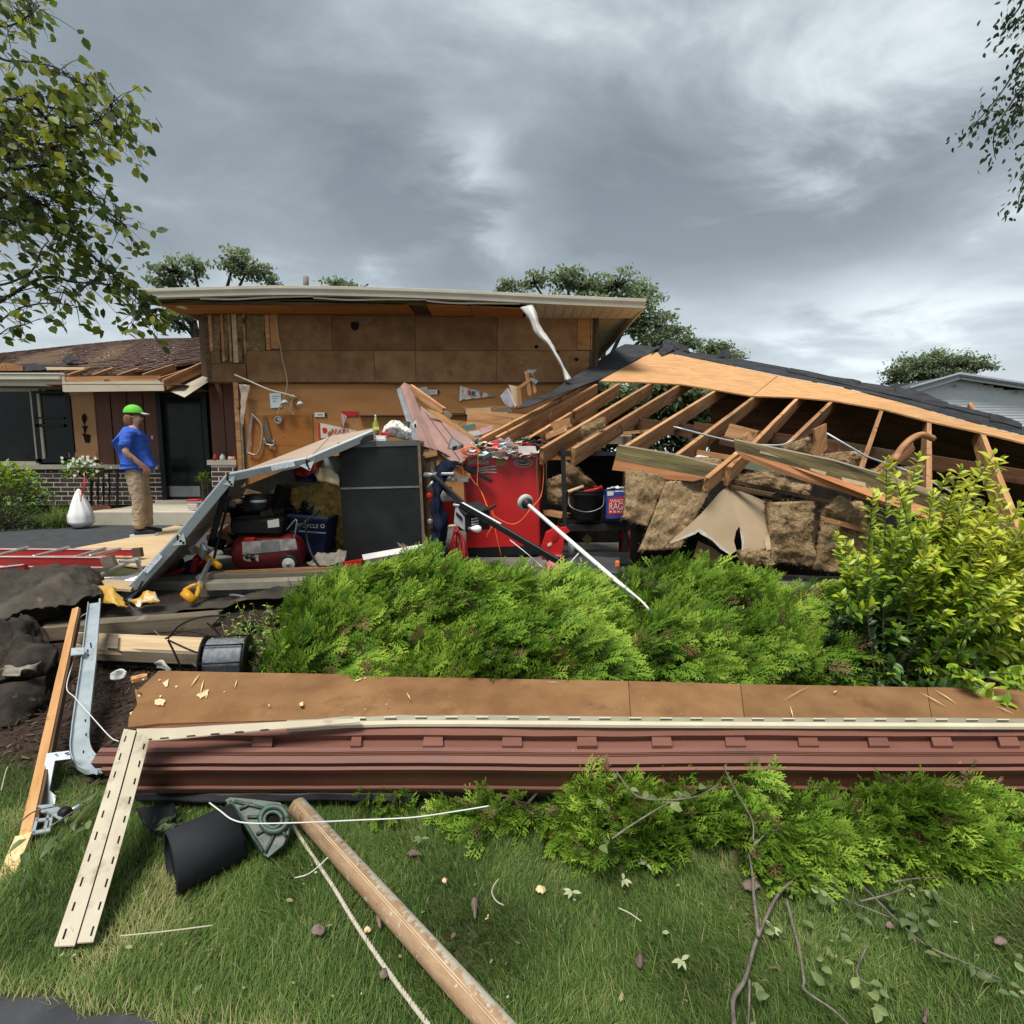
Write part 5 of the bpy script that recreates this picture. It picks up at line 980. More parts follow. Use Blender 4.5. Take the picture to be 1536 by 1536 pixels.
for i in range(3): poly('flag_stripe', [P(u, v, Yr-.008) for u, v in [(716, 702+i*4), (730, 699.5+i*3.6), (745, 698+i*5), (745, 700+i*5), (730, 702+i*3.6), (716, 704+i*3.4)]], .002, mat('flag_pale', (.42, .27, .25)), fg, n=(0, -1, 0))
def oval(name, u, v, rx, ry, m, par, off): return poly(name, [P(u+rx*math.cos(a), v+ry*math.sin(a), Yr-off) for a in np.linspace(0, 6.283, 25)[:-1]], .003, m, par, n=(0, -1, 0))
oval('oval_sticker', 751.5, 694, 8.5, 5, mat('olive_sticker', (.22, .16, .06), (.3, .23, .1), 20), rc, .004)
ov = oval('oval_sticker', 785, 693.5, 14, 7.5, mat('pale_ring', (.42, .36, .33)), rc, .004); o2 = oval('oval_field', 785, 693.5, 12.6, 6.4, mat('dark_red_field', (.16, .02, .02)), ov, .008); o3 = oval('oval_field', 785, 692.5, 11, 5.2, mat('pale_field', (.45, .40, .37)), ov, .012); oval('oval_field', 785, 692, 10, 4.2, mat('black_field', (.03, .02, .02)), ov, .016)
text('lettering', 'FALCO', .042, wallmat(P(785, 691.6, Yr-.022)), mat('pale_letters', (.5, .46, .43)), ov)
# litter on the cabinet top
tp = thing('paper_litter', 'heap of torn papers, rags and wrappers on top of the red tool cabinet', 'papers', P(750, 680, 5.9))
LM = [WHITEP, WHITEP, mat('pale_pink_paper', (.55, .35, .30)), RED, mat('cream_paper', (.6, .55, .42)), mat('light_blue_paper', (.35, .5, .58)), BLACK, mat('green_paper', (.25, .38, .2)), WHITEP]
for i in range(80):
    u = random.uniform(698, 806); v = random.uniform(663, 683); q = P(u, v, 5.62+.4*(684-v)/20); s = random.uniform(.06, .17); a = random.uniform(0, 3.1)
    e1 = V((math.cos(a), math.sin(a)*.6, random.uniform(-.3, .3)))*s; e2 = V((-math.sin(a), math.cos(a)*.6, random.uniform(-.4, .3)))*s*random.uniform(.3, .8)
    net('torn_paper', [[q-e1-e2, q-e2, q+e1-e2], [q-e1+e2, q+e2, q+e1+e2]], random.choice(LM), tp, 6, 4, .04, 14, .002, seed=i)
o = poly('white_envelope', [P(u, v, 5.64) for u, v in [(777, 669), (803, 669), (806, 681), (779, 682)]], .006, WHITEP); tag(o, 'clean white envelope at the right edge of the red cabinet top', 'envelope')
oc = thing('orange_extension_cable', 'orange extension cord looping over and down the red tool cabinet', 'cord', P(720, 700, 5.6))
for pts in [[(700, 676), (712, 672), (717, 690), (716, 720), (717, 729), (724, 742), (731, 760), (740, 773), (765, 786), (781, 781), (797, 762), (811, 745), (815, 720), (815, 700), (812, 682)], [(694, 700), (697, 730), (700, 758), (720, 760), (738, 766), (744, 800), (752, 835)], [(690, 705), (697, 690), (708, 680), (716, 676)], [(703, 710), (710, 722), (717, 729)], [(738, 790), (732, 800), (730, 806)]]:
    tube('cord', [P(u, v, 5.60-(.25 if v > 750 else 0)) for u, v in pts], .0052, ORANGE, oc, 6, 5)
for i in range(7):
    a0 = random.uniform(0, 6); tube('cord_loop', [P(703+(9+random.random()*5)*math.cos(a0+t)+i, 676+(5+random.random()*2)*math.sin(a0+t), 5.62-.02*i) for t in np.linspace(0, 4.5, 8)], .005, ORANGE, oc, 6, 3)

# ---- lamp pole with round head
wp = thing('white_pole', 'long white pole with a round grey head leaning out over the bushes', 'pole', P(950, 900, 4.0))
a, b = P(790, 755, 4.75), P(955, 898, 3.35); tube('shaft', [a, b], .0175, flat('white_paint', (.72, .73, .72), .4), wp, 10, 0); tube('thin_tip', [P(915, 866, 3.6), P(958, 898, 3.3), P(978, 920, 3.2)], .008, WIREW, wp, 6)
ax = (b-a).normalized(); fr = frame(a-ax*.01, ax.orthogonal(), ax)
lathe('head', [(0, -.05), (.055, -.05), (.075, -.035), (.078, -.01), (.07, .0), (.05, .006), (.0, .006)], mat('grey_plastic', (.38, .38, .36), (.48, .48, .46), 5, rough=.5), wp, fr, 24); lathe('head_ring', [(.05, .004), (.052, .02), (.028, .035), (.024, .06), (.02, .06)], BLACKM, wp, fr, 20)
lathe('pole_end', [(.022, 0), (.026, .01), (.026, .09), (.018, .11)], GALV, wp, frame(P(1002, 940, 3.35), ax.orthogonal(), ax), 12); tube('pole_tail', [P(1003, 940, 3.34), P(1025, 965, 3.1)], .015, BLACK, wp, 8, 0)
o = tube('white_wire', [P(1008, 945, 3.3), P(1022, 962, 3.15), P(1035, 985, 2.95), P(1048, 1020, 2.7)], .004, WIREW, None, 5); tag(o, 'thin white wire dropping from the pole into the bush', 'wire')
o = tube('white_wire', [P(846, 860, 4.4), P(855, 845, 4.5), P(868, 830, 4.6)], .006, WIREW, None, 5); tag(o, 'short white cable curving below the white pole', 'wire')
o = tube('white_wire', [P(765, 810, 4.9), P(790, 830, 4.7), P(815, 852, 4.5)], .005, WIREW, None, 5); tag(o, 'white cable under the door opener rail', 'wire')

# ---- black shelving unit with its contents
shf = thing('metal_shelf', 'black steel shelving unit under the rafters', 'shelf', P(890, 840, 5.5))
for (u0, v0, u1, v1, Y) in [(844, 670, 848, 800, 5.55), (938, 690, 938, 840, 5.55), (816, 690, 818, 830, 6.0), (930, 760, 932, 840, 5.9)]: beam('post', P(u0, v0, Y), P(u1, v1, Y), .045, .045, BLACKM, shf, up=(1, 0, 0))
for v in (676, 788): poly('shelf_board', [P(842, v, 5.52), P(942, v-(2 if v > 700 else -2), 5.52), P(942, v+7, 5.52), P(844, v+9, 5.52)], .5, BLACKM, shf, n=(0, -1, 0))
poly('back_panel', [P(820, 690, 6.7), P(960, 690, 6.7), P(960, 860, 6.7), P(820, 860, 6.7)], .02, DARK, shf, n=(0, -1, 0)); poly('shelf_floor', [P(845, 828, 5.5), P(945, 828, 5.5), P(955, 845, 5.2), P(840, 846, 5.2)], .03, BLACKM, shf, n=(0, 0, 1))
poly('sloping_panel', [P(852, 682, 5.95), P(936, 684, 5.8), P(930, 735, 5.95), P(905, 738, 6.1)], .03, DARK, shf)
bk = thing('bucket', 'black plastic bucket full of tools on the steel shelf', 'bucket', P(880, 780, 5.6))
fr = up_frame(P(880, 779, 5.62)); lathe('pail', [(0, .004), (.148, 0), (.155, .02), (.172, .27), (.178, .275), (.178, .29), (.17, .30), (.178, .31), (.178, .325), (.165, .325), (.15, .02)], BLACK, bk, fr, 28); tube('handle', [P(853, 742, 5.6), P(856, 760, 5.45), P(880, 768, 5.44), P(903, 760, 5.45), P(906, 742, 5.6)], .005, GREYM, bk, 5)
tube('red_tool', [P(875, 738, 5.6), P(895, 734, 5.55), P(902, 730, 5.6)], .02, RED, bk, 8); tube('wooden_handle', [P(852, 738, 5.55), P(875, 730, 5.6)], .02, LUML, bk, 8, 0); box('red_plier', P(897, 732, 5.6), (.12, .04, .03), REDD, bk, .01, .4, .3)
rg = thing('rag_box', 'red, white and blue carton lettered WHITE RAGS on the steel shelf', 'carton', P(922, 778, 5.5))
mt_blue = mat('carton_blue', (.025, .045, .22), (.035, .06, .27), 5, rough=.5); mt_red = mat('carton_red', (.48, .02, .035), rough=.5)
Yb = 5.46
poly('carton', [P(910, 736, Yb), P(938, 735, Yb), P(939, 777, Yb), P(910, 778, Yb)], .2, mt_blue, rg, n=(0, -1, 0)); poly('carton_side', [P(907, 738, Yb+.18), P(909.8, 736, Yb), P(909.8, 778, Yb), P(906, 774, Yb+.18)], .01, mt_blue, rg, n=(-1, -.3, 0))
poly('red_field', [P(u, v, Yb-.003) for u, v in [(913, 748), (938, 744), (939, 771), (912, 772)]], .002, mt_red, rg, n=(0, -1, 0)); poly('white_top', [P(u, v, Yb-.003) for u, v in [(911, 737), (921, 737), (920, 743), (911, 744)]], .002, WHITEP, rg, n=(0, -1, 0)); poly('white_top', [P(u, v, Yb-.003) for u, v in [(922, 736), (937, 736), (937, 737.5), (922, 738)]], .002, WHITEP, rg, n=(0, -1, 0))
text('lettering', 'WHITE', .056, wallmat(P(927, 752, Yb-.006)), WHITEP, rg); text('lettering', 'RAGS', .105, wallmat(P(926.5, 760, Yb-.008)) @ M.Diagonal((.72, 1, 1, 1)), WHITEP, rg)
for i in range(4): poly('icon', [P(u, v, Yb-.006) for u, v in [(914+i*6, 766), (918+i*6, 766), (918+i*6, 769), (914+i*6, 769)]], .001, mat('pale_icon', (.6, .4, .4)), rg, n=(0, -1, 0))
net('white_rag', [[P(912, 736, 5.5), P(922, 731, 5.5), P(936, 735, 5.5)], [P(912, 738, 5.6), P(924, 733, 5.65), P(936, 737, 5.6)]], WHITEP, rg, 10, 5, .04, 14, .01)
jk = thing('red_jack', 'red hydraulic jack standing by the foot of the steel shelf', 'jack', P(830, 838, 5.1))
poly('body', [P(u, v, 5.1) for u, v in [(820, 800), (838, 790), (848, 800), (843, 828), (822, 832), (812, 824)]], .12, RED, jk); poly('top', [P(u, v, 5.15) for u, v in [(838, 793), (850, 791), (855, 797), (845, 803)]], .08, RED, jk); poly('badge', [P(u, v, 5.09) for u, v in [(821, 816), (827, 813), (827, 818), (822, 820)]], .003, WHITEP, jk); box('foot', P(828, 834, 5.05), (.22, .16, .05), REDD, jk, .015); poly('lever_slot', [P(u, v, 5.085) for u, v in [(828, 806), (838, 800), (836, 808), (829, 812)]], .004, REDD, jk)
o = poly('yellow_placard', [P(u, v, 5.9) for u, v in [(881, 801), (889, 809), (881, 817), (873, 809)]], .006, mat('dim_yellow', (.30, .24, .06))); tag(o, 'yellow diamond placard in the dark below the shelf', 'placard')
o = thing('spray_can', 'small white can under the shelf beside the white pole', 'can', P(857, 832, 5.3)); lathe('can_body', [(0, 0), (.034, 0), (.034, .12), (.02, .135), (0, .135)], mat('can_label', (.5, .5, .48), (.25, .25, .25), 40), o, up_frame(P(857, 832, 5.3)), 14); lathe('can_top', [(.02, .133), (.02, .15), (0, .15)], GREYM, o, up_frame(P(857, 832, 5.3)), 10)
o = net('black_rubber_mat', [[P(820, 838, 5.2), P(870, 834, 5.3), P(930, 836, 5.2)], [P(820, 850, 4.9), P(870, 852, 4.85), P(930, 860, 4.8)]], mat('rubber', (.035, .037, .04), (.06, .062, .066), 4, rough=.5), None, 16, 8, .02, 3, .01); tag(o, 'dark grey rubber mat sticking out from under the shelf', 'mat')
o = net('red_hood', [[P(818, 845, 4.9), P(830, 838, 4.85), P(850, 852, 4.8)], [P(822, 860, 4.7), P(836, 852, 4.65), P(856, 862, 4.7)]], mat('pinkish_red', (.5, .07, .07), (.62, .25, .25), 4, rough=.3), None, 12, 8, .02, 4, .01); tag(o, 'pinkish red plastic cover poking out above the bushes', 'cover')
o = beam('plywood_offcut', P(820, 768, 5.9), P(850, 774, 5.7), .15, .05, LUM, None, ragged=.02); tag(o, 'wood offcut lying inside the shelf behind the white pole', 'board')
o = box('orange_marker', P(926, 846, 4.5), (.04, .03, .06), ORANGE, None, .01); tag(o, 'small orange plastic piece at the edge of the bush', 'marker')
o = net('red_sack', [[P(930, 800, 5.9), P(945, 795, 5.8), P(958, 800, 5.8)], [P(930, 840, 5.8), P(945, 840, 5.7), P(958, 838, 5.7)]], REDD, None, 12, 14, .05, 6, .03); tag(o, 'dark red sack in the shade right of the shelf post', 'sack')
rm = thing('roof_rubble', 'rubble of lumber scraps and lath between cabinets and rafters', 'rubble', P(780, 690, 6.6))
for i in range(26):
    u, v = random.uniform(700, 930), random.uniform(640, 672); Y = random.uniform(6.3, 7.4); d = random.uniform(15, 60); s = random.uniform(-.5, .3)
    beam(random.choice(['lath', 'board_scrap', 'stud_scrap']), P(u, v, Y), P(u+d, v+d*s, Y+random.uniform(-.3, .3)), random.uniform(.02, .06), random.uniform(.03, .12), random.choice([LUM, LUM, LUMG, LUMD, LUML]), rm, ragged=.02)
# ================================================================== LEFT SIDE: drive, ladder, tar paper, lumber
o = poly('plywood_sheet', [PZ(u, v, DZ+.03) for u, v in [(112, 822), (196, 806), (262, 788), (300, 792), (262, 842), (210, 850), (130, 840)]], .016, PLYL, None, n=(0, 0, 1), x=(1, .3, 0)); tag(o, 'pale plywood sheet lying on the drive under the man', 'plywood')
o = poly('plywood_sheet', [PZ(u, v, DZ+.05) for u, v in [(150, 868), (205, 872), (196, 884), (160, 882)]], .02, PLYL, None, n=(0, 0, 1)); tag(o, 'pale board end between ladder and garage door', 'board')
ld = thing('extension_ladder', 'red fibreglass extension ladder lying across the drive at left', 'ladder', P(80, 850, 5.0))
LR = mat('red_fibreglass', (.33, .022, .022), (.42, .035, .03), 3, rough=.5, spots=((.5, .25, .22), 8, .70, .04)); LE = mat('ladder_edge', (.60, .42, .40), (.7, .6, .58), 5, rough=.5); ALU = mat('aluminium_rung', (.42, .41, .39), (.55, .54, .51), 4, rough=.4, metal=.4)
def rail(a, b, h, Y0, Y1):
    A, B = P(*a, Y0), P(*b, Y1); beam('rail', A, B, .045, h, LR, ld, bevel=.006); up = V((0, -.024, h/2-.004)); beam('rail_edge', A+up, B+up, .012, .012, LE, ld); beam('rail_edge', A+V((0, -.024, -h/2+.004)), B+V((0, -.024, -h/2+.004)), .012, .012, LE, ld)
rail((-80, 841, ), (160, 843), .10, 4.75, 4.6); rail((-80, 828), (205, 829), .085, 5.6, 5.5); rail((-80, 866), (40, 852), .08, 4.5, 4.5)
for (u0, v0, u1, v1) in [(-10, 835, 42, 821), (50, 835, 103, 821), (112, 836, 158, 822), (135, 834, 180, 823)]: beam('rung', P(u0, v0, 4.75), P(u1, v1, 5.45), .03, .028, ALU, ld, bevel=.008)
beam('end_plate', P(155, 845, 4.55), P(172, 840, 4.55), .05, .11, mat('brown_end_cap', (.16, .12, .09), (.22, .17, .13), 6), ld); beam('end_plate', P(200, 829, 5.45), P(213, 828, 5.45), .05, .10, mat('brown_end_cap2', (.10, .06, .05)), ld)
for (a, b) in [((152, 862), (205, 838)), ((150, 868), (212, 866)), ((205, 838), (214, 864)), ((178, 842), (212, 842))]: beam('stabiliser', P(*a, 4.6), P(*b, 4.7), .03, .03, ALU, ld, bevel=.006)
poly('foot_plate', [P(148, 868, 4.5), P(212, 862, 4.55), P(208, 874, 4.5), P(150, 882, 4.4)], .02, GREYM, ld)
# tar paper mound and torn curls
tm = thing('tar_paper_mound', 'large brown-grey tar paper sheet humped over debris at the left edge', 'tar paper', P(70, 930, 3.9))
net('sheet', [[P(-60, 880, 4.6), P(0, 858, 4.6), P(50, 846, 4.55), P(100, 848, 4.5), P(140, 862, 4.5), P(165, 884, 4.4)], [P(-60, 905, 4.2), P(0, 884, 4.15), P(50, 864, 4.1), P(100, 866, 4.1), P(140, 876, 4.15), P(160, 886, 4.2)], [P(-60, 935, 3.7), P(0, 922, 3.65), P(55, 915, 3.7), P(95, 906, 3.75), P(130, 895, 3.9), P(152, 888, 4.0)]], TAR, tm, 60, 36, .10, 3.6, .01, fine=.006, ragged=.5)
net('under_fold', [[P(-40, 925, 3.8), P(30, 915, 3.85), P(90, 905, 3.9)], [P(-40, 960, 3.9), P(30, 950, 3.95), P(100, 925, 4.0)]], TAR, tm, 20, 8, .06, 5, .01)
TARD = mat('dark_tar_paper', (.014, .012, .010), (.050, .042, .034), 5, rough=.9, bump=.6, bscale=45, spots=((.11, .09, .065), 7, .63, .08), spec=.15)
tc_ = thing('tar_paper_curl', 'crumpled dark tar paper curls hanging below the humped sheet', 'tar paper', P(40, 1080, 3.0))
net('curl', [[P(-60, 930, 3.6), P(-10, 925, 3.5), P(18, 935, 3.4), P(45, 955, 3.45)], [P(-60, 985, 3.3), P(0, 980, 3.15), P(40, 975, 3.2), P(75, 985, 3.3)], [P(-60, 1040, 3.0), P(0, 1030, 2.95), P(50, 1020, 3.0), P(85, 1005, 3.15)]], TARD, tc_, 34, 26, .16, 4, .01, fine=.006, ragged=.5)
net('curl', [[P(20, 930, 3.65), P(45, 925, 3.6), P(62, 940, 3.55)], [P(35, 975, 3.45), P(58, 980, 3.4), P(84, 990, 3.4)], [P(40, 1005, 3.3), P(62, 1000, 3.3), P(80, 990, 3.4)]], TARD, tc_, 22, 16, .10, 6, .01, ragged=.5)
net('hanging_curl', [[P(-70, 1020, 3.0), P(-20, 1028, 2.9), P(30, 1022, 2.9), P(72, 1010, 3.05)], [P(-70, 1060, 2.8), P(-10, 1062, 2.75), P(40, 1055, 2.8), P(72, 1035, 2.95)], [P(-60, 1085, 2.7), P(-5, 1092, 2.66), P(38, 1086, 2.72), P(62, 1060, 2.85)]], TARD, tc_, 26, 18, .05, 4, .01, out=(0, -1, .6))
net('pale_scrap', [[P(2, 1005, 3.0), P(15, 998, 2.95), P(40, 1003, 2.95), P(62, 992, 3.0)], [P(5, 1014, 2.95), P(20, 1014, 2.9), P(38, 1010, 2.9), P(52, 1004, 2.98)]], mat('pale_tar_underside', (.15, .13, .10), (.24, .21, .17), 5), tc_, 18, 8, .05, 8, .006)
net('dark_pocket', [[P(-70, 945, 3.9), P(20, 940, 3.9), P(110, 920, 4.0)], [P(-70, 1060, 3.3), P(20, 1050, 3.3), P(92, 1020, 3.45)]], mat('black_felt_back', (.012, .011, .01), (.03, .027, .024), 5, rough=1), tc_, 16, 12, .08, 5, .01)
o = net('tar_paper_strip', [[P(150, 915, 4.2), P(205, 908, 4.25), P(260, 902, 4.3), P(330, 896, 4.35), P(400, 882, 4.35), P(470, 876, 4.4)], [P(150, 929, 3.95), P(205, 925, 4.0), P(262, 918, 4.05), P(330, 908, 4.1), P(395, 896, 4.15), P(462, 888, 4.2)]], TAR, None, 40, 8, .035, 4, .008, ragged=.25); tag(o, 'brown tar paper strip draped along the top of the block wall', 'tar paper')
# lumber in front of the foundation
o = beam('weathered_plank', P(62, 948, 3.75), P(330, 928, 4.0), .16, .10, LUMG, None, ragged=.04); tag(o, 'long weathered grey plank lying along the foot of the blocks', 'plank')
bmx = thing('new_timber', 'stack of pale planed timber and a post base below the grey plank', 'timber', P(230, 985, 3.4))
poly('board_top', [P(112, 948, 3.62), P(322, 957, 3.62), P(318, 982, 3.3), P(140, 974, 3.3), P(100, 962, 3.45)], .03, LUML, bmx, n=(0, 0, 1), x=(1, 0, 0)); beam('board_edge', P(135, 980, 3.33), P(318, 988, 3.31), .05, .075, LUMG, bmx)
for q in [[(118, 952), (140, 952), (138, 972), (112, 964)], [(160, 953), (178, 954), (177, 975), (160, 974)]]: poly('stain', [P(u, v, 3.58-(v-950)*.012)+V((0, 0, .012)) for u, v in q], .004, LUMG, bmx)
beam('lower_board', P(190, 995, 3.5), P(320, 1000, 3.45), .2, .05, LUMG, bmx)
dk = thing('foundation_gap', 'dark earth and broken block rubble below the tar paper strip', 'rubble', P(300, 940, 4.1))
for i in range(18): box('rubble_piece', P(random.uniform(150, 420), random.uniform(925, 950), random.uniform(3.85, 4.2)), [random.uniform(.04, .16) for _ in range(3)], random.choice([DARK, BLK, DARK]), dk, .015, random.uniform(0, 3), random.uniform(-.5, .5))
# long stick and metal track, both running towards the lawn
lw = thing('orange_lath', 'long split orange wooden lath with a dark end leaning at lower left', 'lath', P(10, 1340, 1.75))
a, b, c = P(114, 914, 3.6), P(38, 1262, 1.83), P(3, 1352, 1.62)
OL = wood('orange_split_wood', (.40, .195, .07), (.58, .35, .16), spots=[((.24, .10, .03), 6, .60, .12)]); beam('lath', a, b, .036, .03, OL, lw, up=(.2, -.5, 1), ragged=.01); beam('bark_edge', a+V((.026, .0, -.014)), b+V((.026, 0, -.014)), .018, .045, LUMD, lw, up=(.2, -.5, 1), ragged=.008)
beam('fresh_split', P(37, 1255, 1.83), P(6, 1330, 1.66), .05, .03, mat('fresh_wood', (.66, .45, .20), (.76, .56, .30), 8, stretch=(.15, 1, 1)), lw, up=(.2, -.5, 1), ragged=.004); beam('dark_end', P(5, 1328, 1.665), P(-10, 1368, 1.58), .053, .034, LUMD, lw, up=(.2, -.5, 1))
tk = thing('door_track', 'galvanised garage door track with a curved lower end and bracket plates', 'door track', P(125, 1150, 2.25))
def channel(name, pts, wd, dp, m, par, side, nrm, t=.004):
    """a C-shaped track swept along pts"""
    sec = [(-wd/2, 0), (wd/2, 0), (wd/2, dp), (wd/2-.010, dp), (wd/2-.010, dp-t), (wd/2-t, dp-t), (wd/2-t, t), (-wd/2+t, t), (-wd/2+t, dp*.6), (-wd/2, dp*.6)]
    vs = []; fs = []; k = len(sec)
    for i, p in enumerate(pts):
        d = (pts[min(i+1, len(pts)-1)]-pts[max(0, i-1)]).normalized(); s = V(side); s = (s-d*s.dot(d)).normalized(); n_ = s.cross(d)
        if n_.dot(V(nrm)) < 0: n_ = -n_
        for x, y in sec: vs.append(tuple(p+s*x+n_*y))
    for i in range(len(pts)-1):
        for j in range(k): fs.append((i*k+j, i*k+(j+1) % k, (i+1)*k+(j+1) % k, (i+1)*k+j))
    fs += [tuple(range(k)), tuple((len(pts)-1)*k+j for j in range(k))[::-1]]; return mesh(name, vs, fs, m, par)
tp_ = [P(142, 905, 3.7), P(133, 1000, 2.95), P(122, 1090, 2.5)]; tp_ = [tp_[0].lerp(tp_[1], t) for t in (0, .25, .5, .75)]+[tp_[1].lerp(tp_[2], t) for t in (0, .33, .66)]+catmull([P(122, 1090, 2.5), P(120, 1120, 2.36), P(127, 1143, 2.27), P(143, 1156, 2.22), P(158, 1160, 2.2)], 5)
channel('track', tp_, .075, .035, GALV, tk, (1, 0, -.1), (.1, -.6, .8))
for (u, v, Y) in [(136, 966, 3.2), (136.5, 970, 3.17), (131.5, 976, 3.1), (132, 983, 3.05), (128, 1081, 2.53), (129, 1102, 2.43), (125, 1128, 2.33)]: poly('slot', [P(u-1, v-2, Y-.05), P(u+1, v-2, Y-.05), P(u+1, v+2, Y-.05), P(u-1, v+2, Y-.05)], .002, BLACK, tk)
poly('wing_bracket', [P(107, 972, 3.05), P(127, 971, 3.08), P(126, 981, 3.0), P(106, 983, 3.0)], .006, GALV, tk); 
bp_ = [(70, 1130), (104, 1126), (106, 1138), (82, 1141), (74, 1185), (84, 1194), (82, 1206), (60, 1210), (48, 1208), (57, 1195)]
poly('flag_bracket', [PL(u, v, P(80, 1160, 2.15), V((0, -.55, .83))) for u, v in bp_], .006, GALV, tk)
for q in [[(82, 1131), (86, 1130.5), (86, 1132), (82, 1132.5)], [(97, 1129), (103, 1128), (103, 1130), (97, 1131)]]: poly('slot', [PL(u, v, P(80, 1160, 2.14), V((0, -.55, .83))) for u, v in q], .002, BLACK, tk)
bk2 = thing('hinge_bracket', 'galvanised hinge bracket with slots and a roller in the grass at left', 'bracket', PZ(72, 1240, .05))
pz = lambda u, v, z=.05: PZ(u, v, z)
for q in [[(57, 1212), (60, 1218), (52, 1250), (47, 1249)], [(72, 1214), (76, 1214), (69, 1247), (64, 1248)], [(78, 1214), (80, 1222), (75, 1246), (72, 1246)], [(57, 1212), (80, 1212), (80, 1218), (58, 1218)], [(54, 1228), (76, 1226), (75, 1230), (53, 1232)], [(47, 1247), (76, 1241), (74, 1246), (48, 1251)]]: poly('bracket_bar', [pz(u, v) for u, v in q], .006, GALV, bk2, n=(0, 0, 1))
poly('bent_arm', [pz(u, v, .09) for u, v in [(56, 1208), (76, 1206), (96, 1214), (92, 1230), (82, 1224), (70, 1216)]], .006, GALV, bk2, n=(0, -.3, 1)); lathe('roller', [(0, .02), (.018, .018), (.022, .01), (.022, -.01), (.018, -.02), (0, -.02)], BLACK, bk2, frame(pz(98, 1219, .09), (0, 0, 1), (1, -.4, 0)), 16); tube('axle', [pz(96, 1221, .085), pz(120, 1208, .1)], .008, GALV, bk2, 8, 0)
o = tube('white_string', [P(132, 918, 3.6), P(118, 930, 3.5), P(113, 960, 3.3), P(110, 990, 3.05), P(100, 1030, 2.7), P(112, 1046, 2.6), P(135, 1072, 2.45), P(165, 1105, 2.28), P(178, 1112, 2.2)], .0024, WIREW, None, 6); tag(o, 'thin white string hanging between lath and metal track', 'string')
for (q, l, m) in [([[(166, 1010), (178, 1004), (190, 1008)], [(168, 1018), (178, 1021), (187, 1016)]], 'white paper cup scrap on the mulch', WHITEP), ([[(230, 995), (244, 990), (260, 1004)], [(234, 1004), (246, 1004), (258, 1006)]], 'translucent plastic cup lying behind the fallen wall', mat('plastic_cup', (.35, .35, .31), (.45, .45, .4), 5, rough=.3))]:
    o = net('paper_cup', [[P(u, v, 2.9) for u, v in r] for r in q], m, None, 12, 8, .03, 10, .004, out=(0, -1, .5)); tag(o, l, 'cup')
o = beam('wood_chip', P(197, 1020, 2.62), P(220, 1014, 2.66), .05, .02, OL, None, ragged=.01); tag(o, 'orange wood offcut at the corner of the fallen wall', 'wood scrap')
# spool of wire and arching wires
spl = thing('wire_spool', 'black cage spool wound with grey wire at the left end of the bushes', 'spool', P(340, 1000, 2.95))
fr = frame(P(340, 988, 2.95), (0, .2, 1), (1, .25, -.1)); lathe('wire_winding', [(0, -.10), (.115, -.10)]+[(.118+.003*(i % 2), -.10+.2*i/26) for i in range(27)]+[(.115, .10), (0, .10)], mat('grey_wire', (.10, .11, .13), (.19, .20, .22), 40, rough=.6, metal=.1, spec=.3), spl, fr, 28)
for z in (-.115, .115): lathe('flange', [(.05, z-.006), (.14, z-.006), (.145, z), (.14, z+.006), (.05, z+.006)], BLACK, spl, fr, 28)
for i in range(8):
    a = i*math.pi/4; tube('cage_bar', [fr @ V((.135*math.cos(a), .135*math.sin(a), -.115)), fr @ V((.135*math.cos(a), .135*math.sin(a), .115))], .005, BLACK, spl, 5, 0)
for pts, l in [([(252, 958), (270, 938), (300, 926), (340, 924), (372, 934), (392, 950)], 'black wire arching high over the timber'), ([(248, 958), (275, 947), (310, 952), (345, 968), (372, 978)], 'black wire arching low to the spool'), ([(252, 960), (262, 980), (272, 1003)], 'black wire leg standing on the mulch'), ([(252, 960), (285, 975), (312, 984)], 'black wire running straight to the spool'), ([(310, 934), (322, 944), (332, 955)], 'short grey wire between the arching wires')]:
    o = tube('black_wire', [P(u, v, 3.2) for u, v in pts], .006, BLACK, None, 6); tag(o, l, 'wire')

# ================================================================== FALLEN WALL SECTION across the foreground
fw_ = thing('fallen_wall_section', 'long fallen section of garage wall with brown sheathing and mauve siding lying across the lawn', 'wall section', (.2, 2.1, .1))
XL, XR = P(195, 1130, 2.1).x, 3.4
def sec(name, prof, x0, x1, m, closed=True, jit=.0012, nx_=60):
    """a profile (v, z) in photo rows at the centre column, swept along X; closed to ground side"""
    pts = [V((0, Yof(v, z), z)) for v, z in prof]
    bk_ = [V((0, p.y+.02, p.z-.035)) for p in pts[::-1]]; ring = pts+bk_; vs = []; fs = []; k = len(ring)
    for i in range(nx_+1):
        x = x0+(x1-x0)*i/nx_
        for p in ring: vs.append((x, p.y+.010*NZ.noise(V((x*1.1, 2, 3))), p.z+.009*NZ.noise(V((x*1.3, 1, 9)))+jit*NZ.noise(V((x*5, p.z, 9)))))
    for i in range(nx_):
        for j in range(k): fs.append((i*k+j, i*k+(j+1) % k, (i+1)*k+(j+1) % k, (i+1)*k+j))
    fs += [tuple(range(k)), tuple(nx_*k+j for j in range(k))[::-1]]; return mesh(name, vs, fs, m, fw_)
XB = lambda u, v, z: PZ(u, v, z).x
sec('lap_board', [(1084, .292), (1103.5, .276)], XB(205, 1095, .28), XR, MAUVE, jit=.003)
sec('backing_board', [(1101.5, .252), (1123, .234)], XB(208, 1110, .25), XR, MAUVE)
sec('frieze_board', [(1121.5, .247), (1128, .238), (1128.6, .234), (1130.4, .236), (1131, .232), (1132.8, .234), (1133.4, .230), (1145, .212)], XB(140, 1132, .24), XR, MAUVE)
sec('groove_board', [(1145, .196), (1151, .192)], XB(150, 1148, .2), XR, MAUVED)
sec('lip', [(1150.5, .20), (1155.5, .194), (1157, .186)], XB(152, 1152, .2), XR, MAUVE)
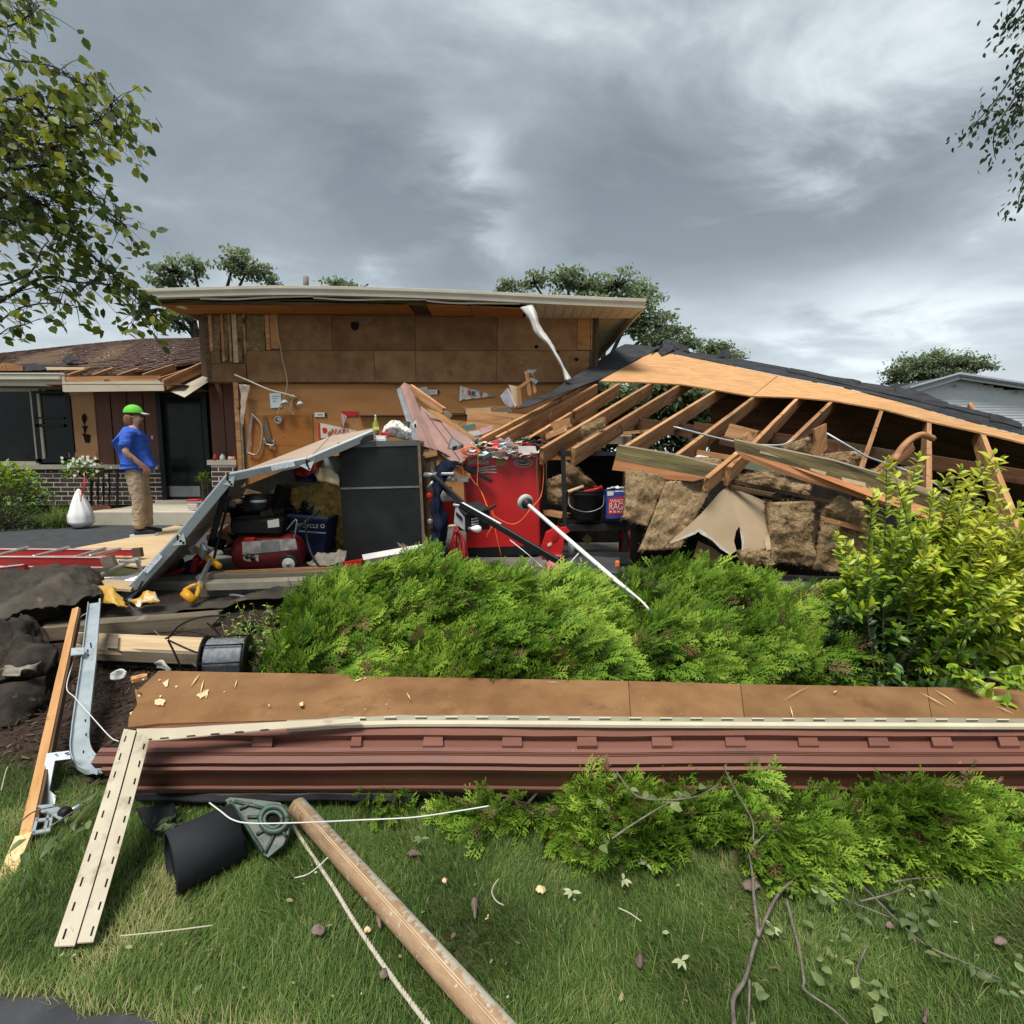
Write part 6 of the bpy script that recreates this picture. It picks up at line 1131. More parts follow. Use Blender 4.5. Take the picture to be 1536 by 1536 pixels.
sec('gutter_face', [(1156.5, .182), (1168, .145), (1180, .110)], XB(190, 1168, .14), XR, MAUVED)
sec('lower_lip', [(1179, .122), (1183, .113), (1184.5, .108)], XB(190, 1180, .11), XR, MAUVE)
sec('dark_underside', [(1184, .10), (1194, .07)], XB(200, 1190, .08), XR, BLACK)
o = net('felt_flap', [[PZ(u, 1190+1.0*math.sin(u*.02), .085) for u in (205, 300, 400, 500, 625)], [PZ(u, 1203+2*math.sin(u*.023), .05) for u in (205, 300, 400, 500, 620)]], mat('grey_film', (.022, .022, .024), (.045, .045, .048), 5, rough=.5, spec=.25), fw_, 30, 4, .01, 6, .004)
for u in (395, 535, 650, 768, 880, 992, 1102, 1211, 1316, 1411, 1511, 1605):
    wd = 15 if u != 535 else 8; lean = (u-768)*.010
    A = [PZ(u-wd+1-lean*.4, 1104.5, .262), PZ(u+wd-1-lean*.4, 1104.5, .262), PZ(u+wd+lean*.4, 1119.5, .252), PZ(u-wd+lean*.4, 1119.5, .252)]
    poly('spacer_block', [q+V((0, -.006, .007)) for q in A], .03, MAUVE, fw_, n=(0, -.5, 1))
# sheathing: separate sheets with chipped edges
def shp(q, name='sheathing_panel', dz=0): return poly(name, [PZ(u, v, .335 if v < 1060 else .30+dz) for u, v in q], .012, SHEATH2, fw_, n=(0, -.2, 1), x=(1, 0, 0))
shp([(238, 1006), (380, 1009), (520, 1011), (527, 1018), (531, 1021)]+[(540, 1017), (548, 1014.5), (700, 1017), (866, 1020), (942, 1021.5), (946, 1080), (700, 1078), (440, 1080), (240, 1085), (192, 1091), (193, 1076), (205, 1058), (214, 1040), (206, 1036), (232, 1012)])
shp([(943, 1021.5), (1110, 1026), (1117, 1085), (947, 1082)]); shp([(1111, 1026), (1390, 1031), (1398, 1084), (1118, 1085)]); shp([(1391, 1031), (1480, 1032), (1536, 1036), (1700, 1040), (1700, 1086), (1399, 1084)])
poly('torn_corner', [PZ(u, v, .31) for u, v in [(202, 1034), (218, 1036), (232, 1042), (222, 1050), (206, 1056)]], .008, SHEATH, fw_, n=(0, 0, 1))
CH = mat('raw_chip', (.62, .44, .22), (.7, .54, .32), 9)
for q in [[(193, 1070), (206, 1064), (214, 1068), (204, 1075), (194, 1074)], [(215, 1069), (228, 1066), (238, 1070), (232, 1078), (220, 1077)], [(228, 1052), (240, 1046), (252, 1050), (246, 1060), (232, 1060)], [(448, 1056), (455, 1052), (455, 1060), (450, 1062)], [(550, 1063), (575, 1065), (597, 1066.5), (575, 1067.5)], [(243, 1025), (254, 1018), (252, 1032), (246, 1030)], [(290, 1044), (300, 1040), (316, 1032), (314, 1044), (300, 1050)], [(528, 1019), (532, 1022), (546, 1017), (540, 1021), (534, 1024)]]:
    cu, cv_ = sum(p[0] for p in q)/len(q), sum(p[1] for p in q)/len(q); rq = random.Random(int(cu)); ring = []
    for i in range(len(q)):
        (ua, va), (ub, vb) = q[i], q[(i+1) % len(q)]
        for s in (0, .33, .66): k_ = rq.uniform(.65, .9); ring.append((cu+(ua+(ub-ua)*s-cu)*k_, cv_+(va+(vb-va)*s-cv_)*k_))
    poly('raw_chip', [PZ(u, v, .338 if v < 1060 else .306)+V((0, 0, .004)) for u, v in ring], .003, CH, fw_, n=(0, -.2, 1))
    for i in range(4):
        a_, b_ = cu+rq.gauss(0, 14), cv_+rq.gauss(0, 5); s = rq.uniform(.8, 2.6)
        if 200 < a_ and 1012 < b_ < 1078: poly('raw_chip', [PZ(a_+s*x, b_+s*y, .338 if b_ < 1060 else .306)+V((0, 0, .004)) for x, y in ((-1, .1), (-.2, -.6), (1, -.2), (.3, .5))], .003, CH, fw_, n=(0, -.2, 1))
# vinyl trim along the joint, peeling off at the left
TRIM = mat('greenish_vinyl', (.20, .19, .13), (.28, .26, .19), 4, rough=.5, spots=((.20, .19, .13), 6, .6, .15)); TRIML = mat('pale_vinyl', (.44, .40, .29), (.52, .48, .36), 5, rough=.5)
tl = lambda u: float(np.interp(u, [200, 260, 340, 430, 520, 600, 700, 1000, 1700], [1098, 1094, 1088, 1082, 1076, 1074, 1074, 1076, 1079]))
us = [430, 480, 520, 560, 600, 650, 700, 800, 900, 1000, 1200, 1400, 1536, 1700]
strip('trim_flange', [PZ(u, tl(u)+7, .312) for u in us], [PZ(u, tl(u)-1+.8*math.sin(u*.07), .326) for u in us], .005, TRIM, fw_)
strip('trim_lip', [PZ(u, tl(u)+12, .31) for u in us], [PZ(u, tl(u)+6.4, .318) for u in us], .012, TRIML, fw_)
for i in range(22):
    u = 530+i*46
    if u < 1690: poly('slot', [PZ(a, b, .329) for a, b in [(u, tl(u)+.2), (u+18, tl(u+18)+.2), (u+18, tl(u)+1.6), (u, tl(u)+1.6)]], .001, mat('slot_edge', (.55, .50, .38)) if i == 0 else bpy.data.materials['slot_edge'], fw_, n=(0, 0, 1))
# the loose peeled strip and the long slotted strip over the lawn
pu = [(205, 1093, 1112), (260, 1092, 1108), (330, 1087.5, 1101), (400, 1083.5, 1094.5), (470, 1080, 1089), (540, 1077.5, 1083)]
strip('peeled_trim', [PZ(u, b, .34) for u, a, b in pu], [PZ(u, a, .345) for u, a, b in pu], .005, BEIGE, fw_)
for u in (215, 240, 280, 316, 352, 390): poly('slot', [PZ(a, b, .343) for a, b in [(u, np.interp(u, [205, 540], [1109.5, 1082])), (u+13, np.interp(u+13, [205, 540], [1109.5, 1082])), (u+13, np.interp(u+13, [205, 540], [1111, 1083])), (u, np.interp(u, [205, 540], [1111, 1083]))]], .001, BLACK, fw_, n=(0, 0, 1))
vs_ = thing('vinyl_strip', 'long slotted beige vinyl strip with two flanges lying on the lawn at left', 'vinyl strip', PZ(110, 1415, .03))
TA, TBm, TC = (186, 1093), (204, 1096), (224, 1112); BA, BBm, BC = (81, 1419), (112, 1418), (140, 1415)
zt, zb = .37, .035
L0, L1 = PZ(*TA, zt), PZ(*BA, zb); M0, M1 = PZ(*TBm, zt), PZ(*BBm, zb); R0, R1 = PZ(*TC, zt-.01), PZ(*BC, zb)
def flange(A0, A1, B0, B1, n=14):
    k = n+1; A = [A0.lerp(A1, i/n)-V((0, 0, .012*math.sin(math.pi*i/n))) for i in range(k)]; B = [B0.lerp(B1, i/n)-V((0, 0, .012*math.sin(math.pi*i/n))) for i in range(k)]
    return A, B
A_, B_ = flange(L0, L1, M0, M1); VST = mat('stained_vinyl', (.38, .335, .25), (.47, .42, .32), 9, rough=.55, spots=[((.25, .205, .14), 11, .54, .14), ((.2, .17, .12), 40, .68, .05)]); strip('flange', A_, B_, .004, VST, vs_)
C_, D_ = flange(M0.lerp(R0, .14), M1.lerp(R1, .14), R0, R1); strip('flange', [p+V((0, 0, .008)) for p in C_], [p+V((0, 0, .006)) for p in D_], .004, VST, vs_)
SLOT = mat('dark_slot', (.012, .011, .009), spec=.05); G0, G1 = flange(M0, M1, M0.lerp(R0, .15), M1.lerp(R1, .15)); strip('groove', [p-V((0, 0, .002)) for p in G0], [p-V((0, 0, .002)) for p in G1], .002, SLOT, vs_)
for i in range(10):
    t0 = .04+i*.1; t1 = t0+.034+.004*(i % 2); f = t0**.0
    def at(a0, a1, t): return a0.lerp(a1, t)-V((0, 0, .012*math.sin(math.pi*t)))
    for (E0, E1, F0, F1, s) in [(L0, L1, M0, M1, .28), (R0, R1, M0, M1, .17)]:
        q = []
        for t, ds in ((t0, 0), (t1, 0), (t1, .10), (t0, .10)): q.append(at(E0, E1, t).lerp(at(F0, F1, t), s+ds)+V((0, 0, .0075 if E0 is R0 else .001)))
        poly('slot', q, .0012, SLOT, vs_, n=(0, 0, 1))
# sheet, green casting, post, rope, cable
bs2 = thing('black_drum', 'black plastic drum lying half under the fallen wall', 'drum', PZ(310, 1290, .1))
BSM = mat('matt_black_sheet', (.013, .0145, .018), (.022, .024, .028), 4, rough=.75, spec=.2, spots=((.16, .16, .15), 30, .73, .02))
qa = [PZ(233, 1262, .03), PZ(262, 1245, .11), PZ(295, 1225, .17), PZ(325, 1203, .18)]; qb = [PZ(276, 1330, .0), PZ(310, 1322, .10), PZ(345, 1305, .13), PZ(385, 1272, .10)]
pa_, pb_ = PZ(256, 1294, .095), PZ(352, 1238, .125); fr_ = frame(pa_, V((0, 0, 1)), pb_-pa_); Lc = (pb_-pa_).length; lathe('drum', [(.094, 0), (.100, -.004), (.104, .004), (.103, Lc), (.096, Lc), (.095, 0)], BSM, bs2, fr_, 40); lathe('inner_lining', [(.094, .012), (0, .012)], DARK, bs2, fr_, 30)
net('second_sheet', [[PZ(203, 1212, .05), PZ(235, 1208, .08), PZ(262, 1206, .08)], [PZ(215, 1240, .02), PZ(238, 1250, .04), PZ(262, 1240, .05)]], BSM, bs2, 10, 8, .005, 3, .008, out=(0, -.5, 1))
gc = thing('green_casting', 'weathered green cast metal plate with a round hole beside the black drum', 'casting', PZ(390, 1270, .05))
GRC = mat('green_cast_metal', (.030, .058, .043), (.070, .088, .072), 9, rough=.5, bump=.4, bscale=40, spots=[((.03, .11, .072), 3, .58, .08), ((.12, .12, .108), 11, .62, .1)])
gn = V((.1, -.62, .78)); g0 = PZ(390, 1240, .12)
G = lambda u, v, o=0: PL(u, v, g0, gn)+gn.normalized()*o
poly('plate', [G(u, v) for u, v in [(338, 1200), (345, 1196), (380, 1199), (420, 1204), (433, 1218), (436, 1232), (432, 1252), (424, 1268), (402, 1286), (396, 1282), (370, 1245)]], .03, GRC, gc, n=gn)
poly('side_wall', [G(338, 1200, -.03), G(330, 1206, -.05), G(382, 1276, -.08), G(398, 1285, -.02), G(368, 1244, -.005)], .02, GRC, gc)
for rad, off, nm, mm in [(24, .012, 'boss_ring', GRC)]:
    ptsr = [G(412+20*math.cos(a), 1230+19*math.sin(a), .014) for a in np.linspace(0, 6.283, 21)]; tube('boss_ring', ptsr, .010, GRC, gc, 8, 0)
ptsr = [G(411+13*math.cos(a), 1231+12*math.sin(a), .014) for a in np.linspace(0, 6.283, 21)]; tube('boss_ring', ptsr, .007, GRC, gc, 8, 0)
poly('hole', [G(411+12*math.cos(a), 1231+11*math.sin(a), .004) for a in np.linspace(0, 6.283, 19)[:-1]], .002, DARK, gc, n=gn)
for (a, b) in [((345, 1202), (395, 1278)), ((352, 1202), (400, 1214)), ((372, 1226), (392, 1226)), ((398, 1280), (412, 1252)), ((430, 1255), (422, 1245)), ((360, 1214), (378, 1206)), ((385, 1252), (400, 1244)), ((428, 1208), (420, 1216))]: tube('rib', [G(*a, .006), G(*b, .006)], .006, GRC, gc, 6, 0)
sp_ = thing('steel_post', 'rusty galvanised steel pipe lying across the lawn towards the camera', 'pipe', PZ(760, 1536, .06))
pa, pb = PZ(446, 1210, .085), PZ(772, 1570, .036)
PIPE = mat('rusty_galvanised', (.27, .165, .092), (.38, .26, .16), 24, stretch=(.5, 1.6, 1.6), rough=.6, bump=.25, spec=.3, spots=[((.45, .40, .31), 38, .60, .05), ((.20, .10, .05), 14, .60, .08)])
def drips(m):
    t = m.node_tree; b = t.nodes['Principled BSDF']; src = b.inputs['Base Color'].links[0].from_socket; co = t.nodes.new('ShaderNodeTexCoord'); sp = t.nodes.new('ShaderNodeSeparateXYZ'); t.links.new(co.outputs['Object'], sp.inputs[0])
    n = t.nodes.new('ShaderNodeTexNoise'); n.inputs['Scale'].default_value = 60; n.inputs['Detail'].default_value = 5; mp = t.nodes.new('ShaderNodeMapping'); mp.inputs['Scale'].default_value = (1, .35, .35); t.links.new(co.outputs['Object'], mp.inputs[0]); t.links.new(mp.outputs[0], n.inputs['Vector'])
    k = math_n(t, 'ADD', math_n(t, 'MULTIPLY', sp.outputs[1], 17.0), math_n(t, 'MULTIPLY', n.outputs[0], 1.5))
    f = ramp(t, k, [(.80, (0, 0, 0)), (1.0, (1, 1, 1))]); t.links.new(mixc(t, f, src, (.40, .37, .30)), b.inputs['Base Color'])
drips(PIPE)
fr = frame(pa, pb-pa, (0, 0, 1)); Lp = (pb-pa).length; PR = .036
vs1 = []; fs1 = []; n_ = 36
for i in range(2):
    for k in range(n_): a = 2*math.pi*k/n_; vs1.append((Lp*i, PR*math.cos(a), PR*math.sin(a)))
fs1 = [(k, (k+1) % n_, n_+(k+1) % n_, n_+k) for k in range(n_)]; fs1 += [tuple(range(n_))[::-1]]
link(bpy.data.objects.new('pipe', arr_mesh('pipe', vs1, fs1, PIPE, False)), sp_, fr)
bpy.data.objects['pipe'].data.polygons.foreach_set('use_smooth', [True]*n_+[False])
for a, m in ((.62, PIPE), (.80, LUMG)): tube('weld_seam', [fr @ V((x*Lp, -(PR+.0005)*math.cos(a+.5), (PR+.0005)*math.sin(a+.5))) for x in (0, .25, .5, .75, 1)], .0022, mat('pale_seam', (.52, .42, .28), (.42, .28, .16), 12) if m is PIPE else bpy.data.materials['pale_seam'], sp_, 6, 0)
rp = thing('braided_rope', 'grey braided rope running through the grass beside the rusty pipe', 'rope', PZ(560, 1420, .01))
rpts = catmull([PZ(440, 1240, .05), PZ(470, 1285, .025), PZ(500, 1330, .025), PZ(530, 1380, .03), PZ(570, 1440, .03), PZ(610, 1495, .03), PZ(660, 1560, .03)], 30)
ROPE = mat('grey_rope', (.36, .33, .26), (.50, .46, .37), 60, rough=.9)
for s in range(3):
    pts = []
    for i, p in enumerate(rpts):
        t = (rpts[min(i+1, len(rpts)-1)]-rpts[max(0, i-1)]).normalized(); u = t.orthogonal().normalized(); w_ = t.cross(u); a = i*.9+s*2.094; pts.append(p+u*math.cos(a)*.0032+w_*math.sin(a)*.0032)
    v_, f_ = tube_arr(pts, .0040, 6); mesh('strand', v_, f_, ROPE, rp, smooth=True)
o = tube('white_cable', [PZ(314, 1204, .2), PZ(330, 1216, .2), PZ(350, 1230, .19), PZ(380, 1235, .19), PZ(450, 1234, .185), PZ(540, 1230, .16), PZ(620, 1226, .17), PZ(690, 1216, .22), PZ(733, 1209, .24)], .0025, flat('white_plastic_cable', (.58, .58, .56), .4), None, 8, 8); tag(o, 'white cable stretched from the green casting over the pipe to the low bushes', 'cable')
for (a, b, w_) in [((300, 1012), (286, 1032), .004), ((306, 1020), (300, 1044), .004), ((610, 1040), (616, 1052), .003), ((1185, 1060), (1190, 1080), .003), ((1175, 1052), (1215, 1030), .002), ((1380, 1040), (1420, 1062), .003), ((1402, 1036), (1436, 1058), .003), ((352, 1034), (356, 1020), .003), ((820, 1024), (838, 1025), .004), ((1256, 1037), (1250, 1041), .005), ((1490, 1060), (1520, 1072), .003)]:
    A, B = PZ(*a, .338 if a[1] < 1058 else .31), PZ(*b, .338 if b[1] < 1058 else .318); poly('scratch', [A+V((0, 0, .006)), A.lerp(B, .5)+V((w_, 0, .008)), B+V((0, 0, .006)), A.lerp(B, .5)+V((-w_, 0, .008))], .002, CH, fw_, n=(0, -.2, 1))
o = tube('thin_wire', [PZ(442, 1317, .02), PZ(460, 1312, .04), PZ(475, 1302, .07), PZ(492, 1286, .1)], .002, WIREW, None, 6); tag(o, 'thin pale wire end poking up beside the rope', 'wire')
# ================================================================== PLANTS
def leaf_t(l=1, w_=.5, fold=.12, droop=.12):
    """a folded pointed leaf along +X"""
    v = [(0, 0, 0), (.28*l, w_*.42, fold*.8), (.62*l, w_*.40, fold*.5), (l, 0, -droop), (.62*l, -w_*.40, fold*.5), (.28*l, -w_*.42, fold*.8), (.3*l, 0, 0), (.64*l, 0, -.03)]
    return v, [(0, 6, 1), (6, 7, 2), (6, 2, 1), (7, 3, 2), (0, 5, 6), (6, 4, 7), (6, 5, 4), (7, 4, 3)]
def unit(a): return a/(np.linalg.norm(a, axis=-1, keepdims=True)+1e-9)
class Leaves:
    def __init__(s): s.fw = []; s.up = []; s.sz = []; s.lo = []; s.ti = []
    def add(s, p, fw, up, size, tint): s.lo.append(tuple(p)); s.fw.append(tuple(fw)); s.up.append(tuple(up)); s.sz.append(size); s.ti.append(tint)
    def finish(s, parent, m, tv, tf, name='leaf', nparts=300, rest='foliage'):
        lo = np.array(s.lo); sz = np.array(s.sz); ti = np.clip(np.array(s.ti), 0, 1); mats = rotmats(np.array(s.fw), np.array(s.up), sz)
        rel = lo-np.array([0, 0, CAMZ]); f_ = rel[:, 1]*CP-rel[:, 2]*SP; u_ = rel[:, 0]/np.maximum(f_, .1); v_ = (rel[:, 1]*SP+rel[:, 2]*CP)/np.maximum(f_, .1)
        score = sz/np.maximum(f_, .1)*((np.abs(u_) < 1) & (np.abs(v_) < 1)); order = np.argsort(-score); pick = [i for i in order[:nparts] if score[i] > 0]
        var = [arr_mesh(name, np.array(tv), tf, m, True, np.full(len(tv), (k+.5)/8)) for k in range(8)]
        for i in pick:
            mw = M([list(r)+[0] for r in mats[i]]+[[0, 0, 0, 1]]); mw.translation = V(lo[i]); put(name, var[int(min(7, ti[i]*8))], parent, mw)
        keep = np.ones(len(lo), bool); keep[pick] = False
        if keep.any():
            v, f, t = inst(tv, tf, mats[keep], lo[keep], None, ti[keep]); o = mesh(rest, v, f, m, parent, True, tint=t); o['kind'] = 'stuff'
# ---- conifer sprays
def spray_t(seed=0, n=9):
    r = random.Random(seed); v = []; f = []; t = []
    def rh(a, b, w_, ta, tb):
        a, b = V(a), V(b); d = (b-a); s = V((-d.y, d.x, 0)).normalized()*w_; m_ = a.lerp(b, .4); i = len(v)
        for p, q in ((a, ta), (m_+s+V((0, 0, w_*.4)), (ta+tb)/2), (b, tb), (m_-s+V((0, 0, w_*.4)), (ta+tb)/2)): v.append(tuple(p)); t.append(q)
        f.append((i, i+1, i+2)); f.append((i, i+2, i+3))
    def axis(x): return V((x, .10*math.sin(x*2.2+seed), .10*x-.28*x*x))
    rh(axis(0), axis(.55), .018, .1, .4); rh(axis(.5), axis(1.0), .026, .4, 1)
    for i in range(n):
        x = .16+.76*i/n; L = (.42-.30*abs(x-.42))*r.uniform(.8, 1.15); s = 1 if i % 2 else -1; a = axis(x); an = r.uniform(.55, .85)*s
        d = V((math.cos(an), math.sin(an), r.uniform(-.15, .12))); b = a+d*L; rh(a, b, .026, .25+.3*x, .75+.25*x)
        for k in range(3):
            p = a.lerp(b, .3+.22*k); a2 = an+(.62 if k % 2 else -.62); rh(p, p+V((math.cos(a2), math.sin(a2), .05))*L*(.42-.07*k), .020, .4+.2*x, .8+.2*x)
    return np.array(v), np.array(f), np.array(t)
SPR = [spray_t(s, 11+s) for s in range(3)]
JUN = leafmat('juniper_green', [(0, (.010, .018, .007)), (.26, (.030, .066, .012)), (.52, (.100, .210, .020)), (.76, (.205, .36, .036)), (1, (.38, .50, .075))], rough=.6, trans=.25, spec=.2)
DEADJ = leafmat('dead_juniper', [(0, (.05, .03, .015)), (.6, (.14, .09, .045)), (1, (.26, .19, .11))], rough=.9, trans=.1, spec=.05)
JTW = mat('juniper_twig', (.035, .02, .012), (.09, .055, .035), 9, rough=.9)
def juniper(name, label, domes, n, size, wind, inner=.35, twigs=60, hang=0.0, group=None, clip=None, age=0.0):
    """sprays over a set of domes (cx, cy, cz, a, b, h); wind = common lean"""
    e = thing(name, label, 'bush', (domes[0][0], domes[0][1], gz(domes[0][0], domes[0][1])), group)
    pos = []; nor = []; dep = []
    wts = np.array([d[3]*(d[4]+d[5]) for d in domes]); wts = wts/wts.sum()
    while len(pos) < n:
        d = domes[RNG.choice(len(domes), p=wts)]; th = RNG.uniform(0, 2*math.pi); ph = math.asin(RNG.uniform(0, 1))
        q = np.array([math.cos(th)*math.cos(ph), math.sin(th)*math.cos(ph), math.sin(ph)])
        if q[1] > .75 and RNG.random() < .75: continue
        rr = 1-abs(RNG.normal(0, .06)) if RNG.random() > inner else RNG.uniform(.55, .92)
        p = np.array([d[0]+d[3]*q[0]*rr, d[1]+d[4]*q[1]*rr, d[2]+d[5]*q[2]*rr])
        k_ = NZ.fractal(V(p)*2.3, 1, 2, 3); p += q*.17*k_; p[2] = max(p[2], gz(p[0], p[1])+.03)
        if k_ < -.22 and RNG.random() < .7: continue
        if clip and not clip(p): continue
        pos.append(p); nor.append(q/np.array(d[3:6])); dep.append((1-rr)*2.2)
    pos = np.array(pos); nor = unit(np.array(nor)); dep = np.array(dep); k = len(pos)
    cl3 = np.array([[NZ.noise(V(p)*2.6+V((q_, 1, 3))) for q_ in (0, 20, 40)] for p in pos]); fw = unit(nor*.50+np.array(wind)+cl3*.7+np.array([0, 0, .25-hang])+RNG.normal(0, .22, (k, 3))); up = unit(nor+RNG.normal(0, .35, (k, 3)))
    sz = RNG.uniform(.7, 1.25, k)*size
    clump = np.array([NZ.noise(V(p)*3.1+V((5, 3, 1))) for p in pos])*.30
    which = RNG.integers(0, 3, k); parts = []
    V_, F_, T_ = [], [], []; off = 0
    for s in range(3):
        tv, tf, tt = SPR[s]; mk = which == s
        v, f, t = inst(tv, tf, rotmats(fw[mk], up[mk], sz[mk]), pos[mk], tt*.95, RNG.normal(.11, .15, mk.sum())-np.minimum(dep[mk], .5)*.55+clump[mk]-age)  # tint drops with depth: shade inside the bush put into the colour
        V_.append(v); F_.append(f+off); T_.append(t); off += len(v)
    o = mesh('foliage', np.vstack(V_), np.vstack(F_), JUN, e, tint=np.hstack(T_)); o['kind'] = 'stuff'
    if n > 1000:      # dead brown sprays, mostly inside and in the hollows
        kd = n//14; id_ = RNG.choice(k, kd, p=(dep+.06)/(dep+.06).sum()); tv, tf, tt = SPR[1]
        v, f, t = inst(tv, tf, rotmats(fw[id_]+RNG.normal(0, .4, (kd, 3)), up[id_], sz[id_]*.9), pos[id_]+nor[id_]*.03, tt*.6, RNG.uniform(0, .5, kd)); mesh('dead_sprays', v, f, DEADJ, e, tint=t)['kind'] = 'stuff'
    vs, fs = [], []
    for i in range(twigs):
        d = domes[RNG.integers(len(domes))]; th = RNG.uniform(0, 6.28); b = V((d[0]+RNG.uniform(-.35, .35)*d[3], d[1]+RNG.uniform(-.3, .3)*d[4], gz(d[0], d[1])+.02)); q = V((math.cos(th)*.85, math.sin(th)*.85, RNG.uniform(.3, .85)))
        t_ = V((d[0]+d[3]*q.x*.9, d[1]+d[4]*q.y*.9, d[2]+d[5]*q.z*.8)); tube_arr([b, b.lerp(t_, .5)+V((0, 0, .05)), t_], .008, 5, .003, vs, fs)
    mesh('branches', vs, fs, JTW, e, smooth=True)
    return e
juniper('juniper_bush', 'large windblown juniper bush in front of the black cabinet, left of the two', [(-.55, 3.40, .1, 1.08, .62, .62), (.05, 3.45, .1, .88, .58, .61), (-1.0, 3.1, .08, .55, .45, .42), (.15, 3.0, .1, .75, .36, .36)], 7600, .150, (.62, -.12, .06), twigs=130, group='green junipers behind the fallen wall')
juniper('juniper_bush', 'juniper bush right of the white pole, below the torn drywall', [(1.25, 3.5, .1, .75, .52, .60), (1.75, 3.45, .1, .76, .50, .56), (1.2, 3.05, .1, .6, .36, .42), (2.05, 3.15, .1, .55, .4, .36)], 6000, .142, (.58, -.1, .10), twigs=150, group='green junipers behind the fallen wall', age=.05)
juniper('juniper_hedge', 'low bright juniper sprawling over the lawn in front of the fallen wall', [(-.12, 1.98, .02, .25, .12, .06), (.10, 1.96, .02, .38, .17, .075), (.45, 1.95, .02, .45, .20, .085), (.9, 1.92, .02, .5, .22, .09), (1.35, 1.91, .02, .45, .20, .12), (1.85, 1.86, .02, .5, .16, .05), (.99, 1.99, .08, .10, .07, .15)], 3000, .112, (.10, -.5, .05), inner=.25, twigs=30, hang=.22, clip=lambda p: p[1] < 2.08)
juniper('juniper_sprig', 'small juniper sprigs poking out under the dark felt flap', [(-.50, 2.05, .03, .12, .12, .09)], 70, .08, (.1, -.5, 0), twigs=4, hang=.2, clip=lambda p: p[1] < 2.1)

# ---- yellow-green privet
PRV = leafmat('privet_leaf', [(0, (.020, .048, .012)), (.32, (.055, .125, .018)), (.55, (.17, .31, .025)), (.8, (.37, .47, .03)), (1, (.54, .56, .055))], rough=.38, trans=.3, spec=.5)
BARK = mat('grey_brown_bark', (.06, .048, .036), (.14, .115, .09), 12, rough=.9, bump=.5, bscale=60); BARKD = mat('dark_bark', (.022, .018, .016), (.05, .042, .036), 12, rough=.9, bump=.4)
PVX = .09
pv = thing('privet_bush', 'glossy yellow-green leafy bush in front of the collapsed roof at right', 'bush', (2.35, 2.95, 0))
Lv = Leaves(); vs, fs = [], []
r = random.Random(11)
for i in range(360):
    b = V((2.38+r.uniform(-.25, .35), 2.95+r.uniform(-.15, .2), .02))
    an = r.uniform(0, 6.28); tilt = abs(r.gauss(0, .55)); tilt = min(tilt, 1.25); L = r.uniform(.55, 1.22)*(1 if tilt < .8 else .9)
    d = V((math.sin(tilt)*math.cos(an)+.12, math.sin(tilt)*math.sin(an)*.7-.08, math.cos(tilt))); mid_ = b+d*L*.55+V((0, 0, .05)); tip = b+d*L+V((.12*r.random(), -.03, -.10*tilt))
    if tip.x < 1.93: tip.x = 1.93+r.random()*.15
    if i < 14:       # tall leading shoots, tops set against the roof
        tu, tvv = [(1330, 692), (1342, 712), (1378, 686), (1352, 730), (1420, 716), (1440, 705), (1466, 700), (1490, 682), (1502, 690), (1455, 730), (1500, 735), (1310, 740), (1530, 760), (1400, 740)][i]; tip = P(tu, tvv, 2.85+r.uniform(-.15, .15)); mid_ = b.lerp(tip, .55)+V((-.05, 0, .03))
    pts = catmull([b, mid_, tip], 8); tube_arr(pts, .006, 5, .002, vs, fs)
    ax = [(pts[j+1]-pts[j]).normalized() for j in range(len(pts)-1)]
    for j in range(5, len(pts)-1):
        for s in range(3):
            t = j+s/3; p = pts[j].lerp(pts[j+1], s/3); side = 1 if (s+j) % 2 else -1; a_ = ax[j]; sd2 = a_.cross(V((r.uniform(-.4, .4), -1, .5))).normalized()*side
            for q in (1, -1) if r.random() < .75 else (1,):
                fw = a_*.55+sd2*q*.75+V((r.gauss(0, .25), r.gauss(0, .25), r.gauss(.05, .25))); fr_ = t/(len(pts)-1)
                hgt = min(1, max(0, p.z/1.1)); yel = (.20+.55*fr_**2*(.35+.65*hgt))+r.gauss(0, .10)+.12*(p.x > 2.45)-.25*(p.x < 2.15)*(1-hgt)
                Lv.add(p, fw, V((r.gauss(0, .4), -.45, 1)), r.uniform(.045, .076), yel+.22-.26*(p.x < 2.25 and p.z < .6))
    for q in range(3):
        Lv.add(tip, ax[-1]+V((r.gauss(0, .4), r.gauss(0, .4), .1)), V((0, -.4, 1)), .04, .85+r.gauss(0, .1))
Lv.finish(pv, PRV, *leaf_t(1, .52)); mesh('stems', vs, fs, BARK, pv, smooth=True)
tube('trunk_stem', [V((2.3, 2.95, 0)), V((2.22, 2.85, .25)), V((2.32, 2.8, .5))], .014, BARK, pv, 8)
o = thing('fallen_twig', 'pale green leafy twig lying on the right end of the sheathing', 'twig', PZ(1500, 1030, .36)); Lt = Leaves()
tube('stem', [PZ(1425, 995, .42), PZ(1460, 1008, .42), PZ(1500, 1022, .40), PZ(1550, 1030, .4)], .004, BARK, o, 6)
for (u, v, du, dv) in [(1440, 1002, -12, -4), (1455, 1004, 14, 10), (1472, 1012, -6, 14), (1485, 1016, 22, 6), (1500, 1020, 18, 12), (1510, 1024, 20, 2), (1522, 1026, 16, 10), (1430, 998, -14, 4)]:
    a = PZ(u, v, .42); b = PZ(u+du, v+dv, .42); Lt.add(a, b-a, V((r.gauss(0, .3), -.5, 1)), .062, .55+r.gauss(0, .1))
Lt.finish(o, PRV, *leaf_t(1, .5))

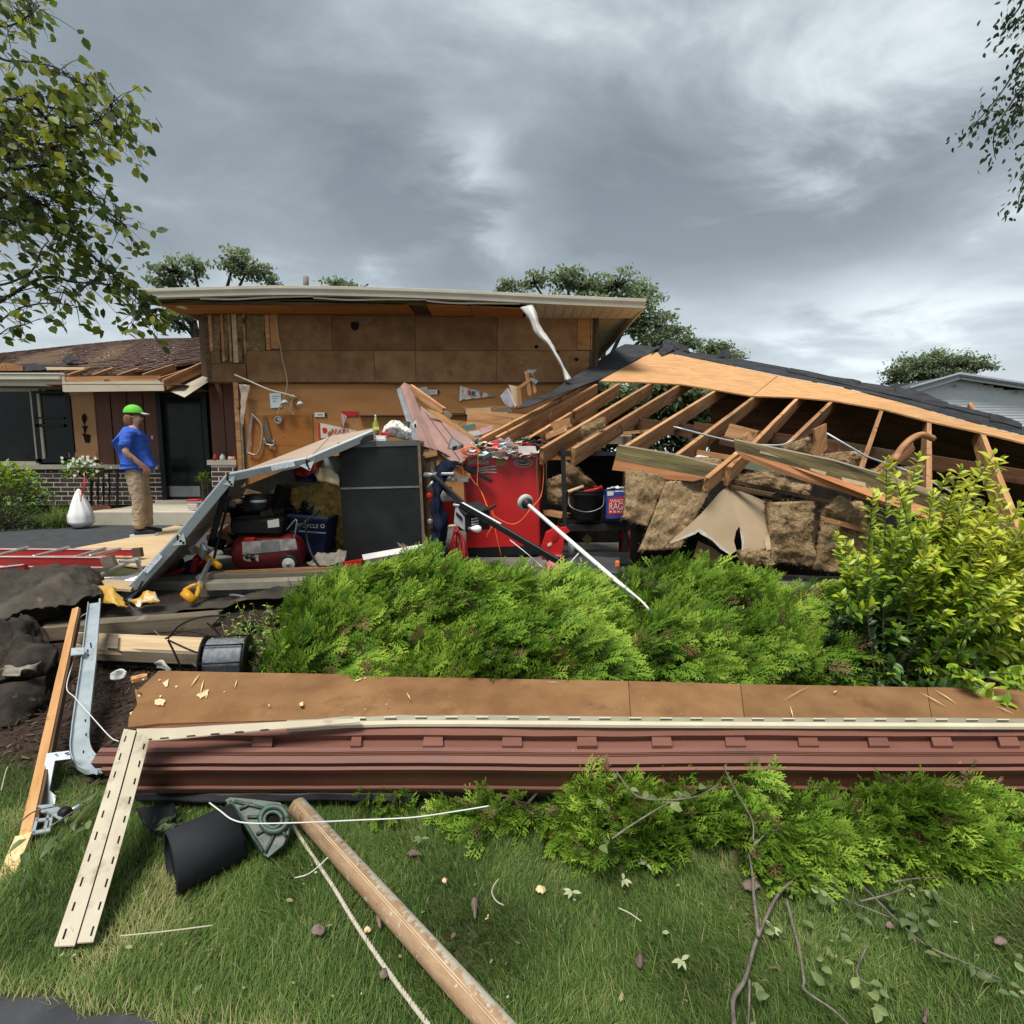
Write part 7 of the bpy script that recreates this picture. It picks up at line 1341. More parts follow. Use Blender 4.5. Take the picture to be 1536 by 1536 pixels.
# ---- overhanging tree at the left
TL = leafmat('tree_leaf', [(0, (.026, .044, .016)), (.4, (.065, .105, .026)), (.7, (.17, .22, .025)), (1, (.34, .35, .035))], rough=.45, trans=.5, spec=.3)
lt = thing('overhanging_tree', 'near tree with dark twigs and rounded leaves overhanging from the left', 'tree', (-4.6, 3.6, 0))
vs, fs = [], []; Lf = Leaves(); r = random.Random(21)
tr = [V((-4.6, 3.6, 0)), V((-4.55, 3.6, 1.2)), V((-4.7, 3.65, 2.4)), V((-4.6, 3.6, 4.2)), V((-4.5, 3.6, 5.6))]
tube('trunk', tr, .13, BARK, lt, 12, taper=.06)
BR = [([(-260, 560), (-60, 470), (60, 418), (110, 423), (168, 427)], 3.5, .016, 26, 22), ([(-260, 480), (-40, 430), (40, 412), (62, 375), (72, 362)], 3.5, .010, 10, 16), ([(-240, 420), (-60, 330), (40, 330), (110, 360), (150, 395), (190, 430), (216, 462), (228, 480)], 3.6, .014, 70, 15), ([(-240, 360), (-60, 270), (30, 252), (85, 252), (130, 290), (165, 320), (190, 340)], 3.5, .014, 62, 18), ([(-240, 300), (-60, 200), (20, 172), (70, 160), (120, 180), (160, 175), (172, 142)], 3.6, .012, 56, 20), ([(-220, 250), (-60, 150), (30, 150), (90, 190), (150, 185), (192, 205)], 3.4, .012, 70, 20), ([(-220, 180), (-60, 110), (20, 92), (80, 100), (110, 118), (132, 130)], 3.6, .009, 30, 14), ([(-220, 100), (-60, 50), (10, 40), (45, 22), (60, 8)], 3.5, .009, 24, 14), ([(-220, 60), (-60, -10), (20, -5), (60, 15)], 3.7, .009, 22, 16), ([(-240, 520), (-60, 500), (30, 462), (80, 455), (130, 462)], 3.4, .008, 16, 16), ([(-240, 540), (-60, 480), (20, 490), (60, 478)], 3.5, .007, 9, 14), ([(-240, 400), (-60, 300), (20, 290), (70, 310), (110, 345)], 3.3, .012, 80, 26), ([(-240, 330), (-60, 230), (0, 215), (60, 215), (110, 245)], 3.5, .012, 90, 30), ([(-240, 400), (-60, 350), (0, 340), (50, 330), (100, 372)], 3.7, .010, 46, 22), ([(-240, 260), (-60, 190), (0, 200), (60, 240)], 3.3, .010, 60, 30), ([(-240, 460), (-60, 440), (0, 445), (60, 430), (110, 440), (170, 400)], 3.6, .006, 14, 14)]
tips = []
for pts, Y, rad, nl, sp_r in BR:
    w3 = [tr[2].lerp(tr[3], r.random()) if i == 0 else P(u, v, Y+r.uniform(-.15, .15)) for i, (u, v) in enumerate(pts)]
    c = catmull(w3, 7); tube_arr(c, rad, 6, rad*.25, vs, fs); n0 = int(len(c)*.16)
    for i in range(int(nl*1.55)):
        s = (r.random()**.75)*(len(c)-1-n0)+n0; j = min(int(s), len(c)-2); p = c[j].lerp(c[j+1], s-j)
        off = V((r.gauss(0, 1), r.gauss(0, 1.2), r.gauss(-.15, 1)))*sp_r*Y/768*1.0; q = p+off
        tube_arr([p, p.lerp(q, .5)+V((0, 0, .012)), q], .0026, 4, .0012, vs, fs)
        for t in range(r.choice((1, 2, 2, 3))):
            fw = V((.45+r.gauss(0, .5), r.gauss(0, .5), -.55+r.gauss(0, .4)))
            yl = .45+r.gauss(0, .17)+(.32 if (120 < pts[-1][1] < 300 and r.random() < .45) else 0)
            Lf.add(q+V((r.gauss(0, .02), r.gauss(0, .02), r.gauss(0, .02))), fw, V((r.gauss(0, .7), r.gauss(-.2, .7), 1)), r.uniform(.052, .080), yl+.08)
Lf.finish(lt, TL, *leaf_t(1, .80, .08, .06)); mesh('branches', vs, fs, BARKD, lt, smooth=True)

# ---- drooping tree at the upper right
rt = thing('weeping_tree', 'dark drooping birch twigs hanging into the upper right corner', 'tree', (7.2, 5.2, 0)); vs, fs = [], []; Lr = Leaves(); r = random.Random(31)
trk = [V((7.2, 5.2, 0)), V((7.1, 5.2, 2.5)), V((6.9, 5.2, 5)), V((6.6, 5.2, 7.5))]; tube('trunk', trk, .14, BARK, rt, 12, taper=.05)
ST = [[(1570, -60), (1530, 10), (1510, 35), (1500, 60)], [(1600, -40), (1545, 60), (1530, 90), (1508, 130), (1485, 160), (1460, 190), (1452, 205)], [(1600, 20), (1550, 110), (1520, 150), (1496, 190), (1490, 215), (1494, 240)], [(1610, 60), (1560, 140), (1530, 170), (1510, 190), (1520, 215)], [(1610, 100), (1560, 200), (1545, 240), (1530, 290), (1527, 312)], [(1600, 0), (1555, 60), (1536, 130), (1515, 165), (1470, 165)], [(1610, -30), (1560, 20), (1540, 60), (1538, 110), (1545, 160)], [(1620, 120), (1570, 210), (1552, 260), (1545, 300)]]
for pts in ST:
    w3 = [trk[2].lerp(trk[3], .6)]+[P(u, v, 5+r.uniform(-.1, .1)) for u, v in pts]; c = catmull(w3, 8); tube_arr(c, .014, 5, .002, vs, fs)
    for i in range(95):
        s = r.uniform(9, len(c)-1.01); j = int(s); p = c[j].lerp(c[j+1], s-j)+V((r.gauss(0, .055), r.gauss(0, .06), r.gauss(0, .05)))
        Lr.add(p, V((-.25+r.gauss(0, .5), r.gauss(0, .5), -.8)), V((r.gauss(0, 1), r.gauss(0, 1), .3)), r.uniform(.04, .065), .1+r.gauss(0, .1))
Lr.finish(rt, TL, *leaf_t(1, .55, .08, .06)); mesh('branches', vs, fs, BARKD, rt, smooth=True)

# ---- background trees
BG = leafmat('far_leaf', [(0, (.07, .095, .055)), (.5, (.20, .26, .14)), (1, (.36, .43, .24))], rough=.8, trans=.45, spec=.1)
def far_tree(label, base_u, Y, blobs, n, leaf, seed, name='background_tree', tintb=.45, cat='tree', trunk_r=.25):
    r = random.Random(seed); rn = np.random.default_rng(seed); b = P(base_u, 684, Y); b.z = gz(b.x, Y)
    e = thing(name, label, cat, b, 'trees and shrubs behind the houses'); vs, fs = [], []; pos = []; ti = []; nrm = []
    area = sum(x[2]*x[3] for x in blobs); top = min(x[1] for x in blobs); hub = P(base_u, (max(x[1]+x[3] for x in blobs)+40), Y); hub.z = max(hub.z, b.z+.3)
    tube_arr(catmull([b, b.lerp(hub, .5)+V((.1, 0, 0)), hub], 4), trunk_r, 7, trunk_r*.7, vs, fs)
    mesh('trunk', vs, fs, BARKD, e, smooth=True); vs, fs = [], []
    for (u, v, ru, rv) in blobs:
        c = P(u, v, Y); sx_, sz_ = ru*Y/768, rv*Y/768; tube_arr(catmull([hub, hub.lerp(c, .5)+V((0, .3, .2)), c], 4), trunk_r*.45, 6, .03, vs, fs)
        nc = max(5, int(30*ru*rv/area*len(blobs))); cl = []
        for i in range(nc):
            a = rn.normal(0, 1, 3); a /= np.linalg.norm(a); q = np.array([c.x, Y, c.z])+a*np.array([sx_, min(sx_, 2.5), sz_])*rn.uniform(.35, 1.0)
            cl.append((q, a)); tube_arr([c, c.lerp(V(q), .6)+V((0, 0, .05)), V(q)], .05*Y/20, 4, .012, vs, fs)
        for i in range(int(n*ru*rv/area)):
            q, a = cl[rn.integers(nc)]; s = .10*min(sx_, sz_)+.055*Y/20
            pos.append(q+rn.normal(0, 1, 3)*np.array([s*1.7, s*1.3, s*.55])); ti.append(tintb+.28*a[2]+rn.normal(0, .13))
    mesh('branches', vs, fs, BARKD, e, smooth=True)
    pos = np.array(pos); k = len(pos); tv, tf = leaf_t(1, .6, .1, .1)
    v, f, t = inst(tv[:6], [(0, 1, 2), (0, 2, 3), (0, 3, 4), (0, 4, 5)], rotmats(unit(rn.normal(0, 1, (k, 3))+[.4, 0, -.3]), unit(rn.normal(0, .7, (k, 3))+[0, -.3, 1]), rn.uniform(.7, 1.3, k)*leaf), pos, None, np.clip(np.array(ti), 0, 1))
    o = mesh('crown', v, f, BG, e, tint=t)
far_tree('leafy tree with two heads behind the left end of the upper roof', 300, 19, [(262, 408, 30, 18), (290, 398, 22, 10), (352, 388, 22, 16), (372, 402, 34, 20), (408, 420, 14, 7), (250, 425, 24, 10), (262, 480, 26, 16), (330, 462, 60, 26), (385, 470, 50, 26)], 5400, .15, 1)
far_tree('small tree tip behind the middle of the upper roof', 505, 26, [(507, 427, 22, 7), (520, 436, 25, 10)], 900, .17, 2)
far_tree('wide windblown tree behind the right end of the upper roof', 900, 21, [(758, 428, 26, 11), (800, 424, 30, 14), (845, 418, 34, 16), (880, 425, 40, 18), (925, 430, 40, 20), (965, 445, 26, 22), (950, 475, 52, 34), (990, 490, 40, 24), (1000, 515, 60, 18), (1035, 510, 32, 14), (800, 470, 55, 28), (870, 480, 60, 34)], 10500, .155, 3)
far_tree('low round tree beside the black felt ridge', 1070, 24, [(1072, 520, 20, 13), (1055, 532, 26, 10), (1085, 540, 26, 14)], 2000, .15, 4)
far_tree('broad umbrella-shaped tree behind the neighbour house', 1410, 50, [(1345, 558, 20, 12), (1375, 545, 26, 14), (1410, 540, 30, 16), (1445, 543, 26, 14), (1470, 552, 20, 10), (1400, 562, 50, 10), (1350, 570, 18, 6)], 5600, .27, 5, tintb=.38)
far_tree('dense shrub seen between the rafters', 1000, 13, [(915, 588, 40, 22), (970, 586, 60, 26), (1030, 592, 55, 26), (930, 612, 50, 30), (990, 612, 50, 34), (1050, 620, 50, 40), (1100, 640, 60, 34), (940, 650, 60, 30), (1020, 655, 70, 26)], 11000, .15, 6, 'background_shrub', .42, 'shrub', .08)

# ---- garden left of the drive
def leafy(name, label, c, rad, n, size, m, tint, seed, cat='shrub', shape=.55):
    r = random.Random(seed); e = thing(name, label, cat, (c[0], c[1], DZ)); L = Leaves(); vs, fs = [], []
    for i in range(n):
        a = V((r.gauss(0, 1), r.gauss(0, 1), abs(r.gauss(0, 1)))).normalized(); q = V(c)+V((a.x*rad[0], a.y*rad[1], a.z*rad[2]))*r.uniform(.62, 1.02)
        L.add(q, a+V((r.gauss(0, .5), r.gauss(0, .5), r.gauss(0, .4))), V((r.gauss(0, .4), -.3, 1)), size*r.uniform(.7, 1.3), tint+r.gauss(0, .14)+.15*a.z)
        if i % 9 == 0: tube_arr([V((c[0]+r.uniform(-.1, .1), c[1], DZ)), V(c).lerp(q, .5), q], .007, 4, .003, vs, fs)
    L.finish(e, m, *leaf_t(1, shape), nparts=120); mesh('stems', vs, fs, BARK, e, smooth=True); return e
c0 = P(5, 728, 8.2); leafy('hydrangea_bush', 'pale green leafy bush at the left edge by the brick wall', (c0.x-.2, 8.3, DZ+.35), (.75, .5, .75), 1300, .085, PRV, .42, 41)
c0 = P(15, 775, 8.0); leafy('boxwood_bush', 'dark clipped round bush at the left edge below the pale bush', (c0.x, 7.95, DZ+.02), (.55, .4, .48), 1900, .035, PRV, .16, 42)
og = thing('ornamental_grass', 'arching tuft of ornamental grass left of the white rubbish bag', 'grass tuft', P(85, 795, 8.1)); k = 420
GRS = leafmat('grass_blade', [(0, (.028, .050, .012)), (.38, (.088, .165, .030)), (.64, (.185, .27, .065)), (1, (.44, .38, .19))], rough=.6, trans=.35, spec=.2)
def blades(base, dirs, L, wd, bend, n=4):
    """(k) curved blades -> arrays"""
    k = len(base); ts = np.linspace(0, 1, n); up = np.array([0, 0, 1.])
    side = unit(np.cross(dirs, up)+1e-6); V_ = []
    for t in ts:
        c = base+dirs*(L*t)[:, None]-np.outer(L*bend*t*t, up)+0; w_ = (wd*(1-t*.92))[:, None]; V_ += [c-side*w_, c+side*w_]
    v = np.stack(V_, 1); fb = []
    for i in range(n-1): fb.append((2*i, 2*i+1, 2*i+3, 2*i+2))
    f = (np.array(fb)[None]+(np.arange(k)*2*n)[:, None, None]).reshape(-1, 4); return v.reshape(-1, 3), f
c0 = P(82, 792, 8.05); an = RNG.uniform(0, 6.28, k); lean = RNG.uniform(.15, .9, k)
ba = np.stack([c0.x+RNG.normal(0, .07, k), 8.1+RNG.normal(0, .06, k), np.full(k, DZ+.01)], 1); dr = unit(np.stack([np.cos(an)*lean, np.sin(an)*lean, np.ones(k)], 1)); L_ = RNG.uniform(.4, .72, k)
v, f = blades(ba, dr, L_, np.full(k, .006), RNG.uniform(.2, .75, k), 6); o = mesh('blades', v, f, GRS, og, tint=np.repeat(np.clip(RNG.normal(.58, .15, k), 0, 1), 12)); o['kind'] = 'stuff'
# flower basket, railing, rubbish bag and little things at the door
rl_ = thing('iron_railing', 'black wrought-iron railing beside the porch step', 'railing', P(155, 770, 8.9))
for u in (137, 147, 155.5, 164, 176): beam('baluster' if u not in (137, 176) else 'post', P(u, 708, 8.9), P(u, 770, 8.9), .018 if u not in (137, 176) else .03, .018 if u not in (137, 176) else .03, BLACKM, rl_, up=(1, 0, 0))
beam('top_rail', P(130, 706, 8.9), P(178, 704, 8.9), .04, .025, BLACKM, rl_); beam('bottom_rail', P(134, 762, 8.9), P(178, 760, 8.9), .03, .02, BLACKM, rl_)
for i in range(4):
    c0 = (142+9*i, 733); tube('scroll', [P(c0[0]+3.4*math.cos(t), c0[1]+13*math.sin(t)*(1 if i % 2 else -1), 8.88) for t in np.linspace(-1.5, 4, 10)], .006, BLACKM, rl_, 5, 3)
fb_ = thing('flower_basket', 'hanging box of white petunias on the railing', 'flower box', P(122, 708, 8.75)); r = random.Random(51); L = Leaves(); Fl = Leaves()
poly('basket', [P(104, 702, 8.6), P(142, 702, 8.6), P(138, 715, 8.6), P(108, 715, 8.6)], .22, mat('terracotta_box', (.10, .05, .035), (.16, .08, .05), 6), fb_)
for i in range(420):
    u = r.gauss(122, 15); v = r.uniform(686, 712)+abs(u-122)*.25; L.add(P(u, v, 8.65+r.uniform(-.15, .15)), V((r.gauss(0, 1), -.5, r.gauss(0, .6))), V((0, -.4, 1)), r.uniform(.04, .07), .45+r.gauss(0, .15))
L.finish(fb_, PRV, *leaf_t(1, .6), nparts=60)
PET = leafmat('white_petal', [(0, (.7, .7, .66)), (1, (.82, .82, .80))], trans=.2)
for i in range(30):
    u = r.choice((r.gauss(135, 9), r.gauss(108, 9), r.gauss(122, 14))); v = r.uniform(684, 700)+(r.random() < .25)*14; p = P(u, v, 8.5+r.uniform(-.06, .06))
    for k_ in range(5): a = k_*1.257; Fl.add(p, V((math.cos(a), -.35, math.sin(a))), V((0, -1, .3)), .03, .8)
Fl.finish(fb_, PET, *leaf_t(1, .9), name='petal', nparts=60, rest='flowers')
rbg = thing('rubbish_bag', 'full white plastic rubbish bag with red drawstring on the drive', 'rubbish bag', P(122, 792, 8.0)); WB = mat('white_bag_plastic', (.70, .70, .70), (.80, .80, .80), 4, rough=.35, spots=((.52, .60, .66), 5, .66, .1))
b0 = P(123, 792, 8.0); bm = bmesh.new(); bmesh.ops.create_uvsphere(bm, u_segments=36, v_segments=26, radius=1)
for v_ in bm.verts:
    z = (v_.co.z+1)/2; rr = .18*(1.0-.10*z) if z < .3 else .18*(.97-.86*((z-.3)/.7)**1.15); an = math.atan2(v_.co.y, v_.co.x); rad = math.hypot(v_.co.x, v_.co.y); s = rr*min(1, rad*1.5 if z < .3 else 1 if z < .97 else rad*3)
    fold = 1+.10*z*math.sin(an*9+z*4)+.05*NZ.noise(V((an*2, z*5, 3))); v_.co = V((math.cos(an)*s*fold*.98, math.sin(an)*s*fold*.9, .62*z**.95+.01*NZ.noise(V((an, z*3, 1)))))
bm_out('bag', bm, WB, rbg, M.Translation(V((b0.x, 8.0, DZ+.015))), True)
tube('drawstring', [P(122, 745, 7.9), P(126, 733, 7.9), P(127.5, 722, 7.95), P(128, 714, 8.0), P(126, 722, 7.9), P(123, 738, 7.85), P(121, 752, 7.83)], .006, RED, rbg, 6); lathe('black_ring', [(.05, -.02), (.06, 0), (.05, .02)], BLACK, rbg, frame(P(124, 711, 8.4), (1, 0, 0), (0, -1, 0)), 18)
rcn = thing('red_tub', 'small red-lidded clear tub on the porch step', 'tub', P(293, 765, 8.3)); box('tub', P(292, 759, 8.5), (.17, .13, .09), mat('clear_tub', (.5, .4, .4), (.6, .55, .55), 9, rough=.3), rcn, .01); box('lid', P(292, 750, 8.5), (.20, .15, .03), RED, rcn, .008)
for (u, v, nm, m, l, s) in [(324, 687, 'red_ornament', REDD, 'small red ornament on the brick pillar, leftmost there', .05), (334, 686, 'white_bottle', WHITEP, 'upright white bottle on the brick pillar cap', .045), (343, 688, 'white_bottle', WHITEP, 'white bottle lying down on the brick pillar cap', .04), (351, 688, 'orange_pot', ORANGE, 'small orange pot on the right end of the pillar', .03)]:
    e = thing(nm, l, nm.split('_')[1], P(u, 690, 9.3)); f_ = frame(P(u, v, 9.3), (0, 0, 1), (1, .2, .1)) if 'lying' in l else up_frame(P(u, 690, 9.3)); lathe('body', [(0, 0), (s, 0), (s*1.05, s*.4), (s*.9, s*1.6), (s*.4, s*2), (0, s*2)], m, e, f_, 14); lathe('top', [(s*.38, s*1.9), (s*.38, s*2.4), (0, s*2.4)], m, e, f_, 10)
leafy('door_plant', 'small leafy plant with white flowers beside the front door', tuple(P(306, 722, 9.5)), (.13, .1, .16), 160, .05, PRV, .35, 44, 'plant')
pt_ = thing('red_hose', 'reddish hose coil at the foot of the railing', 'hose', P(150, 764, 8.85))
for i in range(3): tube('coil', [P(152+14*math.cos(t), 764-i*1.5+2*math.sin(t), 8.7) for t in np.linspace(0, 6.2, 10)], .012, mat('brick_red_hose', (.20, .07, .04)) if i == 0 else bpy.data.materials['brick_red_hose'], pt_, 6, 4)

# ---- weeds by the spool and at the bush foot
wd = thing('straggly_weed', 'straggly flowering weed between spool and juniper', 'weed', P(395, 980, 3.1)); r = random.Random(61); L = Leaves(); vs, fs = [], []
for i in range(46):
    u0 = r.uniform(350, 430); b = P(u0, 1000, 3.1); t_ = P(u0+r.uniform(-40, 25), r.uniform(905, 975), 3.1+r.uniform(-.2, .2)); m_ = b.lerp(t_, .5)+V((r.gauss(0, .03), 0, .02)); pts = catmull([b, m_, t_], 5); tube_arr(pts, .0025, 4, .001, vs, fs)
    for p in pts[4:]:
        for q in range(2): L.add(p, V((r.gauss(0, 1), r.gauss(-.3, .8), r.gauss(.2, .5))), V((0, -.4, 1)), r.uniform(.018, .035), .45+r.gauss(0, .2))
L.finish(wd, PRV, *leaf_t(1, .45), nparts=80); mesh('stems', vs, fs, mat('dry_stem', (.20, .15, .08), (.30, .24, .14), 9), wd, smooth=True)

# ---- lawn grass, uncountable
def lawn(n, x0, x1, y0, y1, L0, L1, wid):
    x = RNG.uniform(x0, x1, n); y = y0+(y1-y0)*RNG.random(n)
    yp = 1.205-.15*(x+.92)+.012*np.sin(x*23)+RNG.normal(.0, .012, n)
    keep = ~((y < yp) & (x < -.5)); x, y = x[keep], y[keep]; n = len(x)
    nz = np.array([NZ.fractal(V((a*1.9, b*1.9, 0)), 1, 2, 3) for a, b in zip(x, y)]); nz2 = np.array([NZ.noise(V((a*3.2+9, b*3.2, 4))) for a, b in zip(x, y)]); nz3 = np.array([NZ.noise(V((a*2.4, b*2.4+7, 8))) for a, b in zip(x, y)])
    ang = nz2*2.6+1.9+RNG.normal(0, .75, n); ln = np.clip(.75+.35*nz3+RNG.normal(0, .35, n), .12, 1.9)
    d = unit(np.stack([np.cos(ang)*ln, np.sin(ang)*ln, np.ones(n)], 1)); L = RNG.uniform(L0, L1, n)*(1+.35*nz); bend = RNG.uniform(.15, .65, n)
    base = np.stack([x, y, np.full(n, .0)], 1); v, f = blades(base, d, L, RNG.uniform(.6, 1.15, n)*wid, bend, 4)
    dry = np.clip(-.28-nz, 0, 1)*1.6
    edge_ = np.exp(-np.maximum(y-1.205+.15*(x+.92), 0)/.035)*(x < -.5)*.5
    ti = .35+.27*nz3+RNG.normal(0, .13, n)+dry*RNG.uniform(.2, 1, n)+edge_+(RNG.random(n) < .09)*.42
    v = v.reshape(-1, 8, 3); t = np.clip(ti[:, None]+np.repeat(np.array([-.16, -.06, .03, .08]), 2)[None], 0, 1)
    v[:, :, 2] = np.maximum(v[:, :, 2], .002); return v.reshape(-1, 3), f, t.ravel()
parts = [lawn(190000, -2.7, 2.9, .98, 2.3, .035, .075, .0013), lawn(14000, 2.2, 5.5, 2.0, 4.2, .05, .09, .003), lawn(7000, -4.2, -2.4, 1.6, 2.4, .04, .08, .002), lawn(9000, -2.2, 2.2, .98, 2.1, .07, .12, .0014)]
off = 0; V_, F_, T_ = [], [], []
for v, f, t in parts: V_.append(v); F_.append(f+off); T_.append(t); off += len(v)
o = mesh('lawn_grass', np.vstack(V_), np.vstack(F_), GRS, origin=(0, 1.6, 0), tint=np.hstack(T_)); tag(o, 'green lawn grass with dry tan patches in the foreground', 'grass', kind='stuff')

# fine litter of the storm on the grass, uncountable
kq = 420; lx = RNG.uniform(-2.4, 2.6, kq); ly = 1.15+1.0*RNG.random(kq)**1.0; lt_ = RNG.random(kq)
LIT = leafmat('lawn_litter', [(0, (.05, .035, .025)), (.35, (.17, .12, .075)), (.6, (.30, .25, .14)), (.8, (.10, .15, .04)), (1, (.5, .47, .36))], rough=.9, trans=.15)
v, f, t = inst([(-.5, -.16, 0), (.1, -.28, .05), (.5, .0, .02), (.1, .26, .08), (-.4, .12, .03)], [(0, 1, 3), (1, 2, 3), (0, 3, 4)], rotmats(RNG.normal(0, 1, (kq, 3))*[1, 1, .25], RNG.normal(0, .35, (kq, 3))+[0, -.3, 1], RNG.gamma(1.6, .005, kq)+.004), np.stack([lx, ly, RNG.uniform(.018, .042, kq)], 1), None, lt_)
o = mesh('lawn_litter', v, f, LIT, tint=t, origin=(0, 1.6, 0)); tag(o, 'tiny leaf shreds, straw and wood crumbs strewn over the lawn', 'litter', kind='stuff')

# ---- fallen branch at the right of the lawn
FL = leafmat('fallen_leaf', [(0, (.035, .06, .02)), (.4, (.075, .12, .035)), (.7, (.20, .25, .09)), (1, (.42, .44, .26))], rough=.5, trans=.2)
TWB = mat('pale_grey_bark', (.085, .07, .06), (.21, .18, .155), 20, rough=.95, bump=.5, bscale=80)
fbx = thing('fallen_branch', 'forked grey branch with pale leaves lying on the lawn at right', 'branch', PZ(1150, 1420, .03)); r = random.Random(71); L = Leaves()
def twig(pts, rad, z=.05, taper=.002, par=fbx, m=None): m = m or TWB; return tube('twig', [PZ(u, v, z if len(q) < 3 else q[2]) for q in pts for (u, v) in [q[:2]]], rad, m, par, 6, 6, taper)
twig([(1102, 1545), (1100, 1500), (1118, 1468), (1135, 1410), (1165, 1345), (1190, 1320), (1206, 1300), (1230, 1272), (1260, 1266), (1295, 1276)], .0065, .05, .003)
twig([(1138, 1405), (1131, 1345), (1127, 1300), (1112, 1240), (1078, 1180), (1060, 1170)], .006, .07); twig([(1206, 1306), (1235, 1306), (1262, 1300)], .004); twig([(1205, 1310), (1245, 1330), (1270, 1350), (1300, 1362), (1335, 1376)], .003); twig([(1270, 1310), (1305, 1340), (1345, 1380), (1390, 1418), (1450, 1445), (1500, 1468)], .004, .05)
twig([(1180, 1350), (1190, 1390), (1200, 1430), (1206, 1470), (1208, 1486), (1250, 1515), (1280, 1545)], .005); twig([(1124, 1470), (1124, 1500), (1122, 1545)], .004); twig([(1290, 1352), (1330, 1342), (1362, 1330)], .003); twig([(1340, 1324), (1370, 1318), (1410, 1316)], .003); twig([(1300, 1420), (1285, 1460), (1310, 1480)], .003)
twig([(925, 1158), (942, 1182), (960, 1196), (990, 1200), (1040, 1196), (1078, 1178)], .0035, .26, .002); twig([(918, 1258), (950, 1236), (1000, 1206), (1030, 1196)], .004, .2, .002); twig([(1130, 1262), (1128, 1230), (1106, 1190), (1085, 1150)], .003, .2); twig([(1130, 1270), (1150, 1250), (1170, 1244)], .003, .15)
LP = [(1300, 1290, 1), (1320, 1290, 1), (1196, 1322, 1), (1192, 1340, 1), (1230, 1352, 1), (1238, 1360, .5), (1345, 1350, .3), (1355, 1362, .3), (1368, 1372, .3), (1380, 1345, .9), (1382, 1335, 1), (1285, 1370, .3), (1272, 1375, .2), (1360, 1382, .5), (1375, 1395, .3), (1388, 1400, .3), (1165, 1395, .7), (1172, 1410, .7), (1240, 1420, .9), (1256, 1428, .9), (1225, 1435, .8), (1232, 1462, .7), (1246, 1460, .9), (1240, 1478, .9), (1285, 1478, .8), (1310, 1490, .8), (1328, 1484, .7), (1322, 1496, .9), (1320, 1518, .9), (1330, 1528, 1), (1386, 1430, .8), (1392, 1415, .4), (1455, 1462, .5), (1470, 1458, .4), (1500, 1476, .6), (1512, 1480, .7), (1420, 1428, .4), (1432, 1440, .3), (1262, 1400, .5), (1215, 1402, .7), (1142, 1480, .8), (1136, 1492, .8), (1240, 1345, .4), (1258, 1335, .3), (1530, 1440, 1), (1136, 1538, .8), (1340, 1366, .2), (1398, 1370, .4), (1408, 1352, .3)]
for (u, v, t) in LP:
    for q in range(2): p = PZ(u+r.gauss(0, 6), v+r.gauss(0, 6), .045+.02*q); a = r.uniform(0, 6.28); L.add(p, V((math.cos(a), math.sin(a)*.9, r.gauss(.1, .3))), V((r.gauss(0, .7), r.gauss(-.3, .7), 1)), r.uniform(.020, .044), .15+.6*t*r.uniform(.7, 1.1))
for (u, v) in [(922, 1160), (944, 1184), (965, 1198), (985, 1196), (1010, 1190), (1018, 1200), (1024, 1216), (1005, 1210), (1036, 1192), (902, 1200), (905, 1212), (908, 1258), (900, 1268), (1056, 1178)]:
    p = PZ(u, v, .24); a = r.uniform(0, 6.28); L.add(p, V((math.cos(a), math.sin(a), .3)), V((r.gauss(0, .3), -.5, 1)), r.uniform(.035, .05), .55+r.gauss(0, .15))
L.finish(fbx, FL, *leaf_t(1, .62, .1, .15))
lb = thing('leafy_twig', 'wilted leafy twig lying over the hinge bracket at left', 'twig', PZ(130, 1215, .1)); L = Leaves()
twig([(18, 1246), (50, 1218), (95, 1206), (125, 1186), (150, 1168)], .003, .12, .002, lb); twig([(75, 1240), (110, 1218), (140, 1200)], .004, .13, .002, lb)
for (u, v) in [(8, 1228), (4, 1246), (40, 1258), (36, 1278), (42, 1300), (46, 1310), (72, 1258), (84, 1255), (90, 1262), (95, 1245), (108, 1215), (120, 1200), (128, 1218), (135, 1230), (140, 1206), (145, 1190), (110, 1232), (132, 1240), (44, 1330), (80, 1268)]:
    p = PZ(u, v, .09); L.add(p, V((r.gauss(0, .5), -.9, -.2)), V((r.gauss(0, .5), -.4, 1)), r.uniform(.045, .065), .28+r.gauss(0, .12))
L.finish(lb, FL, *leaf_t(1, .5, .12, .2))
sb = thing('sapling_twig', 'small leafy twig stuck under the fallen wall beside the black drum', 'twig', PZ(255, 1230, .05)); L = Leaves()
for i in range(16):
    p = PZ(r.uniform(238, 272), r.uniform(1208, 1246), .06); L.add(p, V((r.gauss(0, .6), -.6, r.gauss(.1, .4))), V((0, -.5, 1)), .05, .3+r.gauss(0, .1))
L.finish(sb, FL, *leaf_t(1, .5)); twig([(240, 1246), (252, 1228), (258, 1206)], .003, .06, .002, sb)
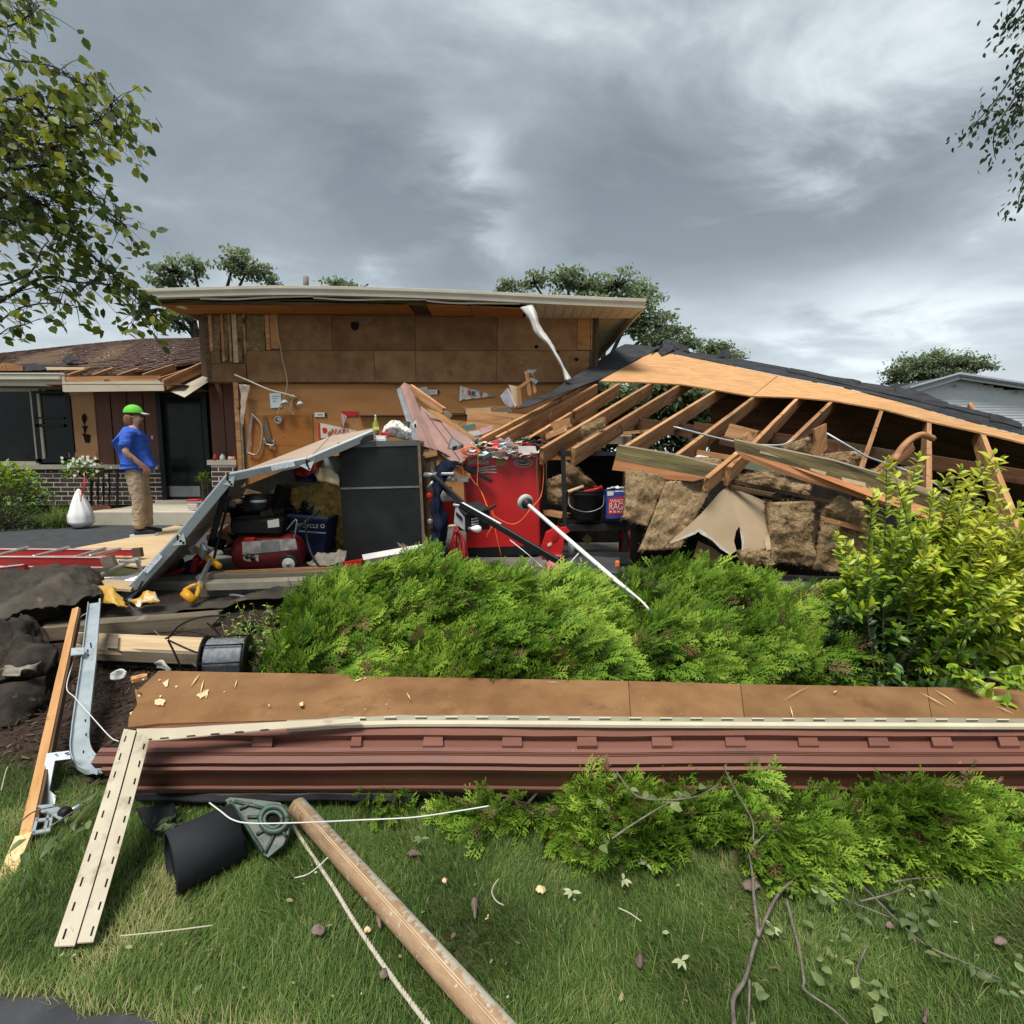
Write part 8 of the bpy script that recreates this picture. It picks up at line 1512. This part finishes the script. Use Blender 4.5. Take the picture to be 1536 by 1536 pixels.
# scraps on the lawn, each by itself
BKC = mat('bark_scrap', (.10, .07, .055), (.19, .14, .115), 12, rough=1, bump=.5); PNK = mat('pinkish_scrap', (.12, .085, .07), (.23, .165, .14), 30, rough=1, bump=.6)
for (u, v, w_, h, m, nm, l, c) in [(478, 1396, 22, 14, PNK, 'shingle_scrap', 'pinkish shingle crumb in the grass left of the rope', 'scrap'), (552, 1396, 9, 6, CH, 'wood_scrap', 'tan wood chip touching the rope', 'scrap'), (812, 1334, 18, 11, CH, 'wood_scrap', 'tan wood chip on the open lawn in the middle', 'scrap'), (668, 1321, 9, 9, CH, 'wood_scrap', 'small tan chip right of the pipe', 'scrap'), (732, 1376, 8, 5, CH, 'wood_scrap', 'tiny tan chip beside the brown stick', 'scrap'), (622, 1280, 26, 7, BKC, 'bark_piece', 'grey-brown bark piece lying right of the pipe', 'bark'), (712, 1362, 8, 30, BKC, 'bark_piece', 'dark narrow stick upright in the picture on the middle lawn', 'bark'), (1126, 1327, 26, 20, PNK, 'bark_piece', 'pinkish bark curl at the foot of the fallen branch', 'bark'), (1388, 1522, 10, 26, PNK, 'dry_leaf', 'dry tan leaf at the lower right', 'leaf'), (1336, 1388, 14, 12, PNK, 'dry_leaf', 'pale curled leaf amid the fallen branch leaves', 'leaf'), (1416, 1300, 12, 16, mat('rust_leaf', (.16, .06, .03)), 'dry_leaf', 'rust-brown leaf near the low juniper at right', 'leaf'), (1500, 1412, 20, 12, PNK, 'dry_leaf', 'tan leaf near the right edge', 'leaf'), (570, 1378, 10, 28, BKC, 'bark_piece', 'dark bark sliver between rope and pipe', 'bark'), (960, 1440, 12, 26, BKC, 'bark_piece', 'grey bark piece half hidden in the middle grass', 'bark'), (575, 1460, 12, 18, PNK, 'bark_piece', 'reddish bark scrap just right of the rope', 'bark')]:
    q = [(u-w_/2, v+h*.1), (u-w_*.2, v-h/2), (u+w_*.35, v-h*.42), (u+w_/2, v+h*.15), (u+w_*.1, v+h/2), (u-w_*.3, v+h*.4)]
    pts = [PZ(a+r.uniform(-1, 1), b+r.uniform(-1, 1), .035) for a, b in q]; o = net(nm, [[pts[0], pts[1], pts[2]], [pts[0].lerp(pts[5], .5), (pts[1]+pts[4])/2+V((0, 0, .012)), pts[3]], [pts[5], pts[4].lerp(pts[5], .5), pts[4]]], m, None, 8, 6, .01, 20, .004, out=(0, -.3, 1), seed=u, ragged=.55); tag(o, l, c)
for (u, v, l) in [(1155, 1392, 'grey-white three-pointed leaf left of the branch fork'), (935, 1320, 'silvery leaf below the low juniper in the middle'), (858, 1338, 'small silvery leaf right of the middle tan chip'), (1022, 1440, 'tiny pale leaf on the middle lawn'), (970, 1296, 'silvery leaf tucked under the low juniper'), (632, 1258, 'fresh green juniper sprig on the lawn by the pipe')]:
    e = thing('loose_leaf', l, 'leaf', PZ(u, v, .05)); L = Leaves()
    for a in (-.7, 0, .7, 2.6): L.add(PZ(u, v, .05), V((math.cos(a+u), math.sin(a+u), .1)), V((0, -.4, 1)), .032, .98 if 'green' not in l else .5)
    L.finish(e, FL, *leaf_t(1, .4))
for q, l in [([(748, 1318), (740, 1330), (738, 1340), (745, 1352), (756, 1358)], 'thin pale twig curled on the middle lawn'), ([(2, 1185), (8, 1160), (12, 1150)], 'grey twig standing at the left edge'), ([(928, 1362), (945, 1370), (962, 1382)], 'straw stalk on the middle lawn'), ([(180, 1404), (240, 1398), (320, 1388)], 'pale plastic shred in the grass below the black drum')]:
    o = tube('straw', [PZ(u, v, .05) for u, v in q], .0022, mat('straw', (.38, .36, .26)) if 'straw' not in bpy.data.materials else bpy.data.materials['straw'], None, 6); tag(o, l, 'straw')

# ================================================================== THE MAN
man = thing('person', 'man in bright green cap, blue t-shirt and khaki trousers, hand on hip', 'person', PZ(213, 803, DZ+.03))
MW = WM['person'] @ M.Rotation(R(26), 4, 'Z'); WM['person'] = MW; man.matrix_basis = MW
def crease(me, fr_, amp, dirs):
    """cloth folds: ridged noise stretched across the pull lines"""
    cs = [(v_.index, v_.co.copy(), v_.normal.copy()) for v_ in me.vertices]
    for i, c, n in cs:
        q = V((c.x*dirs[0], c.y*dirs[1], c.z*dirs[2]))*fr_; k_ = 1-abs(NZ.noise(q+V((NZ.noise(q*.6), 0, 3)))*2.2); me.vertices[i].co = c+n*amp*(k_-.5)+n*amp*.6*NZ.noise(c*31)
def skin(name, nodes, edges, root, m, sub=2, parent=man):
    """nodes: (pos, (rx, ry)); a single surface grown round connected joints"""
    me = bpy.data.meshes.new(name); me.from_pydata([n[0] for n in nodes], edges, []); o = bpy.data.objects.new('tmp', me); COL.objects.link(o)
    md = o.modifiers.new('s', 'SKIN'); md.use_smooth_shade = True; lay = me.skin_vertices[0].data
    for i, n in enumerate(nodes): rr = n[1]; lay[i].radius = rr if isinstance(rr, tuple) else (rr, rr); lay[i].use_root = (i == root)
    s = o.modifiers.new('b', 'SUBSURF'); s.levels = s.render_levels = sub
    out = bpy.data.meshes.new_from_object(o.evaluated_get(bpy.context.evaluated_depsgraph_get())); bpy.data.objects.remove(o); out.name = name
    out.materials.clear(); out.materials.append(m); out.polygons.foreach_set('use_smooth', [True]*len(out.polygons)); return put(name, out, parent, MW)
SKN = mat('skin', (.42, .23, .16), (.50, .29, .21), 9, rough=.5); 
nodes = [((0, 0, .96), .12), ((-.02, 0, 1.10), .125), ((-.03, 0, 1.30), .13), ((-.02, 0, 1.44), .09), ((.0, 0, 1.52), .056), ((.025, 0, 1.60), .072), ((.03, 0, 1.69), .082), ((.12, 0, 1.645), .014),
         ((.0, -.10, .90), .085), ((.01, -.11, .50), .06), ((-.01, -.11, .09), .045), ((.0, .10, .90), .085), ((.05, .11, .50), .06), ((.05, .11, .09), .045),
         ((-.02, -.19, 1.40), .048), ((-.06, -.31, 1.17), .045), ((.08, -.27, 1.02), .032), ((.13, -.235, .965), .028),
         ((-.02, .20, 1.42), .062), ((-.14, .33, 1.20), .045), ((-.02, .25, 1.02), .032), ((.06, .2, .98), .026)]
edges = [(0, 1), (1, 2), (2, 3), (3, 4), (4, 5), (5, 6), (5, 7), (0, 8), (8, 9), (9, 10), (0, 11), (11, 12), (12, 13), (3, 14), (14, 15), (15, 16), (16, 17), (3, 18), (18, 19), (19, 20), (20, 21)]
for s_, base in ((-1, 17), (1, 21)):
    bx, by, bz = nodes[base][0]
    for i, (dx, dz, L) in enumerate([(.030, -.010, .052), (.022, -.026, .058), (.008, -.036, .055), (-.008, -.040, .045)]):
        k = len(nodes); nodes.append(((bx+dx, by-.004*s_, bz+dz), .012)); nodes.append(((bx+dx*1.9, by-.02*s_, bz+dz*1.2-L*.55), .009)); nodes.append(((bx+dx*2.1-.008, by-.024*s_, bz+dz*1.2-L), .007)); edges += [(base, k), (k, k+1), (k+1, k+2)]
    k = len(nodes); nodes.append(((bx-.03, by-.004*s_, bz+.005), .012)); nodes.append(((bx-.075, by-.012*s_, bz-.004), .009)); edges += [(base, k), (k, k+1)]
skin('body', nodes, edges, 0, SKN)
TEE = mat('blue_tshirt', (.025, .085, .42), (.035, .115, .52), 5, rough=.85, bump=.5, bscale=9)
tee_ = skin('tshirt', [((.01, 0, .86), (.17, .185)), ((.03, 0, 1.00), (.205, .20)), ((.015, 0, 1.16), (.205, .20)), ((-.035, 0, 1.32), (.18, .195)), ((-.03, 0, 1.43), (.115, .14)), ((-.01, 0, 1.50), (.072, .075)), ((-.03, -.205, 1.42), .085), ((-.055, -.275, 1.27), .078), ((-.062, -.30, 1.20), .074), ((-.03, .205, 1.42), .085), ((-.09, .28, 1.28), .078), ((-.11, .30, 1.22), .074)], [(0, 1), (1, 2), (2, 3), (3, 4), (4, 5), (4, 6), (6, 7), (7, 8), (4, 9), (9, 10), (10, 11)], 2, TEE, 4); crease(tee_.data, 6, .009, (1.3, .7, 1.2))
KHA = mat('khaki_cotton', (.30, .235, .165), (.38, .305, .215), 6, rough=.9, bump=.9, bscale=11)
tro_ = skin('trousers', [((.0, 0, .98), (.15, .165)), ((.0, 0, .88), (.15, .17)), ((.0, -.095, .78), .115), ((.015, -.11, .50), .092), ((.0, -.11, .28), .084), ((-.005, -.11, .10), .080), ((.0, .095, .78), .115), ((.05, .11, .50), .092), ((.05, .11, .28), .084), ((.05, .11, .10), .080)], [(0, 1), (1, 2), (2, 3), (3, 4), (4, 5), (1, 6), (6, 7), (7, 8), (8, 9)], 0, KHA, 4); crease(tro_.data, 8, .009, (1.2, 1.2, .8))
SHOE = mat('black_suede', (.012, .012, .014), (.025, .025, .03), 8, rough=.8)
for (x, y) in ((0, -.11), (.05, .11)):
    s_ = skin('shoe', [((x-.07, y, .055), .045), ((x+.0, y, .065), .052), ((x+.10, y, .05), .046), ((x+.18, y, .038), .032)], [(0, 1), (1, 2), (2, 3)], 1, SHOE)
    bm = bmesh.new(); pr = [(-.115, -.03), (-.09, -.045), (.0, -.045), (.1, -.052), (.18, -.04), (.215, 0), (.18, .04), (.1, .05), (0, .045), (-.09, .045), (-.115, .03)]
    a_ = [bm.verts.new((x+p, y+q, .0)) for p, q in pr]; b_ = [bm.verts.new((x+p, y+q, .028)) for p, q in pr]; bm.faces.new(a_[::-1]); bm.faces.new(b_)
    for i in range(len(pr)): bm.faces.new((a_[i], a_[(i+1) % len(pr)], b_[(i+1) % len(pr)], b_[i]))
    bm_out('sole', bm, WHITEP, s_, MW)
HAIR = mat('reddish_hair', (.14, .055, .022), (.26, .115, .05), 14, stretch=(2, 2, .4), rough=.7, bump=.6)
skin('hair', [((-.045, 0, 1.70), .078), ((-.055, 0, 1.62), .07), ((-.05, 0, 1.50), .064), ((.0, -.065, 1.60), .030), ((.0, .065, 1.60), .030)], [(0, 1), (1, 2), (1, 3), (1, 4)], 0, HAIR)
skin('beard', [((.085, 0, 1.585), .038), ((.085, -.035, 1.60), .026), ((.085, .035, 1.60), .026), ((.08, 0, 1.53), .028)], [(0, 1), (0, 2), (0, 3)], 0, HAIR)
CAPM = mat('bright_green_cap', (.10, .46, .035), (.16, .58, .06), 6, rough=.7); bm = bmesh.new(); bmesh.ops.create_uvsphere(bm, u_segments=24, v_segments=14, radius=1)
bmesh.ops.delete(bm, geom=[v_ for v_ in bm.verts if v_.co.z < -.08], context='VERTS')
for v_ in bm.verts: v_.co = V((v_.co.x*.118, v_.co.y*.098, v_.co.z*.115))
cp = bm_out('cap', bm, CAPM, man, MW @ M.Translation(V((.012, 0, 1.705))), True)
bm = bmesh.new(); n_ = 12; top = []; bot = []
for k in range(2):
    inn = [bm.verts.new((.075+.045*math.cos(t), .09*math.sin(t), .006-k*.006)) for t in np.linspace(-1.25, 1.25, n_)]; out_ = [bm.verts.new((.095+.10*math.cos(t), .088*math.sin(t), -.008-k*.006-.012*(1-math.cos(t)))) for t in np.linspace(-1.25, 1.25, n_)]
    for i in range(n_-1): bm.faces.new((inn[i], inn[i+1], out_[i+1], out_[i]))
bm_out('brim', bm, mat('pale_grey_brim', (.45, .47, .45), (.55, .57, .55), 9), cp, MW @ M.Translation(V((.012, 0, 1.705))))
for y in (-.03, .03): lathe('eye', [(0, .012), (.008, .009), (.012, 0), (0, -.005)], mat('eye_dark', (.03, .02, .015), rough=.2) if y < 0 else bpy.data.materials['eye_dark'], man, MW @ frame((.098, y, 1.665), (0, 1, 0), (1, 0, 0)), 10)
skin('ear', [((.02, -.088, 1.655), .016), ((.015, -.092, 1.63), .012)], [(0, 1)], 0, SKN, 1); skin('ear', [((.02, .088, 1.655), .016), ((.015, .092, 1.63), .012)], [(0, 1)], 0, SKN, 1)
TAT = mat('tattoo_ink', (.13, .085, .07), (.06, .05, .05), 30, rough=.6)
skin('tattoo_sleeve', [((-.045, -.305, 1.145), .0445), ((.0, -.29, 1.095), .041), ((.05, -.278, 1.045), .036)], [(0, 1), (1, 2)], 0, mat('tattooed_forearm', (.11, .08, .07), (.40, .23, .165), 38, rough=.5, lo=.46, hi=.56))
